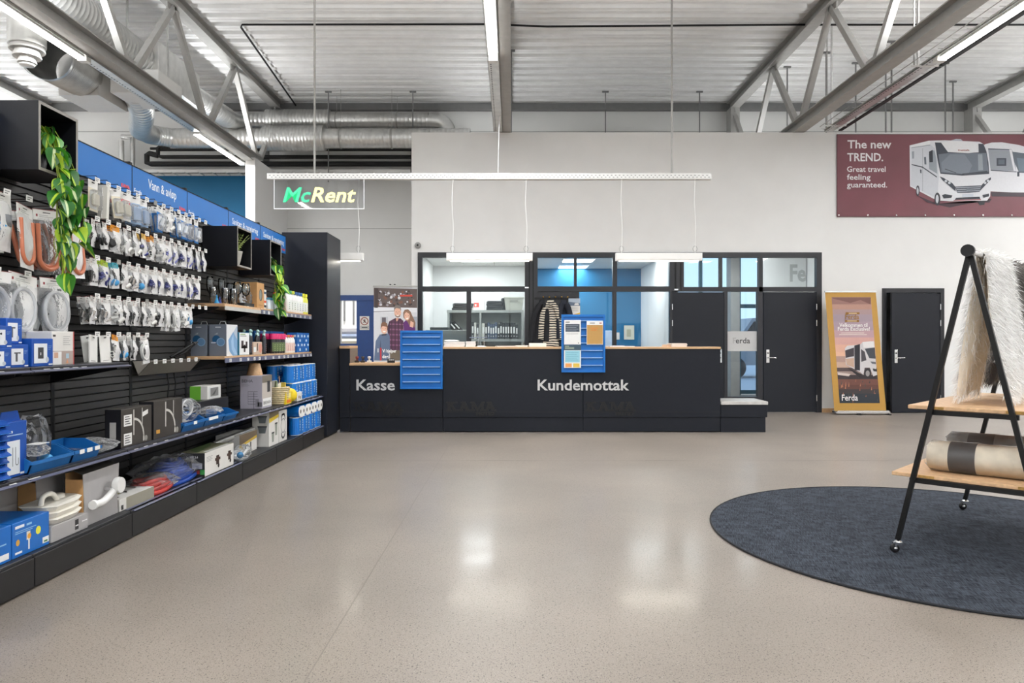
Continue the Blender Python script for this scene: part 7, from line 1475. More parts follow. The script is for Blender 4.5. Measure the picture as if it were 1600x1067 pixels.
# ---- coats on the dark panel
YH = FY0 + 0.02 - 0.001
hk = thing('coat_rack', 'black wall coat rack with brass knobs on the dark panel', 'coat rack', (fx(862), YH, fz(466)))
MB().box(-0.30, 0.42, -0.02, 0, -0.02, 0.02, METB).build('board', hk)
for k in range(5): MB().tube([(-0.15 + 0.106 * k, 0, 0.0), (-0.15 + 0.106 * k, -0.06, 0.02)], 0.008, METB, 8).build('peg', hk); MB().ball((-0.15 + 0.106 * k, -0.065, 0.025), 0.013, mat('brass', (190, 150, 70), 0.3, 0.8), 10, 6).build('knob', hk)
STR = bpy.data.materials.new('striped_cloth'); STR.use_nodes = True
def stripes(m):
    nt = m.node_tree; L = nt.links; b = nt.nodes['Principled BSDF']; b.inputs['Roughness'].default_value = 0.85
    tc = nt.nodes.new('ShaderNodeTexCoord'); sp = nt.nodes.new('ShaderNodeSeparateXYZ'); L.new(tc.outputs['Object'], sp.inputs[0])
    nz = nt.nodes.new('ShaderNodeTexNoise'); nz.inputs['Scale'].default_value = 6; L.new(tc.outputs['Object'], nz.inputs['Vector'])
    mm = nt.nodes.new('ShaderNodeMath'); mm.operation = 'MULTIPLY_ADD'; L.new(nz.outputs[0], mm.inputs[0]); mm.inputs[1].default_value = 0.05; L.new(sp.outputs[2], mm.inputs[2])
    f = nt.nodes.new('ShaderNodeMath'); f.operation = 'PINGPONG'; L.new(mm.outputs[0], f.inputs[0]); f.inputs[1].default_value = 0.021
    g = nt.nodes.new('ShaderNodeMath'); g.operation = 'GREATER_THAN'; L.new(f.outputs[0], g.inputs[0]); g.inputs[1].default_value = 0.011
    x = nt.nodes.new('ShaderNodeMix'); x.data_type = 'RGBA'; L.new(g.outputs[0], x.inputs[0]); x.inputs[6].default_value = lin((226, 216, 198)); x.inputs[7].default_value = lin((34, 34, 38)); L.new(x.outputs[2], b.inputs['Base Color'])
stripes(STR)
def garment(label, x, m, wtop, wbot, length, thick=0.12, seed=1, z0=None, hood=False, tilt=0.0):
    """cloth hung from one peg: narrow at the peg, spreading into vertical folds"""
    R = random.Random(seed); g = thing('hanging_coat', label, 'coat', (x, YH - 0.075, (z0 or fz(468))), group='coats on the rack'); n, k = 28, 12; vs, fs = [], []
    for i in range(k + 1):
        t = i / k; w = wtop + (wbot - wtop) * (t ** 0.6); th = 0.02 + (thick - 0.02) * min(1, t * 2.5)
        for j in range(n):
            a = 2 * PI * j / n; fold = 1 + 0.16 * math.sin(5 * a + seed) * min(1, t * 2)
            vs.append((w / 2 * math.cos(a) * fold + tilt * t, -th / 2 * math.sin(a) * fold * 1.0 - th / 2 + 0.06, -length * t + (0.02 * math.sin(3 * a + seed) if i == k else 0)))
    for i in range(k):
        for j in range(n): fs.append((i * n + j, (i + 1) * n + j, (i + 1) * n + (j + 1) % n, i * n + (j + 1) % n))
    fs += [tuple(range(n)), tuple(range((k + 1) * n - 1, k * n - 1, -1))]
    MB().add(vs, fs, m, True).build('body_cloth', g)
    for s in (-1, 1):
        sl = [(s * wtop * 0.5, -0.02, -0.07), (s * wbot * 0.42 + tilt * 0.4, -0.05, -length * 0.35), (s * wbot * 0.50 + tilt * 0.7, -0.05, -length * 0.80)]
        MB().tube(curve_pts(sl, 5), [0.035] + [0.05] * 10, m, 10).build('sleeve', g)
    return g
DKC = mat('coat_black', (24, 25, 30), 0.85, noise=0.1); DKN = mat('coat_navy', (30, 34, 46), 0.85, noise=0.1)
garment('black jacket hanging leftmost on the coat rack', fx(847), DKC, 0.08, 0.26, 0.90, seed=2, tilt=-0.09)
garment('black and cream striped shirt hanging on the coat rack', fx(860), STR, 0.10, 0.34, 0.86, 0.13, seed=3)
garment('dark navy jacket hanging right of the striped shirt', fx(881), DKN, 0.09, 0.22, 0.84, seed=5, tilt=0.02)
o = thing('paper_leaflet', 'leaflet with a landscape photo above the blue board, yellow sheet behind', 'leaflet', (fx(888), YH - 0.03, fz(492))); w, h = fx(906) - fx(888), fz(466) - fz(492)
MB().box(0, w, -0.004, 0, 0, h, ink((236, 234, 230))).build('sheet', o); p = MB(); P = plane((0, -0.0045, 0), (1, 0, 0), (0, 0, 1)); p.rect(P, 0, h * 0.56, w, h, (96, 110, 130), 1); p.poly(P, [(0, h * 0.8), (w, h * 0.72), (w, h), (0, h)], (176, 190, 206), 2); p.poly(P, [(w * 0.5, h * 0.6), (w * 0.9, h * 0.6), (w * 0.85, h * 0.72), (w * 0.55, h * 0.72)], (230, 230, 230), 2)
for i in range(5): p.rect(P, w * 0.08, h * (0.48 - 0.06 * i), w * (0.9 - 0.1 * (i % 2)), h * (0.495 - 0.06 * i), (150, 150, 156), 1)
p.poly(P, [(w * 0.4, h * 0.04), (w, h * 0.16), (w, h * 0.04)], (230, 190, 80), 1); p.build('print', o)
MB().box(-0.05, 0.03, 0.0, 0.028, -0.05, h * 0.5, ink((226, 186, 40))).build('yellow_sheet', o)
# notices inside the blue office
for k, (a, b, c, d, colr, lab) in enumerate(((975, 991, 508, 530, (226, 222, 206), 'cream notice sheet on the blue office wall'), (963, 968, 519, 530, (236, 226, 220), 'small white paper beside the window post in the blue office'))):
    o = tag(MB().box(xof(a, 15.44), xof(b, 15.44), 15.435, 15.44, zof(d, 15.44), zof(c, 15.44), ink(colr)).build('wall_notice'), lab, 'notice')
    MB().rect(plane((xof(a, 15.43), 15.4345, zof(d, 15.44)), (1, 0, 0), (0, 0, 1)), 0.06, 0.06, 0.15, 0.22, (190, 186, 160), 0).build('print', o) if k == 0 else None
tag(MB().rbox(0.62, 1.26 * 1.4, 14.9, 15.4, 0.0, zof(517, 15.2), mat('cabinet_paleblue', (170, 196, 226), 0.5), 0.01).build('low_cabinet') if False else MB().rbox(xof(930, 15.1), xof(957, 15.1), 14.95, 15.42, 0.0, zof(516, 15.0), mat('cabinet_paleblue', (186, 204, 228), 0.5), 0.01).build('low_cabinet'), 'pale blue low cabinet against the blue office wall', 'cabinet')
# parked van outside the entrance
v = thing('parked_van', 'silver-grey van parked outside, seen through the entrance sidelight', 'van', (9.2, 26.0, -0.05), 0.1)
MB().prism([(-2.3, 0.45), (-2.25, 1.0), (-1.5, 1.25), (-0.9, 2.1), (2.3, 2.15), (2.4, 0.45)], 'y', -0.9, 0.9, mat('van_grey', (150, 152, 158), 0.3)).build('body', v)
for x in (-1.5, 1.6): MB().lathe([(0.0, -0.12), (0.3, -0.12), (0.36, -0.08), (0.36, 0.08), (0.3, 0.12), (0.0, 0.12)], mat('tyre', (30, 30, 31), 0.7), 24, M=Matrix.Translation((x, -0.85, 0.36)) @ Matrix.Rotation(PI / 2, 4, 'X')).build('wheel', v)
MB().prism([(-1.35, 1.3), (-0.85, 1.98), (0.4, 1.98), (0.4, 1.3)], 'y', -0.905, -0.9, METB).build('side_window', v)

# ================================================================ RIGHT SIDE
# golden roll-up banner (its pole leans, so the cloth hangs sheared)
YG = 12.08; c8 = cmap(1270, 430, 230 / 1023, YG); PG = plane((0, YG - 0.001, 0), (1, 0, 0), (0, 0, 1))
gb = thing('rollup_banner', 'leaning golden roll-up banner with a camper van photo beside the dark door', 'banner', (xof(1345, YG), YG, 0))
corners = [c8(150, 940), c8(510, 938), c8(438, 118), c8(85, 112)]
MB().prism(corners, 'y', YG, YG + 0.003, ink((186, 142, 66))).build('fabric', gb, world=True)
a, b = c8(83, 112), c8(440, 116); MB().box(a[0], b[0], YG - 0.012, YG + 0.012, a[1] - 0.012, a[1] + 0.012, CHROME).build('top_rail', gb, world=True)
a, b = c8(148, 940), c8(524, 940); MB().rbox(a[0], b[0], YG - 0.09, YG + 0.09, 0.012, a[1] + 0.01, CHROME, 0.015).build('base_cassette', gb, world=True); MB().box(a[0] + 0.35, a[0] + 0.42, YG - 0.12, YG + 0.12, 0, 0.012, METB).build('foot', gb, world=True); MB().box(b[0] - 0.04, b[0], YG - 0.11, YG + 0.11, 0, 0.012, METB).build('foot', gb, world=True)
MB().tube([(xof(1345, YG), YG + 0.03, 0.08), (c8(262, 0)[0], YG + 0.015, c8(0, 116)[1])], 0.01, STEEL, 8).build('pole', gb, world=True)
q = MB()
def gp(pts, col, layer): q.poly(PG, [c8(*p) for p in pts], col, layer)
def inx(y): return 130 + (y - 150) * (186 - 130) / (886 - 150), 402 + (y - 150) * (466 - 402) / (886 - 150)
bands = [(150, (150, 112, 104)), (200, (176, 136, 122)), (235, (166, 140, 140)), (270, (160, 142, 152)), (320, (168, 146, 158)), (380, (186, 152, 158)), (430, (206, 160, 152)), (480, (216, 168, 148)), (530, (222, 176, 150)), (560, (170, 140, 130)), (600, (196, 164, 146)), (640, (80, 66, 66)), (665, (150, 130, 124)), (690, (56, 46, 50)), (720, (112, 72, 62)), (760, (96, 62, 54)), (790, (60, 52, 54)), (820, (38, 46, 54)), (886, None)]
for (ya, col), (yb_, _) in zip(bands, bands[1:]): l0, r0 = inx(ya); l1, r1 = inx(yb_); gp([(l0, ya), (r0, ya), (r1, yb_), (l1, yb_)], col, 1)
for pts, col in (([(140, 160), (260, 190), (330, 170), (400, 200), (404, 152), (132, 152)], (120, 84, 78)),): gp(pts, col, 2)
R = random.Random(3)
for i in range(26):
    y = R.uniform(735, 880); l, r = inx(y); x = R.uniform(l + 8, r - 12); gp([(x, y), (x + 5, y - R.uniform(14, 34)), (x + 8, y)], R.choice([(150, 96, 76), (40, 50, 56), (66, 70, 66), (180, 120, 90)]), 2 + 0.05 * i)
# van on the print
gp([(222, 505), (238, 488), (330, 478), (345, 462), (400, 456), (426, 458), (438, 620), (445, 690), (420, 700), (395, 640), (360, 640), (350, 690), (330, 672), (230, 620)], (206, 202, 204), 5)
gp([(224, 520), (286, 500), (286, 560), (228, 572)], (60, 54, 60), 6); gp([(228, 580), (286, 572), (286, 640), (236, 620)], (190, 160, 140), 6); gp([(288, 486), (327, 476), (327, 660), (290, 655)], (36, 36, 44), 6.5); gp([(334, 510), (360, 530), (372, 588), (336, 600)], (70, 66, 72), 6); gp([(360, 508), (430, 500), (436, 578), (392, 574)], (62, 66, 74), 6); gp([(398, 596), (436, 600), (438, 616), (410, 612)], (90, 92, 100), 6); gp([(345, 462), (420, 456), (424, 496), (352, 502)], (226, 222, 222), 5.5)
a = c8(380, 680); q.disc(PG, a[0], a[1], 0.062, (40, 38, 42), 7, ry=0.085); q.disc(PG, a[0], a[1], 0.034, (150, 146, 146), 8, ry=0.05); gp([(415, 645), (444, 650), (444, 668), (420, 664)], (50, 50, 56), 7); gp([(170, 672), (262, 684), (250, 700), (175, 690)], (206, 190, 182), 3); gp([(240, 640), (350, 690), (440, 705), (440, 716), (330, 712)], (40, 34, 38), 3)
GOLD = ink((150, 106, 40)); WI = ink((244, 240, 238))
def gt(t, x, y, x2, size, col, bold=0.012): a = c8(x, y); q.text(PG, t, a[0], a[1], size, col, 14, bold=bold, width=c8(x2, 0)[0] - a[0])
gp([(228, 255), (324, 255), (324, 270), (226, 270)], (140, 98, 40), 9); gp([(224, 308), (320, 308), (320, 323), (222, 323)], (140, 98, 40), 9); gp([(248, 259), (304, 259), (304, 266), (248, 266)], (214, 190, 150), 10); gp([(238, 312), (304, 312), (304, 319), (238, 319)], (214, 190, 150), 10)
gt('Ferda', 224, 302, 320, 0.12, GOLD); gt('Velkommen til', 182, 357, 378, 0.095, WI); gt('Ferda Exclusive!', 172, 384, 394, 0.095, WI); gt('Ferda', 200, 868, 312, 0.145, WI)
for i, (l, r) in enumerate(((196, 356), (182, 374))): gp([(l, 396 + 12 * i), (r, 396 + 12 * i), (r, 401 + 12 * i), (l, 401 + 12 * i)], (226, 210, 204), 9)
q.build('printed_picture', gb, world=True)

# dark red vinyl banner on the partition
YR = YP - 0.02; c6 = cmap(1290, 190, 310 / 1600, YR); PR = plane((0, YR - 0.0012, 0), (1, 0, 0), (0, 0, 1))
RED = mat('vinyl_dark_red', (116, 62, 72), 0.38, noise=0.10, nscale=1.6, bump=0.15, bscale=2.2)
rb = thing('vinyl_banner', 'dark red vinyl banner with two white motorhomes, high on the partition', 'banner', (c6(92, 0)[0], YR, c6(0, 764)[1]))
bx0, bx1, bz0, bz1 = c6(92, 0)[0], 11.4, c6(0, 764)[1], c6(0, 100)[1]
m = MB(); nx, nz = 40, 10; R = random.Random(2); vs = []
for i in range(nx + 1):
    for j in range(nz + 1):
        u, v_ = i / nx, j / nz; vs.append((bx0 + (bx1 - bx0) * u, YR + 0.0022 + 0.002 * math.sin(9 * u + 5 * v_) * math.sin(PI * v_), bz0 + (bz1 - bz0) * v_))
m.add(vs, [(i * (nz + 1) + j, (i + 1) * (nz + 1) + j, (i + 1) * (nz + 1) + j + 1, i * (nz + 1) + j + 1) for i in range(nx) for j in range(nz)], RED, True); m.build('vinyl_sheet', rb, world=True)
DKR = mat('vinyl_hem', (86, 44, 52), 0.4)
for a in ((bx0, bx1, bz0 - 0.004, bz0 + 0.008), (bx0, bx1, bz1 - 0.008, bz1 + 0.004), (bx0 - 0.004, bx0 + 0.008, bz0 + 0.008, bz1 - 0.008)): MB().box(a[0], a[1], YR - 0.0015, YR + 0.002, a[2], a[3], DKR).build('hem', rb, world=True)
for k in range(12):
    x = bx0 + 0.03 + 0.5 * k
    MB().lathe([(0.007, 0), (0.014, 0), (0.014, 0.004), (0.007, 0.004)], CHROME, 12, M=Matrix.Translation((x, YR - 0.002, bz0 + 0.025)) @ Matrix.Rotation(PI / 2, 4, 'X')).build('eyelet', rb, world=True)
q = MB()
def rp(pts, col, layer): q.poly(PR, [c6(*p) for p in pts], col, layer)
def rd(x, y, r, col, layer, ry=None): a = c6(x, y); s = 310 / 1600 * YR / FPX; q.disc(PR, a[0], a[1], r * s, col, layer, ry=(ry or r) * s)
def rt(t, x, y, x2, size, bold=0.012): a = c6(x, y); q.text(PR, t, a[0], a[1], size, ink((236, 234, 236)), 1, bold=bold, width=c6(x2, 0)[0] - a[0])
rt('The new', 176, 212, 530, 0.20, 0.02); rt('TREND.', 174, 316, 464, 0.20, 0.02); rt('Great travel', 172, 402, 484, 0.135); rt('feeling', 172, 466, 362, 0.135); rt('guaranteed.', 172, 528, 496, 0.135)
VW, VS, VG, VD, VB = (226, 228, 234), (206, 210, 218), (150, 156, 166), (58, 64, 76), (92, 102, 114)
# second motorhome (behind)
rp([(1285, 180), (1340, 166), (1420, 164), (1560, 186), (1640, 210), (1800, 300), (1860, 420), (1880, 560), (1760, 570), (1500, 568), (1320, 560), (1290, 400)], VW, 1); rp([(1310, 218), (1500, 222), (1530, 280), (1532, 396), (1330, 388)], VG, 2); rp([(1310, 214), (1500, 220), (1500, 226), (1310, 222)], VD, 3); rp([(1378, 292), (1456, 292), (1456, 354), (1378, 354)], VD, 3); rp([(1392, 304), (1442, 304), (1442, 342), (1392, 342)], VB, 4); rp([(1500, 240), (1660, 260), (1760, 330), (1770, 420), (1560, 410), (1510, 300)], VB, 2.5); rp([(1540, 290), (1640, 300), (1650, 400), (1560, 398)], (110, 126, 140), 3.5); rp([(1330, 386), (1540, 400), (1540, 406), (1330, 394)], VD, 3); rp([(1330, 566), (1860, 570), (1840, 606), (1340, 600)], (70, 60, 68), 0.7); rp([(1480, 222), (1500, 222), (1532, 398), (1516, 398)], VW, 4); rp([(1544, 400), (1562, 400), (1562, 440), (1544, 440)], VD, 4)
# front motorhome
rp([(735, 590), (900, 660), (1320, 650), (1340, 620), (1000, 690), (820, 650)], (66, 46, 56), 0.8)
rp([(676, 190), (830, 152), (960, 148), (1240, 160), (1290, 190), (1318, 330), (1334, 470), (1326, 600), (1300, 636), (1000, 640), (905, 634), (870, 620), (680, 520)], VW, 5)
rp([(690, 206), (830, 170), (880, 214), (905, 330), (912, 430), (900, 620), (686, 514)], VS, 6); rp([(676, 190), (830, 152), (842, 156), (842, 182), (690, 208)], (236, 238, 242), 6.5); rp([(690, 206), (842, 184), (842, 190), (690, 212)], VG, 7)
rp([(692, 340), (780, 360), (896, 440), (896, 450), (780, 370), (692, 348)], VD, 7.2); rp([(694, 240), (712, 236), (712, 296), (696, 296)], VG, 7); rp([(792, 284), (808, 282), (812, 344), (796, 342)], VB, 7); rp([(760, 384), (772, 384), (772, 416), (762, 412)], VD, 7); rp([(780, 214), (783, 214), (783, 560), (780, 558)], VG, 7)
rp([(830, 262), (852, 230), (876, 232), (892, 300), (900, 420), (834, 380)], (150, 158, 168), 7); rp([(832, 240), (862, 226), (864, 324), (836, 326)], (46, 50, 60), 8)
rp([(880, 166), (930, 168), (985, 244), (1150, 252), (1232, 244), (1230, 176), (1272, 178), (1296, 240), (1312, 330), (1318, 420), (1100, 434), (924, 418), (900, 300)], VD, 8); rp([(908, 262), (985, 252), (1228, 252), (1294, 250), (1312, 400), (1120, 424), (928, 408)], (108, 116, 128), 9); rp([(1000, 262), (1120, 264), (1180, 350), (1150, 420), (940, 402), (930, 330)], (126, 134, 146), 9.4); rp([(1226, 262), (1262, 262), (1268, 390), (1230, 392)], (150, 158, 168), 9.4); rp([(962, 378), (1052, 410), (1050, 414), (960, 382)], (40, 44, 52), 10); rp([(1100, 418), (1300, 396), (1300, 402), (1100, 424)], (40, 44, 52), 10)
rp([(930, 168), (1020, 150), (1180, 160), (1230, 176), (1232, 246), (1150, 250), (985, 244)], (236, 238, 242), 9); q.text(PR, 'Dethleffs', c6(1066, 0)[0], c6(0, 234)[1], 0.032, ink((150, 70, 66)), 16, bold=0.03, width=c6(1156, 0)[0] - c6(1066, 0)[0]); rp([(1000, 152), (1050, 138), (1090, 140), (1106, 156)], (190, 196, 208), 10)
rp([(918, 440), (950, 452), (1020, 494), (1046, 526), (1046, 560), (940, 470)], VD, 10); rp([(1332, 446), (1290, 470), (1256, 510), (1240, 560), (1330, 466)], VD, 10)
for x, y in ((968, 478), (996, 492), (1284, 492), (1308, 476)): rd(x, y, 11, (206, 212, 220), 11)
rp([(1040, 522), (1256, 512), (1240, 564), (1150, 572), (1060, 572)], (70, 76, 88), 11)
for i in range(3): rp([(1048 + 6 * i, 530 + 15 * i), (1250 - 4 * i, 522 + 15 * i), (1250 - 4 * i, 526 + 15 * i), (1048 + 6 * i, 535 + 15 * i)], (196, 202, 212), 12)
rd(1148, 546, 16, (110, 116, 128), 13, 12); rp([(1098, 584), (1190, 580), (1190, 604), (1098, 608)], (206, 212, 222), 12); rp([(936, 592), (960, 582), (1020, 594), (1012, 612), (950, 618)], (50, 54, 64), 12); rp([(1262, 590), (1314, 578), (1316, 600), (1272, 612)], (50, 54, 64), 12); rp([(1050, 612), (1240, 604), (1246, 622), (1040, 628)], (50, 54, 64), 12); rp([(1030, 630), (1250, 624), (1250, 630), (1030, 636)], (170, 80, 84), 13)
rd(900, 622, 24, (60, 62, 70), 7.5, 52); rd(898, 622, 12, (200, 204, 212), 8.2, 34); rd(742, 556, 15, (60, 62, 70), 7.5, 44); rd(741, 556, 8, (196, 200, 208), 8.2, 28); rp([(1222, 640), (1284, 636), (1280, 668), (1240, 672)], (44, 44, 50), 6)
q.build('printed_picture', rb, world=True)

# round rug
RUGM = bpy.data.materials.new('woven_blue_rug'); RUGM.use_nodes = True
def rug_nodes(m):
    nt = m.node_tree; L = nt.links; b = nt.nodes['Principled BSDF']; b.inputs['Roughness'].default_value = 0.95; b.inputs['Specular IOR Level'].default_value = 0.15
    tc = nt.nodes.new('ShaderNodeTexCoord'); mp0 = nt.nodes.new('ShaderNodeMapping'); mp0.inputs['Rotation'].default_value = (0, 0, 0.25); L.new(tc.outputs['Object'], mp0.inputs[0]); outs = []
    for sc in ((12, 240, 1), (240, 14, 1), (9, 9, 1)):
        mp = nt.nodes.new('ShaderNodeMapping'); mp.inputs['Scale'].default_value = sc; L.new(mp0.outputs[0], mp.inputs[0]); n = nt.nodes.new('ShaderNodeTexNoise'); n.inputs['Scale'].default_value = 1.0; n.inputs['Detail'].default_value = 3; L.new(mp.outputs[0], n.inputs['Vector']); outs.append(n.outputs[0])
    a = nt.nodes.new('ShaderNodeMath'); a.operation = 'ADD'; L.new(outs[0], a.inputs[0]); L.new(outs[1], a.inputs[1]); c = nt.nodes.new('ShaderNodeMath'); c.operation = 'MULTIPLY_ADD'; L.new(outs[2], c.inputs[0]); c.inputs[1].default_value = 0.35; L.new(a.outputs[0], c.inputs[2])
    r = nt.nodes.new('ShaderNodeValToRGB'); r.color_ramp.elements[0].position = 0.55; r.color_ramp.elements[1].position = 0.80; e = r.color_ramp.elements
    d = nt.nodes.new('ShaderNodeMath'); d.operation = 'MULTIPLY'; L.new(c.outputs[0], d.inputs[0]); d.inputs[1].default_value = 0.57; L.new(d.outputs[0], r.inputs[0]); e[0].color = lin((22, 26, 33)); e[1].color = lin((78, 84, 94)); L.new(r.outputs[0], b.inputs['Base Color'])
    bp = nt.nodes.new('ShaderNodeBump'); bp.inputs['Strength'].default_value = 0.4; bp.inputs['Distance'].default_value = 0.003; L.new(a.outputs[0], bp.inputs['Height']); L.new(bp.outputs[0], b.inputs['Normal'])
rug_nodes(RUGM)
rg_ = thing('round_rug', 'round dark blue woven rug with black bound edge under the wheeled rack', 'rug', (2.79, 4.55, 0.001))
MB().lathe([(1.475, 0), (1.475, 0.008), (0, 0.008)], RUGM, 96, smooth=False).build('woven_pile', rg_)
MB().tube([(1.475 * math.cos(2 * PI * k / 96), 1.475 * math.sin(2 * PI * k / 96), 0.006) for k in range(97)], 0.0065, mat('rug_binding', (22, 24, 30), 0.8), 6, caps=False).build('bound_edge', rg_)

# wheeled A-frame rack
A_ = Vector((0.7071, -0.7071, 0)); B_ = Vector((0.7071, 0.7071, 0)); F1 = Vector((2.234, 4.15, 0)); WID, LEN = 0.72, 1.5; ZA = 1.72; zfl = 0.0095
rk = thing('display_rack', 'black wheeled A-frame display rack with two oak shelves on the round rug', 'rack', tuple(F1 + A_ * WID / 2 + B_ * LEN / 2 + Vector((0, 0, zfl))), group=None)
RKM = mat('rack_black', (12, 12, 13), 0.45, noise=0.05, spec=0.3)
apex = [F1 + A_ * WID / 2 + B_ * s + Vector((0, 0, ZA)) for s in (0.0, LEN)]
legs = []
for e in range(2):
    for s in range(2):
        foot = F1 + A_ * WID * s + B_ * LEN * e + Vector((0, 0, zfl + 0.075)); legs.append((foot, apex[e]))
        MB().beam(foot, apex[e] + Vector((0, 0, 0.0)), 0.026, 0.026, RKM, up=tuple(B_)).build('leg', rk, world=True)
        c = thing('caster', None, None); c.parent = rk; c.location = foot - abspos(rk) - Vector((0, 0, 0.075)); CHR = CHROME
        MB().lathe([(0.022, 0.060), (0.022, 0.066), (0.008, 0.07), (0.008, 0.09)], CHR, 12).build('swivel_plate', c)
        MB().box(-0.024, -0.012, -0.016, -0.013, 0.018, 0.06, CHR).box(-0.024, 0.02, -0.0165, 0.0165, 0.052, 0.06, CHR).box(-0.024, -0.012, 0.013, 0.016, 0.018, 0.06, CHR).build('fork', c)
        MB().lathe([(0.008, -0.011), (0.022, -0.012), (0.025, -0.008), (0.025, 0.008), (0.022, 0.012), (0.008, 0.011)], METB, 20, M=Matrix.Translation((-0.018, 0, 0.025)) @ Matrix.Rotation(PI / 2, 4, 'X')).build('wheel', c)
        MB().lathe([(0, -0.0165), (0.009, -0.0165), (0.009, 0.0165), (0, 0.0165)], CHR, 12, M=Matrix.Translation((-0.018, 0, 0.025)) @ Matrix.Rotation(PI / 2, 4, 'X')).build('hub', c)
MB().tube([apex[0] - B_ * 0.03, apex[1] + B_ * 0.03], 0.016, CHROME, 14).build('hanging_bar', rk, world=True)
for p, s in ((apex[0], -1), (apex[1], 1)): MB().tube([p + B_ * s * 0.03, p + B_ * s * 0.055], 0.033, METB, 20).build('end_cap', rk, world=True)
for z, ov in ((0.47, 0.13), (0.865, 0.13)):
    t = (z - 0.08) / (ZA - 0.08); half = WID / 2 * (1 - t); c0 = F1 + A_ * WID / 2
    pts = [c0 + A_ * sa * (half + ov) + B_ * sb for sa, sb in ((-1, 0.035), (1, 0.035), (1, LEN - 0.035), (-1, LEN - 0.035))]
    o = bevel(MB().prism([(p.x, p.y) for p in pts], 'z', z - 0.022, z, mat('oak_rack', (212, 174, 134), 0.5, noise=0.14, nscale=5, stretch=(9, 9, 9))).build('oak_shelf_board', rk, world=True), 0.003, 1)
    for sb in (0.03, LEN - 0.03): MB().beam(c0 - A_ * (half + 0.03) + B_ * sb + Vector((0, 0, z - 0.036)), c0 + A_ * (half + 0.03) + B_ * sb + Vector((0, 0, z - 0.036)), 0.026, 0.026, RKM).build('cross_bar', rk, world=True)
    OSB = mat('oak_end_grain', (176, 136, 70), 0.6, noise=0.3, nscale=60)
    for sa in (-0.55, 0.62): MB().beam(c0 + A_ * sa * (half + ov) - A_ * 0.04 + B_ * 0.0345 + Vector((0, 0, z - 0.011)), c0 + A_ * sa * (half + ov) + A_ * 0.04 + B_ * 0.0345 + Vector((0, 0, z - 0.011)), 0.002, 0.014, OSB).build('edge_plug', rk, world=True)
# furs over the bar
def fur(label, s0, s1, drop_r, drop_l, hide, hair, n, length, seed, spread=0.12, hide_in=None):
    """hide folded over the bar; the pile is thousands of fine spikes"""
    R = np.random.default_rng(seed); g = thing('fur_throw', label, 'fur throw', tuple(apex[0] + B_ * (s0 + s1) / 2), group='fur throws over the bar')
    prof = [(-spread, -drop_l)] + [(-(0.022 + (spread - 0.022) * t ** 1.3), -drop_l * t) for t in (0.8, 0.6, 0.4, 0.2)] + [(-0.022, -0.01), (-0.016, 0.014), (0, 0.022), (0.016, 0.014), (0.022, -0.01)] + [((0.022 + (spread - 0.022) * t ** 1.3), -drop_r * t) for t in (0.2, 0.4, 0.6, 0.8)] + [(spread, -drop_r)]
    k = 10; P = []
    for j in range(k + 1):
        v = (j / k - 0.5) * (s1 - s0)
        for i, (a, z) in enumerate(prof):
            depth = max(0.0, -z); w = 1 - 0.12 * depth + 0.10 * math.sin(depth * 7 + seed) * depth
            wob = 0.018 * math.sin(11 * j / k + 4 * depth + seed) * min(1, depth * 3)
            P.append(A_ * (a + wob) + B_ * (v * w) + Vector((0, 0, z + 0.02 * math.sin(j * 1.7 + seed) * (depth > 0.6))))
    np_ = len(prof); F = [(j * np_ + i, (j + 1) * np_ + i, (j + 1) * np_ + i + 1, j * np_ + i + 1) for j in range(k) for i in range(np_ - 1)]
    MB().add([tuple(p) for p in P], F, hide_in or hide, True).build('hide', g)
    pts = np.array([tuple(p) for p in P]); quads = np.array(F); v0, v1, v2, v3 = (pts[quads[:, q]] for q in range(4))
    area = np.linalg.norm(np.cross(v1 - v0, v3 - v0), axis=1); pick = R.choice(len(quads), n, p=area / area.sum()); u, v = R.random((n, 1)), R.random((n, 1))
    base = (v0[pick] * (1 - u) + v1[pick] * u) * (1 - v) + (v3[pick] * (1 - u) + v2[pick] * u) * v
    nrm = np.cross(v1[pick] - v0[pick], v3[pick] - v0[pick]); nrm /= np.linalg.norm(nrm, axis=1, keepdims=True) + 1e-9
    out = base - np.array([0, 0, -0.25]); sgn = np.sign((nrm * np.array(A_)).sum(1, keepdims=True) * np.where((base @ np.array(A_))[:, None] >= 0, 1, -1)); top = np.abs(nrm[:, 2:3]) > 0.5
    nrm = np.where(top, nrm * np.sign(nrm[:, 2:3]), nrm * np.where(sgn == 0, 1, sgn))
    d = nrm * 0.75 + np.array([0, 0, -0.75]) + R.normal(0, 0.38, (n, 3)); d /= np.linalg.norm(d, axis=1, keepdims=True)
    L = length * R.uniform(0.5, 1.15, (n, 1)); tip = base + d * L + np.array([0, 0, -1]) * L * 0.25; mid = base + d * L * 0.55
    s1_ = np.cross(d, R.normal(size=(n, 3))); s1_ /= np.linalg.norm(s1_, axis=1, keepdims=True); wd = 0.0022
    V = np.concatenate([base - s1_ * wd, base + s1_ * wd, mid + s1_ * wd * 0.8, mid - s1_ * wd * 0.8, tip], 0); idx = np.arange(n)
    fs = [tuple(t) for t in np.stack([idx, idx + n, idx + 2 * n, idx + 3 * n], 1)] + [tuple(t) for t in np.stack([idx + 3 * n, idx + 2 * n, idx + 4 * n], 1)]
    me = bpy.data.meshes.new('fur_pile'); me.from_pydata(V.tolist(), [], fs); me.materials.append(hair); me.update()
    o = bpy.data.objects.new('fur_pile', me); COL.objects.link(o); o.parent = g; tag(o, kind='stuff')
    return g
WF = mat('fur_white', (254, 253, 251), 0.9, noise=0.05, nscale=9); WH_ = mat('hide_cream', (240, 232, 218), 0.9, noise=0.08); GF = mat('fur_grey', (126, 122, 118), 0.9, noise=0.45, nscale=7); GH = mat('hide_grey', (96, 96, 102), 0.9)
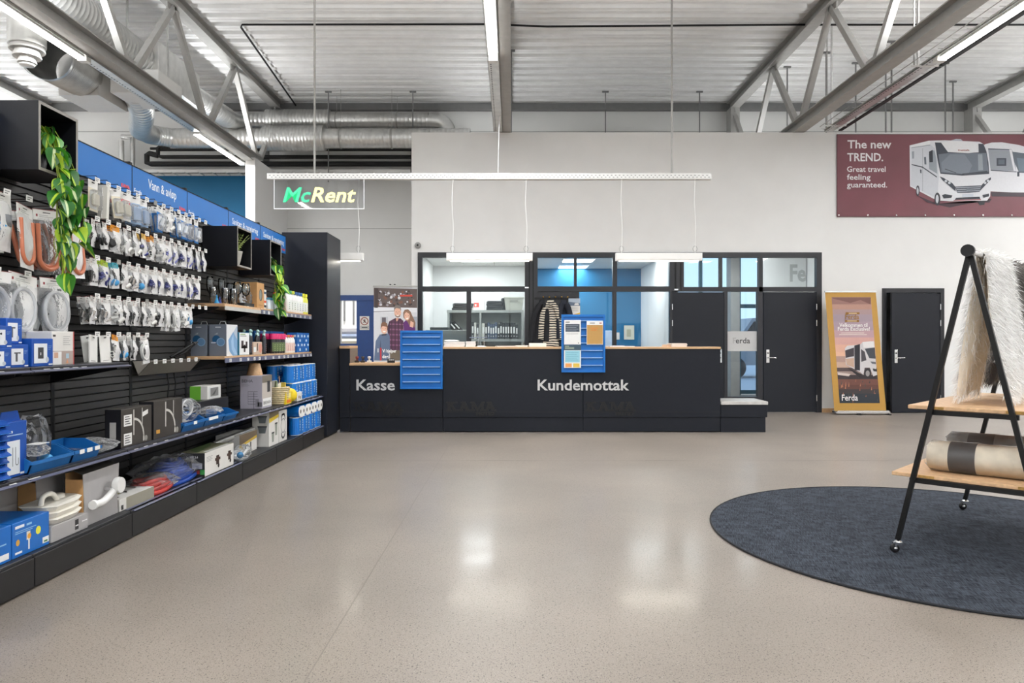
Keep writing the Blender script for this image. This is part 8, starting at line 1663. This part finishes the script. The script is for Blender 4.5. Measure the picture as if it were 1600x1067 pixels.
fur('shaggy white fur throw hung over the near end of the rack bar', 0.24, 0.84, 0.80, 0.80, WH_, WF, 18000, 0.065, 3)
fur('shaggy grey-brown fur throw hung behind the white one', 0.90, 1.40, 0.80, 0.76, GH, GF, 12000, 0.055, 6)
# rolled furs in clear wrap on the lower shelf
def roll(label, c, ln, r, body, zc, seed):
    g = thing('rolled_fur', label, 'rolled fur', tuple(c)); m = MB(); R = random.Random(seed)
    path = [A_ * (ln * t) for t in [i / 8 for i in range(9)]]; rad = [r * k for k in (0.86, 0.98, 1, 0.99, 1.01, 1, 0.99, 0.98, 0.86)]
    m.tube([p + Vector((0, 0, r)) for p in path], rad, body, 24); m.build('fur_roll', g)
    MB().tube([A_ * (ln * 0.20) + Vector((0, 0, r)), A_ * (ln * 0.27) + Vector((0, 0, r)), A_ * (ln * 0.40) + Vector((0, 0, r)), A_ * (ln * 0.44) + Vector((0, 0, r))], [r * 1.014] * 4, mat('sleeve_dark', (44, 36, 34), 0.4, noise=0.3, nscale=12), 24, caps=False).build('paper_sleeve', g)
    q = MB()
    for i in range(6):
        a0 = -0.5 - 0.2 * i
        for k in range(2): q.box(0, 0, 0, 0, 0, 0, body) if False else None
    R2 = r * 1.035; n, kk = 22, 16; vs, fs = [], []
    for i in range(kk + 1):
        t = -0.04 + 1.08 * i / kk; e = 0.55 if i in (0, kk) else 1
        for j in range(n):
            a = 2 * PI * j / n; rr = R2 * e * (1 + R.uniform(-0.012, 0.035)); o = A_ * (ln * t) + B_ * (rr * math.cos(a)) + Vector((0, 0, r + max(-r * 0.985, rr * math.sin(a)))); vs.append(tuple(o))
    for i in range(kk):
        for j in range(n): fs.append((i * n + j, i * n + (j + 1) % n, (i + 1) * n + (j + 1) % n, (i + 1) * n + j))
    MB().add(vs, fs, film('wrap_film', (0.96, 0.96, 0.96), 0.06, rough=0.1, bump=0.6, bscale=18), True).build('clear_wrap', g)
    return g
CW = mat('fur_cream_smooth', (232, 222, 204), 0.85, noise=0.12, nscale=18)
base = F1 - A_ * 0.11
roll('rolled cream fur in clear wrap with a dark paper sleeve, front of the lower shelf', F1 + A_ * 0.10 + B_ * 0.25 + Vector((0, 0, 0.4705)), 0.56, 0.088, CW, 0, 1)
roll('rolled grey fur in clear wrap lying behind the cream roll', F1 + A_ * 0.08 + B_ * 0.75 + Vector((0, 0, 0.4705)), 0.58, 0.09, GF, 0, 2)
